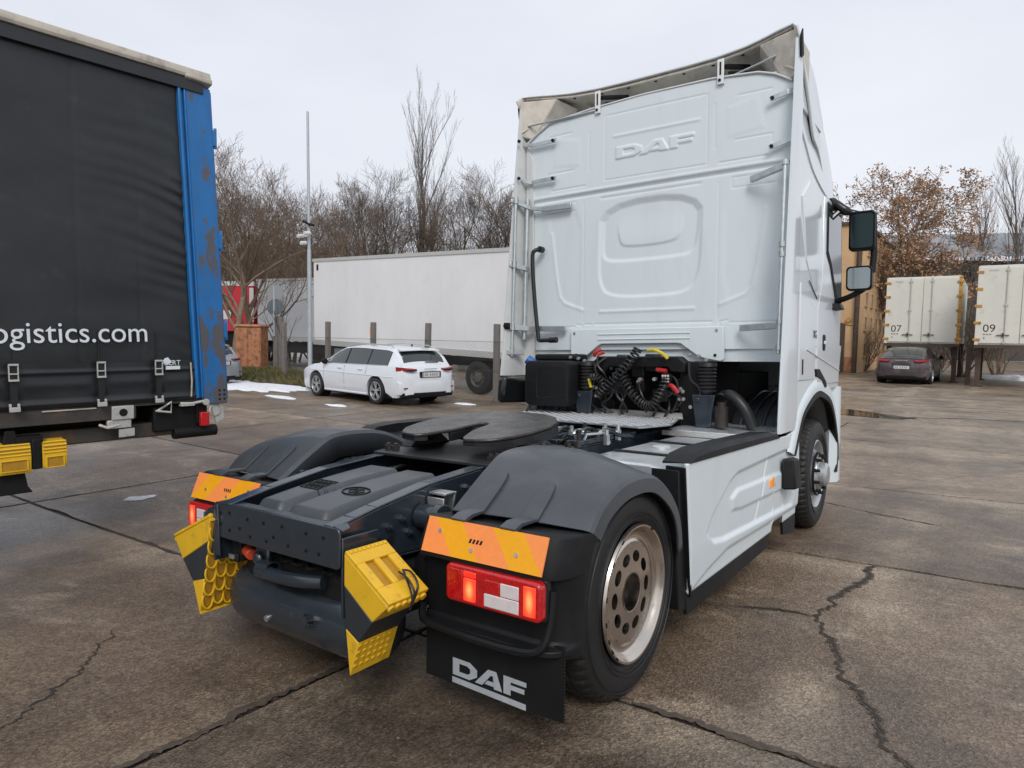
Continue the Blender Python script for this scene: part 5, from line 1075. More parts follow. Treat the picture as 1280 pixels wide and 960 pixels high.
# ---- wheel chocks (loose pieces hung on the tail)
def chock(P,y0,y1,s,label):
    """P: side profile A,A1(back edge),D1,D2,E,F,A2 in (x,z); extruded along y"""
    A,A1,D1,D2,E,F,A2=P; o=(A[0],y0,A[1])
    r=empty('wheel_chock',label,'wheel chock',T@Matrix.Translation(o))
    r['group']='yellow chocks hung on the tractor tail'
    b=MB(); e=lambda pts,mi,i=0: b.prism([(x,y0+i,z) for x,z in pts],(0,y1-y0-2*i,0),mi)
    e([A,A1,D2,D1],0); e([A1,A2,E,D2],1,.0); e([A2,F,E],0)
    b.build('chock_body',[M_YEL,M_STRIPE],r,bevel=.004,org=o)
    # ribbed flat face with two hand holds, proud of the body
    d=Vector((D1[0]-A[0],0,D1[1]-A[1])); n_=Vector((-d.z,0,d.x)).normalized()
    if n_.z<0: n_=-n_
    def Q(u,v,hh): p=Vector((A[0],0,A[1]))+d*u+n_*hh; return (p.x,lerp(y0,y1,v),p.z)
    b=MB()
    def plate(u0,u1,v0,v1,h0=.0015,h1=.016): b.hexa([Q(u0,v0,h0),Q(u1,v0,h0),Q(u1,v1,h0),Q(u0,v1,h0),Q(u0,v0,h1),Q(u1,v0,h1),Q(u1,v1,h1),Q(u0,v1,h1)])
    plate(0,.26,0,1); plate(.72,1,0,1); plate(.2601,.7199,0,.2); plate(.2601,.7199,.42,.56); plate(.2601,.7199,.78,1)
    b.build('grip_plate',M_YEL,r,bevel=.003,org=o)
    b=MB(); plate(.26,.72,.2,.42,.0006,.0012); plate(.26,.72,.56,.78,.0006,.0012); b.build('grip_recess',M_YELD,r,org=o)
    for k in range(9): b=MB(); plate(.02+.0*k,.075,.04+.106*k,.04+.106*k+.07,.016,.021); b.build('grip_rib',M_YEL,r,bevel=.002,org=o)
    for k in range(6): b=MB(); b.cyl(Q(.99,.09+.16*k,-.012),Q(1.035,.09+.16*k,-.012),.016,n=10); b.build('heel_knob',M_YEL,r,bevel=.002,org=o)
    b=MB()
    if s>0:
        w=[Q(.62,.62,.03),Q(.8,.6,.045),Q(1.0,.58,.03),Q(1.04,.6,-.03),Q(.95,.7,.04),Q(.72,.78,.045),Q(.62,.74,.03),Q(.68,.66,.04),Q(1.02,.52,.02),Q(1.1,.5,-.03)]
        b.tube(smooth_path(w,4),.0045,6); b.build('wire_clip',M_CABLE,r,org=o)
        # tread blocks on the concave face
        b=MB()
        for i in range(6):
            for j in range(4):
                u=.12+.2*j; v=.06+.15*i; p=Vector((lerp(E[0],F[0],u),lerp(y0,y1,v),lerp(E[1],F[1],u))); b.obox(p,(.007,.016,.016),Matrix.Rotation(.5,3,'Y'))
        b.build('tread_stud',M_YEL,r,bevel=.003,org=o)
    else:
        # honeycomb under the base, facing the frame
        b=MB(); xb=lambda z:lerp(A[0],F[0],(A[1]-z)/(A[1]-F[1]))+.004
        for i in range(4):
            for j in range(6):
                yy=lerp(y0,y1,.13+.25*i); zz=lerp(F[1]+.03,A[1]-.04,(j+.5)/6)+(.012 if i%2 else 0); 
                ring=[(xb(zz)+.008,yy+.0255*math.cos(2*math.pi*k/14),zz+.040*math.sin(2*math.pi*k/14)) for k in range(15)]; b.tube(ring,.0048,5,caps=False)
        b.tube([(xb(F[1]+.01)+.005,y0,F[1]+.008),(xb(F[1])+.005,y1,F[1]+.008)],.008,5); b.tube([(xb(A[1])+.005,y0,A[1]-.01),(xb(A[1])+.005,y1,A[1]-.01)],.008,5); b.tube([(xb(F[1])+.005,y1,F[1]+.008),(xb(A[1])+.005,y1,A[1]-.01)],.008,5)
        b.build('honeycomb_rib',M_YEL,r,org=o)
        b=MB(); b.prism([(xb(A[1])+.003,y0+.004,A[1]-.006),(xb(A[1])+.003,y1-.004,A[1]-.006),(xb(F[1])+.003,y1-.004,F[1]+.006),(xb(F[1])+.003,y0+.004,F[1]+.006)],(.003,0,0)); b.build('honeycomb_floor',M_YELD,r,org=o)
chock([(.449,.746),(.447,.622),(.69,.59),(.605,.513),(.53,.416),(.478,.272),(.456,.455)],-1.0,-.79,1,'yellow and black wheel chock beside the lit right tail lamp, hand slots facing up')
chock([(-.448,.766),(-.47,.65),(-.765,.626),(-.69,.53),(-.60,.44),(-.545,.294),(-.5,.47)],-1.03,-.82,-1,'yellow and black wheel chock at the left end of the frame, honeycomb base showing')
# ================================================================== DARK CURTAIN TRAILER ON THE LEFT  (local: x out of the side, y towards its rear corner, z up)
M_CURT=mat('dark_curtain',(.0165,.0195,.0215),.38,var=(1.6,.22),rvar=(4,.3,.5),dirt=(5,.57,(.075,.075,.072),.28,.2),bump=(300,.0006,.25))
M_BLUE=mat('blue_post_paint',(.014,.145,.40),.33,var=(3,.15),dirt=(3.4,.55,(.105,.088,.072),.9,.05),rvar=(5,.25,.5),stretch=(.8,1.3,.6))
def more_rust_low():
    t=M_BLUE.node_tree; l=t.links.new
    for n in list(t.nodes):
        if n.type=='TEX_NOISE' and abs(n.inputs['Scale'].default_value-3.4)<.01:
            ramp_=[k.to_node for k in n.outputs['Fac'].links][0]
            tcn=N(t,'ShaderNodeTexCoord'); sp=N(t,'ShaderNodeSeparateXYZ'); l(tcn.outputs['Object'],sp.inputs[0]); mr=N(t,'ShaderNodeMapRange'); mr.inputs[1].default_value=1.0; mr.inputs[2].default_value=2.6; mr.inputs[3].default_value=.12; mr.inputs[4].default_value=0; l(sp.outputs[2],mr.inputs[0])
            a=N(t,'ShaderNodeMath',operation='ADD'); l(n.outputs['Fac'],a.inputs[0]); l(mr.outputs[0],a.inputs[1]); l(a.outputs[0],ramp_.inputs[0])
more_rust_low()
M_BLUE2=mat('blue_post_rib',(.014,.16,.44),.33,var=(4,.12),dirt=(7,.66,(.085,.075,.066),.6,.04))
M_RAIL=mat('cream_rail',(.5,.46,.39),.5,var=(5,.12),dirt=(7,.5,(.2,.17,.14),.5))
M_RUSTY=mat('rusty_chassis',(.05,.044,.039),.6,var=(6,.3),dirt=(5,.52,(.14,.07,.03),.6))
M_PALE=mat('pale_metal',(.55,.55,.52),.45,metal=.3,var=(20,.15),dirt=(20,.5,(.25,.23,.2),.5))
DX,DY=.0689146,.9976226
TLM=Matrix(((DY,DX,0,-3.277),(-DX,DY,0,.76),(0,0,1,0),(0,0,0,1)))
TL=empty('curtain_trailer','dark grey curtain sided trailer with blue rusty corner post and white web address','trailer',TLM)
lean=lambda z:-.115*max(0,(z-1.15)/2.75)     # the rear frame leans a little
def yb(z): return -.295+lean(z)*.85-.0
b=MB(); n1,n2_=260,120
def curt(u,v):
    z=lerp(1.42,3.84,v); y1=yb(z); y=lerp(-9.0,y1,u**.45); s=y1-y
    t=(z-1.42)/2.42; wr=0
    if s<1.5:
        f=math.exp(-s/.26)*(.6+1.1*mnoise.noise(Vector((y*1.5,z*3.1,9)))); wr=.0135*f*math.sin(50*z-14*s+9*mnoise.noise(Vector((y*1.1,z*1.7,3))))*(.12+.88*float(sst(1.9,2.7,z))*float(sst(3.7,3.2,z)))
    wr+=.014*mnoise.noise(Vector((y*.9,z*1.6,1)))+.007*mnoise.noise(Vector((y*2.5,z*3.5,7)))
    for c in(-.72,-1.18,-1.78,-2.4): wr+=-.004*math.exp(-((y-c)/.012)**2)
    return (-.012+wr,y,z)
b.grid(n1,n2_,curt); b.build('curtain',M_CURT,TL,ang=80)
b=MB()
def hem(u,v):
    z=lerp(1.135,1.475,v); y=lerp(-9.0,yb(1.2)+.02,u**.6); q=.012*math.exp(-((z-1.405)/.014)**2)+.006*math.exp(-((z-1.31)/.04)**2)+.02*math.exp(-((z-1.165)/.02)**2)
    dip=0
    for s in(-.61,-1.05,-1.63,-2.2,-2.8): dip-=.014*math.exp(-((y-s)/.05)**2)
    return (.004+q+dip*(.4+.6*math.sin(v*9)**2)+.005*mnoise.noise(Vector((y*3,z*5,2))),y,z)
b.grid(220,48,hem); b.build('curtain_hem',M_CURT,TL,ang=80)
b=MB(); b.prism([(x,-12.8,z) for x,z in [(-.02,3.80),(.035,3.80),(.035,3.905),(-.02,3.905)]],(0,12.62,0)); b.build('valance',M_CURT,TL,bevel=.004)
b=MB(); b.prism([(x,-13,z) for x,z in [(-.06,3.906),(.05,3.906),(.06,3.93),(.045,3.985),(-.06,4.0)]],(0,12.88,0)); b.build('roof_rail',M_RAIL,TL,bevel=.004)
b=MB(); b.hexa([(-.05,-.34,3.86),(.062,-.34,3.90),(.062,-.11,3.89),(-.05,-.11,3.86),(-.05,-.28,3.99),(.064,-.34,3.925),(.064,-.11,3.93),(-.05,-.11,3.99)]); b.build('roof_rail_cap',M_RAIL,TL,bevel=.008)
b=MB(); b.box(-2.5,-.06,-13,-.15,3.90,3.97); b.build('roof_panel',M_RAIL,TL)
b=MB(); b.box(-2.5,-2.45,-13,-.1,1.2,3.9); b.box(-2.5,-.02,-13,-.04,1.10,1.2); b.box(-2.46,-.06,-.2,-.16,1.2,3.9); b.box(-2.46,-.06,-13,-12.95,1.2,3.9); b.build('body',M_RUSTY,TL)
# blue corner post: rib, groove and a wide flat with rust
def postpiece(y0,y1,x0,x1,name,m,z0=1.10,z1=3.86,bev=.006):
    b=MB(); ss=[]
    for k in range(13):
        z=lerp(z0,z1,k/12); l_=lean(z); ss.append([(x0,y0+l_,z),(x1,y0+l_,z),(x1,y1+l_,z),(x0,y1+l_,z)])
    b.loft(ss); return b.build(name,m,TL,bevel=bev)
postpiece(-.285,-.262,-.05,.03,'post_rib',M_BLUE2,1.14); postpiece(-.262,-.235,-.06,.004,'post_groove',M_BLUE2,1.14); postpiece(-.235,-.222,-.05,.03,'post_rib',M_BLUE2,1.14)
pp=postpiece(-.222,0,-.14,.022,'corner_post',M_BLUE,1.08); postpiece(-.008,.012,-.16,.012,'door_edge',M_BLUE2,1.12,3.84)
for z in(3.45,2.55,1.75):
    b=MB(); b.box(-.03,.02,lean(z),lean(z)+.035,z-.07,z+.07); b.cyl((.005,lean(z)+.03,z-.09),(.005,lean(z)+.03,z+.09),.014,n=10); b.build('hinge',M_BLUE2,TL,bevel=.004)
b=MB()
for i in range(2):
    for j in range(3): b.cyl((.022,-.075+.045*i,1.12+.04*j),(.0235,-.075+.045*i,1.12+.04*j),.011,n=10)
b.build('post_hole',M_UNDER,pp)
# lettering
def flat_text(txt,size,name,m,parent,mw,align='RIGHT',ext=.0015,space=1.0):
    c=bpy.data.curves.new(name,'FONT'); c.body=txt; c.size=size; c.extrude=ext; c.align_x=align; c.space_character=space
    o=bpy.data.objects.new(name,c); COL.objects.link(o); dg=bpy.context.evaluated_depsgraph_get(); me=bpy.data.meshes.new_from_object(o.evaluated_get(dg)); bpy.data.objects.remove(o)
    o=bpy.data.objects.new(name,me); COL.objects.link(o); me.materials.clear(); me.materials.append(m); o.parent=parent; o.matrix_local=mw; return o
tx=flat_text('logistics.com',.232,'lettering',M_LETTER,TL,Matrix(((0,0,1,.022),(.945,.0,0,-.675),(.028,1.0,0,1.645),(0,0,0,1))))
print('TEXT',tx.dimensions)
b=MB(); b.prism([(.034,y,z) for y,z in [(-.55,1.405),(-.43,1.405),(-.43,1.435),(-.55,1.435)]],(.002,0,0)); b.prism([(.034,y,z) for y,z in [(-.58,1.46),(-.56,1.50),(-.53,1.51),(-.50,1.47),(-.53,1.45)]],(.002,0,0)); b.build('sticker',M_LETTER,TL)
flat_text('CERT',.06,'sticker_lettering',M_LETTER,TL,Matrix(((0,0,1,.036),(1,0,0,-.425),(0,1,0,1.443),(0,0,0,1))))
for y,zz in((-.61,0),(-1.05,-.005),(-1.63,-.01),(-2.2,-.015),(-2.8,-.02)):
    r=bpy.data.objects.new('tension_strap',None); COL.objects.link(r); r.parent=TL
    b=MB(); b.prism([(.036,y-.024,1.16),(.036,y+.024,1.16),(.036,y+.02,1.50),(.036,y-.02,1.50)],(.003,0,0)); b.tube([(.0,y,1.5),(.008,y,1.72)],.004,5); b.build('webbing',M_CABLE,r)
    b=MB(); b.box(.038,.052,y-.032,y-.024,1.36+zz,1.49+zz); b.box(.038,.052,y+.024,y+.032,1.36+zz,1.49+zz); b.box(.04,.056,y-.032,y+.032,1.475+zz,1.49+zz); b.box(.04,.058,y-.032,y+.032,1.36+zz,1.375+zz); b.box(.042,.054,y-.032,y+.032,1.41+zz,1.42+zz); b.build('buckle',M_PALE,r,bevel=.002)
    b=MB(); b.box(.036,.056,y-.034,y+.034,1.125,1.16); b.box(.03,.05,y-.034,y-.018,1.16,1.185); b.box(.03,.05,y+.018,y+.034,1.16,1.185); b.build('strap_hook',M_PALE,r,bevel=.003)
b=MB(); b.tube([(.03,-.335,1.46),(.036,-.33,1.3),(.03,-.335,1.16)],.007,6); b.build('curtain_pole',M_RAIL,TL)
# side rail, underrun gear, lamps
b=MB(); b.box(-.06,-.005,-12.9,-.78,1.005,1.115); b.box(-.1,-.015,-12.9,-.2,1.10,1.13); b.build('side_rail',M_RUSTY,TL,bevel=.004)
b=MB(); b.box(-.004,.004,-1.45,-1.08,1.105,1.115); b.build('rail_strip',M_RAIL,TL)
b=MB(); b.box(-.95,-.75,-12.9,-.3,.72,1.10); b.box(-2.0,-.5,-12.8,-.5,.98,1.09); b.box(-1.75,-1.55,-12.9,-.3,.72,1.10); b.build('chassis_beam',M_UNDER,TL)
b=MB(); b.box(-.08,.012,-.97,-.80,1.0,1.115); bx=b.build('control_box',M_PALE,TL,bevel=.008)
b=MB(); b.cyl((.0125,-.885,1.06),(.0145,-.885,1.06),.032,n=18); b.build('control_knob',M_UNDER,bx)
b=MB(); b.box(-.05,.0,-1.0,-.82,.93,1.0); b.tube([(-.02,-1.06,.97),(0,-1.0,.94),(-.01,-.9,.96),(-.02,-.84,.95)],.014,6); b.build('valve_bracket',M_PALE,bx,bevel=.01)
b=MB(); b.prism([(.0,y,z) for y,z in [(-.92,.855),(-.80,.86),(-.80,.925),(-.92,.92)]],(.004,0,0)); b.build('maker_plate',M_PALE,bx)
b=MB(); b.tube([(-.02,-.62,1.05),(.0,-.50,1.03),(-.01,-.49,1.12),(-.02,-.6,1.05)],.011,6); b.build('step_bracket',M_PALE,TL)
b=MB(); b.tube([(.0,-.42,1.10),(.01,-.32,1.095),(.01,-.22,1.11),(.0,-.12,1.14)],.014,8); b.box(-.04,.02,-.42,-.30,1.075,1.09); b.cyl((.0,-.2,1.1),(.03,-.2,1.1),.03,n=12); b.build('locking_gear',M_PALE,TL,bevel=.003)
b=MB(); b.box(-.5,-.06,-.62,-.24,.86,1.08); b.box(-.3,-.04,-.26,-.16,.9,1.1); b.build('rear_light_housing',M_UNDER,TL,bevel=.012)
b=MB(); b.box(-.03,.012,-.245,-.165,.885,1.01); b.build('rear_lamp',mat('lamp_red'),TL,bevel=.008)
b=MB(); b.lathe([(.05,-.01),(.06,0),(.05,.01)],(.0,-.11,1.02),(1,0,0),18); b.prism([(-.02,y,z) for y,z in [(-.15,1.10),(-.04,1.12),(-.02,.93),(-.1,.9)]],(.02,0,0)); b.build('lamp_guard',M_PALE,TL,bevel=.004)
b=MB(); b.box(-.3,-.1,-2.6,-.3,.82,.94); b.build('underrun_rail',M_RUSTY,TL,bevel=.01)
b=MB(); b.cyl((-.08,-.45,.83),(-.08,-.07,.83),.052,n=20); b.cyl((-2.3,-.12,.83),(-.1,-.12,.83),.05,n=16); b.build('bumper_tube',M_UNDER,TL,bevel=.004)
for i,yy in enumerate((-2.28,-3.6,-4.92)):
    w_=bpy.data.objects.new('trailer_wheel',None); COL.objects.link(w_); w_.parent=TL; zz=gz(-3.4,yy+.76)
    b=MB(); b.lathe([(.29,-.36),(.40,-.37),(.49,-.34),(.51,-.30),(.51,-.09),(.49,-.05),(.40,-.02),(.29,-.03)],(-.04,yy,zz+.505),(1,0,0),48); b.build('tyre',M_RUBBER,w_)
    b=MB(); b.lathe([(.29,-.03),(.28,-.05),(.26,-.15),(.14,-.12),(.13,-.04),(0,-.03)],(-.04,yy,zz+.505),(1,0,0),36); b.build('rim',M_STEEL,w_)
b=MB(); b.prism([(-.36,y,z) for y,z in [(-1.68,.98),(-1.62,.98),(-1.55,.55),(-1.52,.5),(-1.75,.5),(-1.74,.6)]],(.34,0,0)); b.build('mud_flap',M_UNDER,TL,bevel=.004)
b=MB(); b.box(-.35,-.02,-5.5,-1.62,1.0,1.03); b.box(-.30,0,-1.62,-1.45,.86,.93); b.build('mudguard',M_UNDER,TL)
b=MB(); b.box(-.26,.035,-1.53,-1.47,.68,.91); b.build('chock_holder',M_UNDER,TL,bevel=.008)
def trailer_chock(y0,y1,label,sgn):
    mw=TLM@Matrix.Translation((0,(y0+y1)/2,.66)); r=empty('wheel_chock',label,'wheel chock',mw,'yellow chocks under the curtain trailer'); hw_=abs(y1-y0)/2
    b=MB(); prof=[(-.2,0),(.03,.0+(.02 if sgn>0 else 0)),(.035,.13),(.02,.215),(-.14,.235),(-.2,.18)]
    b.prism([(x,-hw_,z) for x,z in prof],(0,2*hw_,0)); b.build('chock_body',M_YEL,r,bevel=.006)
    b=MB()
    for k in range(4): b.prism([(.034-.012*max(0,(k-2)),-hw_+.006,.13+.026*k),(.042-.012*max(0,k-2),-hw_+.006,.138+.026*k),(.034-.012*max(0,k-2),-hw_+.006,.146+.026*k)],(0,2*hw_-.012,0))
    b.build('chock_rib',M_YEL,r)
    b=MB()
    for a in((.02,.02,.11,.028),(.02,.10,.11,.108)): b.box(.03,.042,-hw_+a[0],hw_-.02,a[1],a[3])
    b.box(.03,.042,-hw_+.02,-hw_+.03,.028,.10); b.box(.03,.042,hw_-.03,hw_-.02,.028,.10); b.build('chock_handle',M_YEL,r,bevel=.002)
    b=MB(); b.box(.0335,.0352,-hw_+.03,hw_-.03,.03,.10); b.build('handle_recess',M_YELD,r)
trailer_chock(-1.75,-1.535,'yellow ribbed wheel chock under dark trailer, cut by the left picture edge',-1); trailer_chock(-1.465,-1.30,'yellow ribbed wheel chock under dark trailer, on the outer side of the holder',1)
# ================================================================== PARKED CARS
def car(name,label,paint,mw,L_=4.86,H=1.47,Wd=1.86,fast=False,plate=True,ms=None):
    """estate / liftback car: x across, +y towards its nose, origin under the middle"""
    r=empty(name,label,'car',mw)
    h=L_/2; wy=(1.45,-1.40); wr=.335; ar=.40
    M_P=paint; hwid=Wd/2
    ys=sorted(set([-h,-h+.03,-h+.1,-h+.22,-h+.4]+[wy[1]+ar*math.cos(R(a)) for a in range(0,181,10)]+[wy[0]+ar*math.cos(R(a)) for a in range(0,181,10)]+[-.7,-.35,0,.35,.7,h-.55,h-.4,h-.22,h-.1,h-.03,h]))
    def zb(y):
        for c in wy:
            if abs(y-c)<ar: return max(.2,.325+math.sqrt(max(0,ar*ar-(y-c)**2)))
        return .2 if abs(y)<h-.25 else .2+.1*((abs(y)-h+.25)/.25)
    def belt(y): return float(np.interp(y,[-h,-h+.08,-h+.5,0,1.0,1.55,h-.3,h],[.70,.93,.985,.965,.95,.905,.76,.55]))
    def deck(y): return float(np.interp(y,[-h,-h+.06,-h+.3,-h+.6,.0,.95,1.2,1.9,h-.15,h],[.74,.97,1.03,1.0,.99,1.0,.98,.9,.75,.58]))
    def hwd(y,z):
        e=float(np.interp(abs(y),[h-.7,h-.3,h-.1,h-.03,h],[1,.955,.87,.79,.70])); t=np.interp(z,[.18,.35,.6,.75,.95,1.05],[.93,.985,1,.995,.965,.93]); return hwid*e*float(t)
    secs=[]
    for y in ys:
        z0,z1,z2=zb(y),max(zb(y)+.03,belt(y)),max(zb(y)+.05,deck(y)); P=[]
        for k in range(9): z=lerp(z0,z1,k/8); P.append((hwd(y,z),y,z))
        for k in range(1,5): t=k/4; P.append((lerp(hwd(y,z1),0,t**1.1),y,lerp(z1,z2,math.sin(t*1.57)**.7)))
        P=P+[(-x,yy,z) for x,yy,z in P[:-1]][::-1]; secs.append(P)
    b=MB(); b.loft(secs,closed=True); body=b.build('body',M_P,r,ang=35)
    # greenhouse
    top=[(-h+.18,.99,.72),(-h+.34,1.24,.70),(-h+.55,1.385,.66),(-h+.8,1.435,.63),(-.6,1.468,.63),(-.1,1.47,.63),(.3,1.44,.62),(.62,1.33,.64),(1.0,1.14,.70),(1.32,.985,.74)] if not fast else [(-h+.12,1.02,.74),(-h+.4,1.17,.70),(-h+.75,1.32,.66),(-h+1.1,1.40,.63),(-.5,1.455,.62),(-.1,1.455,.62),(.3,1.42,.62),(.62,1.32,.64),(1.0,1.13,.70),(1.32,.985,.74)]
    k_=H/1.47
    def side_x(y,z,wt,zt):
        t=(z-.95)/max(.05,zt-.95); return lerp(hwid*.935,wt,min(1,max(0,t)))
    gs=[]
    for y,zt,wt in top:
        zt*=k_; b0=belt(y)-.02; P=[]
        for q in range(5): z=lerp(b0,zt-.05,q/4) if zt-.05>b0 else b0; P.append((min(side_x(y,z,wt,zt),hwd(y,b0)-.01),y,z))
        for q,(fx,fz) in enumerate(((.9,.02),(.6,.045),(.3,.055),(0,.06))): P.append((wt*fx*1.0,y,max(zt-.05+fz*.9,b0+.004)))
        P=P+[(-x,yy,z) for x,yy,z in P[:-1]][::-1]; gs.append(P)
    b=MB(); b.loft(gs); b.build('roof',M_P,r,ang=50)
    def tp(y): return [float(np.interp(y,[p[0] for p in top],[p[i] for p in top])) for i in(1,2)]
    for s in(1,-1):
        b=MB()
        def gl0(u,v):
            y=lerp(-h+.60 if not fast else -h+.92,1.06,u); zt,wt=tp(y); zt*=k_; z0=belt(y)+.002; z1=max(z0+.005,zt-.078); z=lerp(z0,z1,v); return (s*(min(side_x(y,z,wt,zt),hwd(y,belt(y)-.02)-.01)+.0025),y,z)
        b.grid(20,6,gl0); b.build('window_surround',M_UNDER,r,ang=60)
        for (ya,yb_) in (((-h+.62,-.98),(-.93,.0),(.07,1.02)) if not fast else ((-h+.95,-.93),(-.88,.0),(.07,1.02))):
            b=MB()
            def gl(u,v):
                y=lerp(ya,yb_,u); zt,wt=tp(y); zt*=k_; z0=belt(y)+.01; z1=max(z0+.005,zt-.085); z=lerp(z0,z1,v); return (s*(min(side_x(y,z,wt,zt),hwd(y,belt(y)-.02)-.01)+.005),y,z)
            b.grid(9,6,gl); b.build('side_window',M_GLASS,r,ang=60)
        b=MB(); b.tube([(s*(hwd(y,belt(y)-.02)-.006),y,belt(y)+.004) for y in np.linspace(-h+.6,1.05,12)],.009,5); b.build('window_trim',M_ZINC,r)
        if not fast:
            b=MB(); b.tube([(s*.6,-h+.7,1.43*k_),(s*.6,-h+.8,1.475*k_),(s*.6,-.5,1.505*k_),(s*.6,.2,1.47*k_),(s*.6,.3,1.44*k_)],.014,6); b.build('roof_rail',M_ZINC,r)
        for y in(.25,-.72):
            b=MB(); b.box(s*hwd(y,.85)-.004,s*hwd(y,.85)+s*.026,y-.1,y+.1,.838,.862); b.build('door_handle',M_P,r,bevel=.008)
        b=MB(); b.tube([(s*(hwd(.0,z)+.001),.03-.0*z,z) for z in(.3,.5,.7,.93)],.004,4); b.tube([(s*(hwd(1.05,z)+.001),1.05,z) for z in(.35,.5,.7,.9)],.004,4); b.tube([(s*(hwd(-.95,z)+.001),-.95+.25*max(0,z-.72)*-1,z) for z in(.72,.8,.93)],.004,4); b.build('door_gap',M_UNDER,r)
        b=MB(); b.tube([(s*(hwd(y,.72)-.002),y,.73+.01*y) for y in np.linspace(-h+.35,h-.6,14)],.012,6); b.build('body_crease',M_P,r)
        b=MB(); b.tube([(s*(hwd(y,.24)-.004),y,.235) for y in np.linspace(-1.0,1.05,8)],.03,6); b.build('sill',M_P if not fast else M_UNDER,r)
        b=MB(); b.lathe([(0,0),(.06,.01),(.085,.05),(.08,.1),(.05,.13),(0,.14)],(s*(hwid+.03),.86,1.0),(0,1,0),14); b.beam((s*(hwid-.12),.93,.95),(s*(hwid+.02),.93,.97),.05,.03); b.build('door_mirror',M_UNDER,r)
    # windscreen and rear window
    for nm,(i0,i1) in (('windscreen',(6,9)),('rear_window',(0,2 if not fast else 3))):
        b=MB(); ya,yb_=top[i0][0],top[i1][0]
        def gl2(u,v):
            y=lerp(ya+.06*(1 if nm=='rear_window' else 0),yb_-.05,v); zt,wt=tp(y); zt*=k_; x=lerp(-1,1,u)*(wt*.9); return (x,y+(.0),zt-.05+.054*max(0,1-(abs(x)/wt)**2.2)*1.0+.012)
        b.grid(13,8,gl2); b.build(nm,M_GLASS,r,ang=60)
    zr=1.36*k_ if not fast else 1.36*k_
    if not fast:
        b=MB(); b.loft([[(x,-h+.46,zr-.01),(x,-h+.36,zr+.0-.03*abs(x)),(x,-h+.36,zr+.025-.03*abs(x)),(x,-h+.6,zr+.075-.03*abs(x))] for x in np.linspace(-.6,.6,9)]); b.build('roof_spoiler',M_P,r,bevel=.004)
        b=MB(); b.beam((0,-h+.2,1.08*k_),(.42,-h+.215,1.07*k_),.02,.02); b.build('rear_wiper',M_UNDER,r)
        b=MB(); b.lathe([(.03,0),(.012,.05),(0,.06)],(0,-h+.75,1.46*k_),(0,0,1),10); b.build('roof_aerial',M_UNDER,r)
    # tail
    for s in(1,-1):
        b=MB(); n_=8; sec=[]
        for k in range(n_+1):
            t=k/n_; x=lerp(.44,hwid*.80,min(1,t/.62)) if t<.62 else lerp(hwid*.80,hwid*.93,(t-.62)/.38); y=(-h-.012+.02*t if t<.62 else lerp(-h+.012,-h+.26,((t-.62)/.38)))
            zc=.90+.015*t; hh=lerp(.022,.052,t) if not fast else lerp(.035,.055,t); sec.append([(s*x,y,zc-hh),(s*x,y-.012*(t<.7),zc),(s*x,y,zc+hh),(s*(x-.05),y+.09,zc+hh),(s*(x-.05),y+.09,zc-hh)])
        b.loft(sec); b.build('tail_lamp',mat('car_lamp_red',(.28,.008,.012),.12,coat=.6),r,ang=30,bevel=.004)
        b=MB(); b.tube([(s*.44,-h-.018,.893),(s*.58,-h-.02,.878),(s*.70,-h-.004,.892)],.017,6); b.build('lamp_strip',M_UNDER if not fast else M_RED,r)
        b=MB(); b.box(s*.52,s*.78,-h+.012,-h+.05,.44,.47); b.build('reflector',mat('car_lamp_red'),r)
    b=MB(); b.loft([[(x,-h-.015+.16*(abs(x)/hwid)**3,z0),(x,-h-.035+.16*(abs(x)/hwid)**3,.40),(x,-h-.02+.16*(abs(x)/hwid)**3,.58),(x,-h+.2,.6),(x,-h+.2,z0)] for x in np.linspace(-hwid*.95,hwid*.95,13) for z0 in(.30,)]); b.build('rear_bumper',M_P,r,ang=30)
    b=MB(); b.loft([[(x,-h-.0+.16*(abs(x)/hwid)**3,.21),(x,-h-.024+.16*(abs(x)/hwid)**3,.25),(x,-h-.03+.16*(abs(x)/hwid)**3,.335),(x,-h+.2,.34),(x,-h+.2,.2)] for x in np.linspace(-hwid*.86,hwid*.86,11)]); b.build('diffuser',M_UNDER,r,ang=30)
    b=MB(); b.box(-.27,.27,-h-.028,-h-.02,.715 if not fast else .6,.83 if not fast else .715); pl_=b.build('number_plate',mat('plate_white',(.62,.63,.62),.45,var=(60,.1)),r)
    b=MB()
    zz=.772 if not fast else .658
    for k,x in enumerate((-.2,-.14,-.04,.03,.1,.17)): b.box(x,x+.04,-h-.0305,-h-.0285,zz-.035,zz+.035)
    b.box(-.27,-.235,-h-.0305,-h-.0285,zz-.055,zz+.055); b.build('plate_marks',mat('plate_dark',(.28,.28,.29),.5),pl_)
    b=MB(); b.box(-.33,.33,-h-.016,-h+.02,.70,.85); b.build('plate_recess',M_P if fast else M_UNDER,r,bevel=.01) if fast else b.build('plate_recess',M_UNDER,r,bevel=.01)
    b=MB(); b.box(-.2,.2,-h-.026,-h-.005,.905,.925); b.build('boot_badge',M_ZINC,r,bevel=.003)
    b=MB(); b.box(-hwid*.9,hwid*.9,-h+.3,h-.3,.16,.45); b.build('underside',M_UNDER,r,bevel=.05)
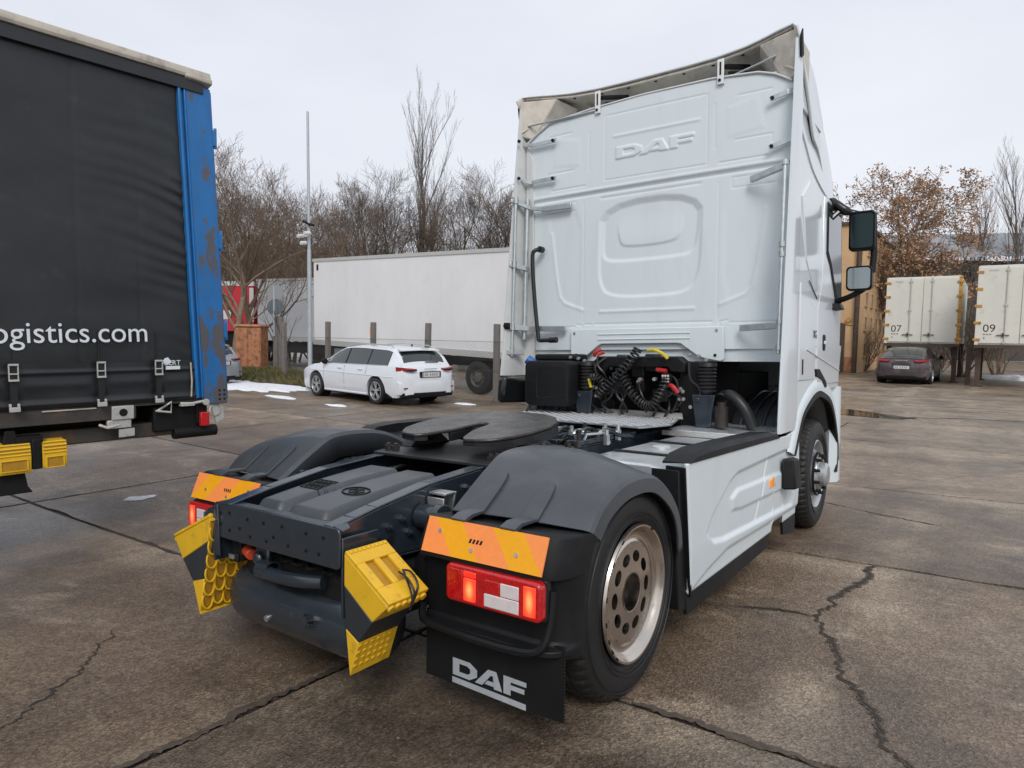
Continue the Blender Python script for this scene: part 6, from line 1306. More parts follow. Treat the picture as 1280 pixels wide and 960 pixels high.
    for y in wy:
        for s in(1,-1):
            w_=bpy.data.objects.new('wheel',None); COL.objects.link(w_); w_.parent=r; c=(s*(hwid-.10),y,wr)
            b=MB(); b.lathe([(.225,.085),(.24,.1),(.29,.105),(.325,.09),(.335,.06),(.335,-.09),(.32,-.11),(.225,-.11)],c,(s,0,0),40); b.build('tyre',M_RUBBER,w_)
            b=MB(); b.lathe([(.23,.088),(.236,.098),(.226,.102),(.215,.08),(.205,0)],c,(s,0,0),40)
            for k in range(5):
                a=2*math.pi*k/5+.3
                for da in(-.16,.16): b.beam((c[0]+s*.075,c[1]+.04*math.cos(a),c[2]+.04*math.sin(a)),(c[0]+s*.088,c[1]+.222*math.cos(a+da),c[2]+.222*math.sin(a+da)),.03,.022)
            b.lathe([(.06,.06),(.055,.085),(0,.09)],c,(s,0,0),20); b.build('rim',M_STEEL,w_)
            b=MB(); b.lathe([(.21,.03),(0,.02)],c,(s,0,0),30); b.build('brake_disc',M_UNDER,w_)
            b=MB(); b.lathe([(.37,.0),(.37,-.2),(0,-.2)],c,(s,0,0),30); b.build('wheel_well',M_UNDER,r)
    for s in(1,-1):
        b=MB(); b.loft([[(s*.45,h-.10,.62),(s*.45,h-.2,.70),(s*.45,h-.3,.66)],[(s*.74,h-.2,.64),(s*.74,h-.32,.74),(s*.74,h-.36,.68)],[(s*.86,h-.42,.68),(s*.86,h-.5,.76),(s*.84,h-.5,.70)]]); b.build('headlamp',M_CLEAR,r)
    return r
M_CARW=mat('car_white',(.72,.755,.8),.22,coat=.6,var=(2,.03),dirt=(4,.6,(.45,.43,.4),.25))
M_CARD=mat('car_dark_brown',(.055,.043,.046),.25,coat=.6,var=(3,.1),dirt=(3,.52,(.16,.14,.13),.4))
M_CARG=mat('car_silver',(.34,.37,.4),.3,metal=.4,coat=.4,var=(3,.08))
def at_yaw(x,y,yaw,s=1.0): return Matrix.Translation((x,y,gz(x,y)))@Matrix.Rotation(yaw,4,'Z')@Matrix.Scale(s,4)
car('parked_car','white estate car parked by the wire fence, seen from its left rear',M_CARW,at_yaw(-11.3,9.95,R(82),1.0))
car('parked_car','dark brown car parked under the container numbered 07',M_CARD,at_yaw(-.5,31.35,R(-2),1.06),fast=True,Wd=1.9)
car('parked_car','silver car with only its end showing past the blue trailer post',M_CARG,at_yaw(-19.95,9.0,R(98),.95))
# ================================================================== WHITE TRAILERS, RED TRUCK, FENCE, POLE, SIGNS, CRATE
M_REEFER=mat('reefer_panel',(.735,.735,.735),.4,var=(.8,.05),dirt=(2.2,.56,(.42,.4,.36),.3,.25),stretch=(1,1,.5))
M_REEF2=mat('reefer_panel_grey',(.56,.58,.6),.4,var=(.8,.05))
def box_trailer(label,A,Bv,zb0,zb1,zt0,zt1,m,wheels,width=2.55,ribs=26):
    """A,B: ends of the near bottom edge on plan"""
    A=Vector((*A,0));Bv=Vector((*Bv,0)); d=(Bv-A); L_=d.length; d.normalize(); back=Vector((-d.y,d.x,0)); ang=math.atan2(d.y,d.x)
    r=empty('box_trailer',label,'trailer',Matrix.Translation((A.x,A.y,0))@Matrix.Rotation(ang,4,'Z'))
    zb_=lambda x:lerp(zb0,zb1,x/L_); zt=lambda x:lerp(zt0,zt1,x/L_)
    b=MB(); b.hexa([(0,0,zb0),(L_,0,zb1),(L_,width,zb1),(0,width,zb0),(0,0,zt0),(L_,0,zt1),(L_,width,zt1),(0,width,zt0)]); b.build('box_body',m,r,bevel=.03)
    for k in range(1,ribs):
        x=L_*k/ribs; b=MB(); b.box(x-.008,x+.008,-.003,.01,zb_(x)+.16,zt(x)-.10); b.build('side_seam',m,r)
    b=MB(); b.hexa([(-.02,-.03,zt0-.09),(L_,-.03,zt1-.09),(L_,.06,zt1-.09),(-.02,.06,zt0-.09),(-.02,-.03,zt0+.02),(L_,-.03,zt1+.02),(L_,.06,zt1+.02),(-.02,.06,zt0+.02)]); b.build('top_rail',M_PALE,r)
    b=MB(); b.hexa([(-.02,-.03,zb0-.06),(L_,-.03,zb1-.06),(L_,.06,zb1-.06),(-.02,.06,zb0-.06),(-.02,-.03,zb0+.13),(L_,-.03,zb1+.13),(L_,.06,zb1+.13),(-.02,.06,zb0+.13)]); b.build('bottom_rail',M_PALE,r)
    b=MB(); b.box(.3,L_-.2,.75,.95,.75,min(zb0,zb1)); b.box(.3,L_-.2,1.6,1.8,.75,min(zb0,zb1)); b.build('chassis_beam',M_UNDER,r)
    for x in wheels:
        w_=bpy.data.objects.new('trailer_wheel',None); COL.objects.link(w_); w_.parent=r; p=A+d*x; zz=gz(p.x,p.y)
        b=MB(); b.lathe([(.28,.02),(.40,.0),(.49,.03),(.51,.08),(.51,.28),(.49,.33),(.28,.34)],(x,.03,zz+.51),(0,1,0),36); b.build('tyre',M_RUBBER,w_)
        b=MB(); b.lathe([(.285,.02),(.27,.05),(.25,.14),(.15,.11),(.14,.03),(.1,.02),(.0,.02)],(x,.03,zz+.51),(0,1,0),30); 
        for k in range(8): b.cyl((x+.2*math.cos(k*.785),.10,zz+.51+.2*math.sin(k*.785)),(x+.2*math.cos(k*.785),.13,zz+.51+.2*math.sin(k*.785)),.04,n=8)
        b.build('rim',mat('dirty_rim',(.09,.085,.078),.6,var=(9,.3)),w_)
        b=MB(); b.lathe([(.58,.0),(.58,.34)],(x,.03,zz+.51),(0,1,0),36); b.v=[v for v in b.v]; b.build('wheel_arch',M_UNDER,r) if False else None
    return r,L_
wt,L_=box_trailer('long white box trailer behind the wire fence and estate car',(-18.27,13.36),(-4.6,12.33),1.33,1.0,4.42,4.05,M_REEFER,(8.35,9.65,10.95))
b=MB(); b.box(.4,.75,-.012,0,3.75,4.1); b.build('corner_vent',M_UNDER,wt) if False else None
b=MB(); b.box(.22,.32,-.015,-.004,4.0,4.22); b.build('corner_marker',M_UNDER,wt)
b=MB(); b.box(3.35,3.5,-.015,-.004,1.62,1.92); b.build('orange_marker',M_AMBER,wt,bevel=.01)
b=MB(); b.box(1.2,2.9,.05,1.2,.55,1.15); b.build('pallet_box',mat('grey_box',(.2,.2,.2),.6),wt,bevel=.03)
for x in(3.2,):
    b=MB(); b.box(x,x+.14,.35,.49,.0,1.1); b.box(x-.12,x+.26,.3,.55,-.03,.03); b.build('landing_leg',M_UNDER,wt)
b=MB(); b.box(7.7,13.2,.0,.08,.98,1.08); b.build('mudguard',M_UNDER,wt)
wt2,L2=box_trailer('second white trailer standing further back, left of the tall pole',(-27.05,16.8),(-15.5,21.6),1.35,1.2,4.24,4.5,M_REEF2,(9.5,),ribs=18)
b=MB(); b.box(0,8,.0,.06,.7,1.0); b.build('side_guard',M_UNDER,wt2)
RT=empty('red_truck','red box truck with pale top edge, half hidden behind the bare tree at left','truck',Matrix.Translation((-31.5,15.0,0))@Matrix.Rotation(R(35.5),4,'Z'))
M_REDP=mat('red_panel',(.55,.018,.03),.35,var=(2,.06))
b=MB(); b.box(0,4.05,0,5,1.7,4.0); b.build('box_body',M_REDP,RT,bevel=.02)
b=MB(); b.box(-.02,4.07,-.03,5,4.0,4.22); b.build('top_rail',mat('plate_white'),RT)
b=MB(); b.box(3.85,4.06,-.02,.0,2.2,3.9); b.build('edge_strip',mat('plate_white'),RT)
b=MB(); b.box(2.5,2.95,-.02,0,2.3,2.75); b.build('white_label',mat('plate_white'),RT)
b=MB(); b.cyl((3.3,-.02,2.15),(3.3,.0,2.15),.2,n=20); b.build('black_roundel',M_UNDER,RT)
b=MB(); b.box(.2,3.9,.2,4.6,.9,1.69); b.build('chassis',M_UNDER,RT)
for x in (.8,3.2):
    b=MB(); b.lathe([(0,.0),(.3,.0),(.5,.02),(.5,.3),(0,.3)],(x,.2,.46),(0,1,0),28); b.build('wheel',M_RUBBER,RT)
FE=empty('wire_fence','chain link fence on grey weathered posts between estate car and white trailer','fence',Matrix.Translation((-7.96,11.1,gz(-7.96,11.1))))
M_POST=mat('weathered_post',(.16,.145,.13),.8,var=(8,.25),bump=(40,.006,.5),stretch=(3,3,.5))
M_WIRE=mat('galv_wire',(.12,.12,.115),.5,metal=.5)
zf=FE.location.z
for i,(x,ht) in enumerate(((-6.89,2.12),(-4.75,2.1),(-2.5,2.08),(0,2.06),(2.6,2.06),(-9.2,2.1))):
    yy=-.03*x*.7 if x<0 else 0; random.seed(i); tx_=random.gauss(0,.012)
    b=MB(); b.loft([[(x+a+tx_*z,yy+c,z) for a,c in((-.075,-.06),(.075,-.06),(.075,.06),(-.075,.06))] for z in(-.1,.5,1.0,1.5,ht)]); b.build('post',M_POST,FE,bevel=.012)
b=MB(); H_=1.62; stp=.1; n_=int((11.8+H_)/stp)
for s in(1,-1):
    for k in range(n_):
        x0=-9.2-(H_ if s>0 else 0)+k*stp; a=x0; c=x0+s*H_ 
        if s<0: a=x0; c=x0-H_
        if max(a,c)<-9.2 or min(a,c)>2.6: continue
        z0,z1=.02,H_
        lo,hi=-9.2,2.6
        t0=0;t1=1
        for bd,sg in((lo,1),(hi,-1)):
            fa=(a-bd)*sg; fc=(c-bd)*sg
            if fa<0: t0=max(t0,fa/(fa-fc))
            if fc<0: t1=min(t1,fa/(fa-fc))
        if t1<=t0: continue
        P=[(lerp(a,c,t),-.021*lerp(a,c,t)-.065+.004*s,lerp(z0,z1,t)) for t in(t0,t1)]
        b.tube(P,.0019,3,caps=False)
for z in(.05,.85,1.6): b.tube([(-9.2,.12,z),(2.6,-.13,z)],.005,4)
tag(b.build('wire_mesh',M_WIRE,FE,fixn=False),kind='stuff')
PO=empty('camera_pole','tall thin galvanised pole with two white security cameras','pole',Matrix.Translation((-14.5,10.3,gz(-14.5,10.3))))
M_GALV=mat('galvanised',(.40,.44,.46),.42,metal=.5,var=(6,.1))
b=MB(); b.cyl((0,0,0),(-.25,.18,4.3),.072,.06,n=14); b.cyl((-.25,.18,4.3),(-.48,.34,8.5),.048,.036,n=12); b.cyl((0,0,0),(0,0,.06),.14,n=14); b.build('mast',M_GALV,PO)
for dx,z in((-.18,4.72),(.14,4.78),(-.03,4.5)):
    b=MB(); b.beam((-.28,.2,z),(-.28+dx,.2-.05,z),.05,.05); b.cyl((-.28+dx,.13,z),(-.28+dx,-.08,z-.03),.06,n=12); b.build('camera',mat('plate_white'),PO,bevel=.01)
b=MB(); b.obox((-.3,.2,5.1),(.35,.2,.06),Matrix.Rotation(.4,3,'Y')); b.build('antenna',M_UNDER,PO)
SG=empty('road_sign','two round grey sign backs, one above the other, on a rough wooden post','road sign',Matrix.Translation((-19.2,12.5,.35)))
face=Matrix.Rotation(.6235,4,'Z')
b=MB(); b.loft([[(a-.12+.02*z,c,z) for a,c in((-.13,-.1),(.13,-.1),(.13,.1),(-.13,.1))] for z in(-.4,.5,1.2,1.95)]); b.loft([[(a+.24-.03*z,c-.05,z) for a,c in((-.09,-.08),(.09,-.08),(.09,.08),(-.09,.08))] for z in(-.4,.5,1.2,1.9)]); b.build('post',M_POST,SG,bevel=.02)
b=MB(); b.cyl((-.1,-.12,1.2),(-.1,-.12,3.05),.04,n=10); b.build('sign_tube',M_GALV,SG)
for z,m_ in((2.82,mat('sign_pale',(.24,.25,.25),.6)),(2.28,mat('sign_back',(.11,.135,.15),.5,metal=.3))):
    b=MB(); b.cyl(face@Vector((-.1,-.06,z)),face@Vector((-.1,-.04,z)),.30,n=36); b.build('sign_disc',m_,SG)
CR=empty('rusty_cabinet','rust brown steel cabinet standing at the foot of the bare tree','cabinet',Matrix.Translation((-20.45,12.2,.3))@Matrix.Rotation(.58,4,'Z'))
M_RUST=mat('rust_brown',(.40,.17,.08),.7,var=(4,.3),dirt=(5,.5,(.1,.045,.03),.7),bump=(30,.008,.5))
b=MB(); b.box(-.48,.48,-.35,.35,-.1,1.6); b.build('cabinet_body',M_RUST,CR,bevel=.015)
for s in(-1,1): b=MB(); b.box(s*.03 if s>0 else -.45,.45 if s>0 else -.03,-.375,-.349,.08,1.52); b.build('cabinet_door',M_RUST,CR,bevel=.01)
b=MB(); b.hexa([(-.54,-.42,1.601),(.54,-.42,1.601),(.54,.42,1.601),(-.54,.42,1.601),(-.48,-.36,1.68),(.48,-.36,1.68),(.48,.36,1.68),(-.48,.36,1.68)]); b.build('cabinet_lid',M_RUST,CR,bevel=.01)
# ================================================================== CONTAINERS ON LEGS, OCHRE BUILDING, GREY HALL
M_CONT=mat('container_cream',(.66,.65,.58),.45,var=(1.2,.05),dirt=(3,.57,(.42,.33,.2),.45,.15))
M_RUSTB=mat('rust_bright',(.5,.26,.05),.6,var=(6,.3),dirt=(7,.5,(.12,.06,.03),.7))
M_RUSTD=mat('rust_dark',(.07,.045,.032),.7,var=(6,.35))
def swap_body(label,num,x0,y0,wd,zb_,zt,legs):
    r=empty('swap_body',label,'container',Matrix.Translation((x0,y0,0)),'cream containers on legs')
    b=MB(); b.box(0,wd,0,7.2,zb_,zt); b.build('box_body',M_CONT,r,bevel=.02)
    for k,(a,c) in enumerate(((.05,wd*.5-.01),(wd*.5+.01,wd-.05))): b=MB(); b.box(a,c,-.04,-.001,zb_+.06,zt-.08); b.build('door',M_CONT,r,bevel=.012)
    for x in(wd*.33,wd*.62):
        b=MB(); b.cyl((x,-.07,zb_+.03),(x,-.07,zt-.05),.02,n=8); 
        for z in(zb_+.1,zt-.2,(zb_+zt)/2): b.box(x-.06,x+.06,-.09,-.041,z-.035,z+.035)
        b.build('locking_bar',M_PALE,r)
        b=MB(); b.beam((x-.25,-.08,zb_+.38),(x+.15,-.08,zb_+.38),.03,.03); b.box(x-.08,x-.03,-.1,-.05,zb_+.3,zb_+.46); b.build('door_handle',M_RUSTD,r)
    for x in(.02,wd-.02):
        b=MB(); b.box(x-.06,x+.06,-.06,.06,zb_-.02,zt-.02); b.build('corner_post',M_RUSTB if x>1 else M_CONT,r,bevel=.01)
        for k in range(5):
            z=lerp(zb_+.2,zt-.25,k/4); b=MB(); b.box(x-.12,x+.12,-.09,-.061,z-.05,z+.05); b.build('door_hinge',M_RUSTB,r,bevel=.01)
    b=MB(); b.box(-.03,wd+.03,-.08,.06,zb_-.12,zb_); b.build('door_sill',M_RUSTD,r)
    b=MB(); b.box(.3,.6,-.05,-.041,zt-.22,zt-.16); b.build('vent',M_PALE,r)
    flat_text(num,.42,'number',mat('print_black',(.03,.03,.03),.6),r,Matrix(((1,0,0,.2),(0,0,-1,-.042),(0,1,0,zb_+.5),(0,0,0,1))),'LEFT',.001)
    b=MB()
    for k in range(3): b.box(.22+.1*k,.29+.1*k,-.043,-.041,zb_+.38,zb_+.43)
    b.box(.24,.28,-.043,-.041,zb_+.22,zb_+.3); b.build('small_print',mat('print_grey',(.2,.2,.2),.6),r)
    for x,y in legs:
        b=MB(); b.box(x-.09,x+.09,y-.09,y+.09,gz(x0+x,y0+y)-.05,zb_); b.box(x-.2,x+.2,y-.2,y+.2,gz(x0+x,y0+y)-.02,gz(x0+x,y0+y)+.05); b.build('leg',M_RUSTD,r)
swap_body('cream container numbered 07 with rusty hinges, standing on legs above a car','07',-1.52,31.3,2.72,1.62,4.5,((.1,.6),(2.6,.6),(.1,6.5),(2.6,6.5)))
swap_body('cream container numbered 09, standing on legs at the right picture edge','09',1.84,29.2,2.72,1.62,4.68,((.12,.5),(2.6,.5),(.12,6.5),(2.6,6.5)))
b=MB(); b.box(1.53,1.72,30.5,30.7,-.1,1.62); o=b.build('steel_prop',M_RUSTD,bevel=.01); tag(o,'rusty steel prop standing between the two cream containers','prop')
BD=empty('ochre_building','ochre plastered building with rows of small windows, beyond the mirrors','building',Matrix.Translation((-3.5,37.3,-.1)))
M_OCH=mat('ochre_plaster',(.58,.375,.20),.85,var=(.9,.12),dirt=(1.3,.54,(.27,.18,.11),.55,.2),bump=(20,.01,.3))
M_OCH2=mat('dark_ochre_plaster',(.5,.35,.21),.85,var=(.9,.12),dirt=(1.3,.54,(.25,.18,.12),.55,.2),bump=(20,.01,.3))  # darker ochre for window frames and glazing bars
b=MB(); b.box(-12,0,0,12.5,0,7.95); b.build('wall',M_OCH,BD)
b=MB(); b.box(-12.1,.12,-.12,12.6,7.951,8.12); b.build('roof',M_RUSTD,BD)
for zc in(6.85,5.45,4.1,2.75,1.3):
    for j,yc in enumerate((2.0,4.0,6.0,8.0,10.0)):
        w_=bpy.data.objects.new('window',None); COL.objects.link(w_); w_.parent=BD
        b=MB(); b.box(.001,.05,yc-.42,yc-.34,zc-.36,zc+.40); b.box(.001,.05,yc+.34,yc+.42,zc-.36,zc+.40); b.box(.001,.05,yc-.34,yc+.34,zc+.33,zc+.40); b.box(.001,.09,yc-.45,yc+.45,zc-.42,zc-.361); b.build('window_frame',M_OCH2,w_)
        b=MB(); b.box(.0008,.012,yc-.339,yc+.339,zc-.36,zc+.329); b.build('pane',mat('dull_pane',(.02,.022,.025),.35),w_)
        b=MB(); b.box(.013,.03,yc-.02,yc+.02,zc-.36,zc+.329); b.build('glazing_bar',M_OCH2,w_)
b=MB(); b.cyl((-.12,-.12,0),(-.12,-.12,7.9),.13,n=10); b.build('downpipe',M_RUSTD,BD)
b=MB(); b.box(-1.25,-.65,-.05,-.001,.0,2.75); b.build('door',M_RUSTD,BD)
b=MB(); b.box(-.62,-.25,-.06,-.001,.1,.9); b.build('meter_box',M_RUST,BD)
b=MB(); b.tube([(-.3,-.04,2.6),(-.9,-.04,2.75),(-1.6,-.04,3.0)],.02,5); b.cyl((-.5,-.1,2.9),(-.5,-.0,2.9),.13,n=10); b.build('wall_lamp',M_RUSTB,BD)
HL=empty('grey_hall','long grey hall with corrugated roof, behind the cream containers','building',Matrix.Translation((-4.6,67.2,0))@Matrix.Rotation(R(36),4,'Z'))
M_CORR=mat('corrugated_grey',(.25,.265,.28),.5,var=(.5,.06))
b=MB(); n_=370
b.grid(n_,4,lambda u,v:(lerp(-2,26,u),lerp(-2.2,3.0,v),lerp(8.9,11.6,v)+.035*math.sin(u*289.0)+lerp(-.1,.9,u)*1.0)); b.build('roof',M_CORR,HL,ang=60)
b=MB(); b.box(-2,26,0,.3,0,9.0); b.build('wall',mat('dark_wall',(.07,.065,.06),.7,var=(1,.2)),HL)
for k in range(12): b=MB(); b.box(-1+2.2*k,-.1+2.2*k,-.03,-.001,7.6,8.7); b.build('window',M_GLASS,HL)
# ================================================================== TREES AND UNDERGROWTH
def seg_mesh(segs,sides=3):
    S=np.array([(*a,*c,r0,r1) for a,c,r0,r1 in segs]); n=len(S); A=S[:,0:3];C=S[:,3:6]; D=C-A; Ln=np.linalg.norm(D,axis=1,keepdims=True)+1e-9; D/=Ln
    ref=np.where(np.abs(D[:,2:3])<.9,np.array([[0,0,1.]]),np.array([[1.,0,0]])); E1=np.cross(D,ref); E1/=np.linalg.norm(E1,axis=1,keepdims=True)+1e-9; E2=np.cross(D,E1)
    V=np.zeros((n,2,sides,3))
    for k in range(sides):
        a=2*math.pi*k/sides; off=E1*math.cos(a)+E2*math.sin(a); V[:,0,k]=A+off*S[:,6:7]; V[:,1,k]=C+off*S[:,7:8]
    base=np.arange(n)[:,None]*2*sides; F=[]
    for k in range(sides):
        k2=(k+1)%sides; F.append(np.concatenate([base+k,base+k2,base+sides+k2,base+sides+k],1))
    return V.reshape(-1,3),np.stack(F,1).reshape(-1,4)
def mesh_np(name,V,F,m):
    me=bpy.data.meshes.new(name); me.vertices.add(len(V)); me.vertices.foreach_set('co',V.ravel()); me.loops.add(F.size); me.polygons.add(len(F)); me.loops.foreach_set('vertex_index',F.ravel().astype(np.int32)); me.polygons.foreach_set('loop_start',np.arange(0,F.size,F.shape[1],dtype=np.int32)); me.update(calc_edges=True); me.validate(); me.materials.append(m); return me
def grow(rng,height,kind):
    """returns trunk segments, twig segments, tip points"""
    trunk=[];twig=[];tips=[]
    P={'spread':dict(clear=.14,n0=13,up=.95,ratio=.66,kids=6,lv=4,wob=.13),'sapling':dict(clear=.1,n0=5,up=1.0,ratio=.5,kids=4,lv=2,wob=.1),'poplar':dict(clear=.05,n0=34,up=1.5,ratio=.44,kids=8,lv=3,wob=.075),'shrub':dict(clear=.02,n0=14,up=.9,ratio=.7,kids=7,lv=3,wob=.14),'oak':dict(clear=.16,n0=11,up=.35,ratio=.66,kids=5,lv=4,wob=.22),'willow':dict(clear=.1,n0=15,up=.8,ratio=.6,kids=9,lv=4,wob=.16)}[kind]
    def br(p,d,L_,r,lv):
        ns=max(3,int(3+L_*.9)); pts=[p]; q=p; dd=d
        for i in range(ns):
            dd=(dd+Vector((rng.gauss(0,1),rng.gauss(0,1),rng.gauss(0,1)))*P['wob']+Vector((0,0,.06*P['up']*(1 if kind!='willow' or lv<2 else -2.2)))).normalized(); q2=q+dd*(L_/ns); r0=r*(1-.75*i/ns); r1=r*(1-.75*(i+1)/ns)
            (trunk if lv<=1 else twig).append((q,q2,max(r0,.005 if kind!='oak' else .014),max(r1,.004 if kind!='oak' else .012))); q=q2; pts.append(q)
        if lv>=P['lv']: tips.append(q); tips.append(pts[len(pts)//2]); tips.append(pts[-2]); return
        nk=P['kids'] if lv>0 else P['n0']
        for k in range(nk):
            t=(P['clear'] if lv==0 else .22)+(1-(P['clear'] if lv==0 else .22))*((k+rng.random())/nk); f=t*ns; i=min(int(f),ns-1); bp=pts[i].lerp(pts[i+1],f-i)
            ax=(pts[i+1]-pts[i]).normalized(); az=rng.random()*6.283; e1=ax.cross(Vector((.3,.5,.8))).normalized(); e2=ax.cross(e1); out=e1*math.cos(az)+e2*math.sin(az)
            nd=(ax*(.55+.25*P['up'])+out*(.85 if kind!='poplar' else .42)+Vector((0,0,.3*P['up']))).normalized()
            l2=L_*P['ratio']*(1.1-.55*t)*(.75+.5*rng.random()); br(bp,nd,l2,max(.0055,r*(1-.75*t)*.55),lv+1)
    if kind=='shrub':
        for k in range(P['n0']):
            a=rng.random()*6.28; br(Vector((.35*math.cos(a),.35*math.sin(a),0)),Vector((math.cos(a)*.38,math.sin(a)*.38,1)).normalized(),height*(.65+.35*rng.random()),.05,1)
    else: br(Vector((0,0,-.2)),Vector((rng.gauss(0,.03),rng.gauss(0,.03),1)).normalized(),height*(.95 if kind in('poplar',) else .72),height*.017 if kind!='poplar' else height*.0095,0)
    return trunk,twig,tips
BARKS={'grey':mat('bark_grey',(.145,.125,.108),.85,var=(6,.2)),'brown':mat('bark_brown',(.175,.125,.088),.85,var=(6,.25)),'ochre':mat('bark_ochre',(.25,.145,.06),.85,var=(4,.25)),'dark':mat('bark_dark',(.062,.054,.048),.85,var=(6,.25))}
M_LEAF=mat('dead_oak_leaf',(.38,.22,.12),.75,var=(.9,.4))
TREES={}
def make_tree(key,height,kind,bark,seed,leaves=0):
    rng=random.Random(seed); tr,tw,tips=grow(rng,height,kind)
    ms=[]
    V,F=seg_mesh(tr,5); ms.append(('trunk',mesh_np('trunk',V,F,BARKS[bark])))
    if tw:
        V,F=seg_mesh(tw,3); ms.append(('crown',mesh_np('crown',V,F,BARKS[bark])))
    if leaves:
        r=np.random.default_rng(seed); T_=np.array([tuple(t) for t in tips]); idx=r.integers(0,len(T_),leaves); c=T_[idx]+r.normal(0,.11,(leaves,3)); a=r.normal(size=(leaves,3)); a/=np.linalg.norm(a,axis=1,keepdims=True); q=np.cross(a,r.normal(size=(leaves,3))); q/=np.linalg.norm(q,axis=1,keepdims=True); s=r.uniform(.045,.095,(leaves,1))
        V=np.stack([c-a*s,c+q*s*.6,c+a*s,c-q*s*.6],1).reshape(-1,3); F=np.arange(leaves*4).reshape(-1,4); ms.append(('leaves',mesh_np('leaves',V,F,M_LEAF)))
    TREES[key]=ms; return sum(len(m.polygons) for _,m in ms)
tot=0
for args in [('L',9.3,'spread','brown',3),('pop',17.6,'poplar','grey',5),('a',11.2,'spread','grey',7),('b',11.0,'spread','dark',8),('will',10.2,'willow','ochre',9),('c',9.0,'spread','brown',12),('sh',4.2,'shrub','brown',13),('oak',14.2,'oak','brown',21,10500),('bare',19.5,'poplar','grey',23),('sap',3.6,'sapling','dark',25),('oakshrub',4.2,'shrub','brown',27,1500),('d',12.5,'spread','grey',31)]: tot+=make_tree(*args)
open('/tmp/polys.txt','w').write(str(tot))
def tree(key,x,y,rz,s,name,label,cat='tree',group=None,z=None):
    r=empty(name,label,cat,Matrix.Translation((x,y,(gz(x,y) if z is None else z)))@Matrix.Rotation(rz,4,'Z')@Matrix.Scale(s,4),group)
    for nm,me in TREES[key]: o=bpy.data.objects.new(nm,me); COL.objects.link(o); o.parent=r
    return r
tree('L',-21.1,11.9,.4,1.0,'bare_tree','bare brown tree with several stems at the rusty cabinet',z=.3)
tree('c',-24.0,14.6,1.0,1.05,'bare_tree','bare tree just behind the cabinet tree, right of the red truck')
tree('pop',-26.1,28.6,.3,.82,'poplar_tree','tallest bare poplar rising above the white trailer')
G1='bare trees behind the white trailer'
for k,(key,x,y,rz,s,lab) in enumerate([('a',-29.0,25.6,.2,1.0,'spreading bare grey tree left of the tall poplar'),('b',-26.8,26.2,2.1,1.04,'dark bare tree directly left of the poplar trunk'),('a',-23.8,28.6,3.6,1.03,'spreading bare grey tree right of the tall poplar'),('b',-21.6,29.2,4.4,.97,'dark bare tree between the poplar and the cab of the tractor'),('d',-19.2,30.5,.9,.86,'bare grey tree partly hidden by the left edge of the cab'),('a',-17.0,32.5,5.2,1.0,'bare grey tree mostly hidden behind the cab'),('c',-32.6,22.6,1.1,1.22,'brown bare tree behind the tall pole'),('will',-31.0,23.4,.5,.95,'ochre twiggy willow right of the tall pole'),('will',-33.5,20.5,2.6,.92,'ochre twiggy willow left of the tall pole'),('c',-33.8,18.2,3.9,1.1,'brown bare tree above the second white trailer'),('b',-36.5,17.0,5.0,.95,'dark bare tree beyond the red truck'),('c',-38,15.0,.6,1.15,'brown bare tree at the left, beyond the blue post'),('L',-35.2,20.9,2.2,1.1,'many stemmed brown tree behind the second white trailer'),('d',-31.0,29.0,2.4,.9,'grey bare tree far behind the willows'),('c',-27.9,24.4,2.2,1.25,'brown bare tree left of the poplar and nearer to the white trailer'),('L',-22.6,27.0,.3,1.12,'brown many stemmed tree right of the poplar'),('c',-20.4,28.6,5.3,1.3,'brown bare tree close to the cab edge'),('L',-29.9,23.0,1.7,1.15,'brown many stemmed tree behind the right hand willow')]):
    tree(key,x,y,rz,s,'bare_tree' if key!='will' else 'willow_tree',lab,'tree',G1)
rng=random.Random(77)
k=0
for i in range(26):
    t=i/25; x=lerp(-40,-15,t)+rng.gauss(0,.6); y=lerp(16.5,33,t)+rng.gauss(0,1.2)
    tree('sh',x,y,rng.random()*6,rng.uniform(.9,1.5),'bare_shrub','brown bare shrub in the thicket behind the white trailers','shrub','shrubs behind the white trailers')
for i,(x,y,s) in enumerate(((-20.2,13.0,1.0),(-18.75,12.6,.95))):
    tree('sap',x,y,i*2.0,s,'sapling',['thin bare sapling left of the sign post','thin bare sapling right of the sign post'][i],'sapling','saplings beside the sign',.3)
tree('oak',-4.4,46.8,.7,1.08,'oak_tree','oak holding rust brown dead leaves above the container numbered 07')
tree('oakshrub',-2.6,44.5,.3,1.05,'oak_tree','low leafy rust brown oak bush just above the roof of container 07',z=3.0)
for i,(key,x,y,rz,s,lab) in enumerate((('bare',3.0,71,.4,.84,'tall bare tree behind the grey hall at the right picture edge'),('bare',.3,70,1.9,.72,'slender bare tree left of the tallest one behind the grey hall'),('bare',6.0,75,4,.8,'bare tree cut by the right picture edge'),('d',-.2,58,3.3,.72,'bare grey tree between the oak and the corrugated roof'))):
    tree(key,x,y,rz,s,'bare_tree',lab,'tree','bare trees around the grey hall')
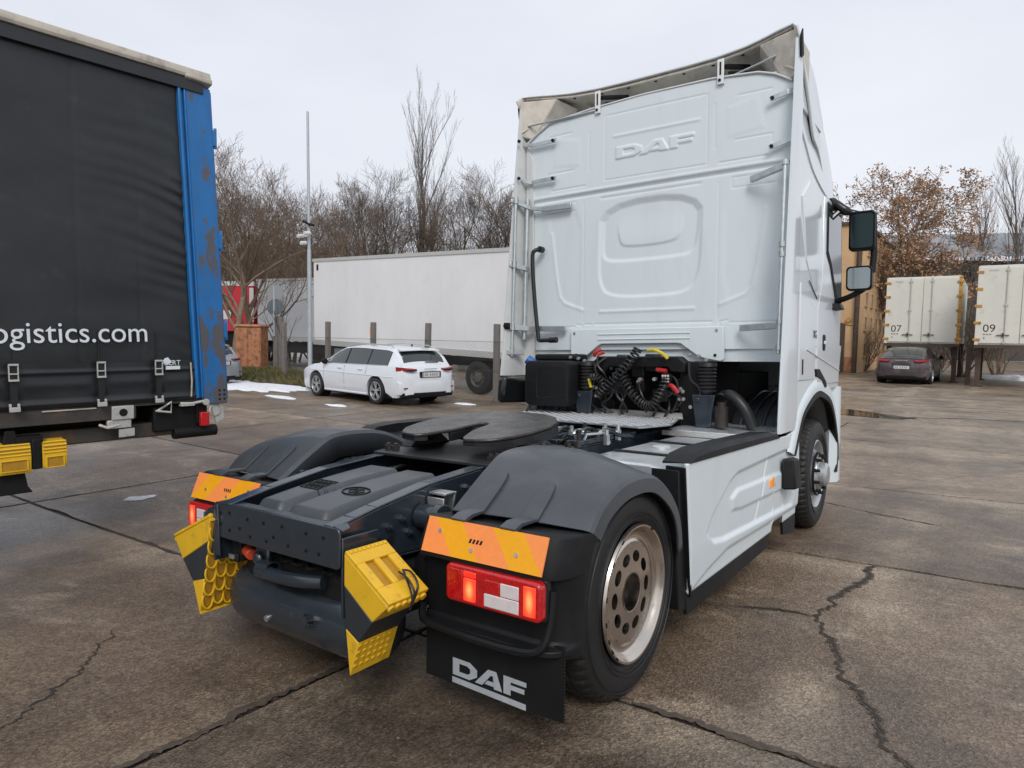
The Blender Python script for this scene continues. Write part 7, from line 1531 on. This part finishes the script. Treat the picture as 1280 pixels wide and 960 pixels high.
for i in range(9):
    tree('sh',-5+1.6*i+rng.gauss(0,.4),41+rng.gauss(0,2),rng.random()*6,rng.uniform(.45,.8),'bare_shrub','low bare shrub behind the legs of the containers','shrub','shrubs behind the containers')
snow([(1.9,36.5),(3.0,36.0),(4.4,36.2),(4.8,37.2),(3.2,37.8),(2.0,37.4)],.25,11,'snow heap on the ground under container 09')
# grassy verge under the cabinet and the sign
def verge():
    pts=[(-22.5,11.2),(-20.5,10.9),(-18,10.5),(-15.9,10.8),(-15.3,11.6),(-16.5,12.6),(-19,13.2),(-22.5,13.4)]
    b=MB(); c=(-18.9,11.9); P=smooth_path([(p[0],p[1],0) for p in pts+[pts[0]]],5)[:-1]; n=len(P); vs=[]
    for k,h_ in((1,.0),(.85,.14),(.6,.26),(.3,.33)):
        for p in P: x=c[0]+(p.x-c[0])*k; y=c[1]+(p.y-c[1])*k; vs.append((x,y,gz(x,y)+h_+.004))
    vs.append((c[0],c[1],gz(*c)+.35)); b.add(vs,[(r*n+i,r*n+(i+1)%n,(r+1)*n+(i+1)%n,(r+1)*n+i) for r in range(3) for i in range(n)]+[(3*n+i,3*n+(i+1)%n,4*n) for i in range(n)])
    tag(b.build('verge',mat('verge_soil',(.075,.06,.035),.9,var=(3,.35),dirt=(6,.5,(.10,.10,.03),.8)),ang=80),kind='structure')
    rg=np.random.default_rng(3); V=[];F=[]
    for k in range(9000):
        a=rg.random()*6.28; q=math.sqrt(rg.random()); i=int(a/6.2832*n)%n; p=P[i]; x=c[0]+(p.x-c[0])*q; y=c[1]+(p.y-c[1])*q; h_=float(np.interp(q,[0,.3,.6,.85,1],[.35,.33,.26,.14,0]))+gz(x,y)
        l=rg.uniform(.05,.2); dx,dy=rg.normal(0,.09,2); o=len(V); V+= [(x-.012,y-.008,h_),(x+.012,y+.008,h_),(x+dx,y+dy,h_+l)]; F.append((o,o+1,o+2))
    tag(bpy.data.objects.new('grass',mesh_np('grass',np.array(V,float),np.array(F),mat('verge_grass',(.115,.105,.035),.8,var=(1.5,.5)))),kind='stuff')
    COL.objects.link(bpy.data.objects['grass'])
verge()
# ground litter strip along the fence foot
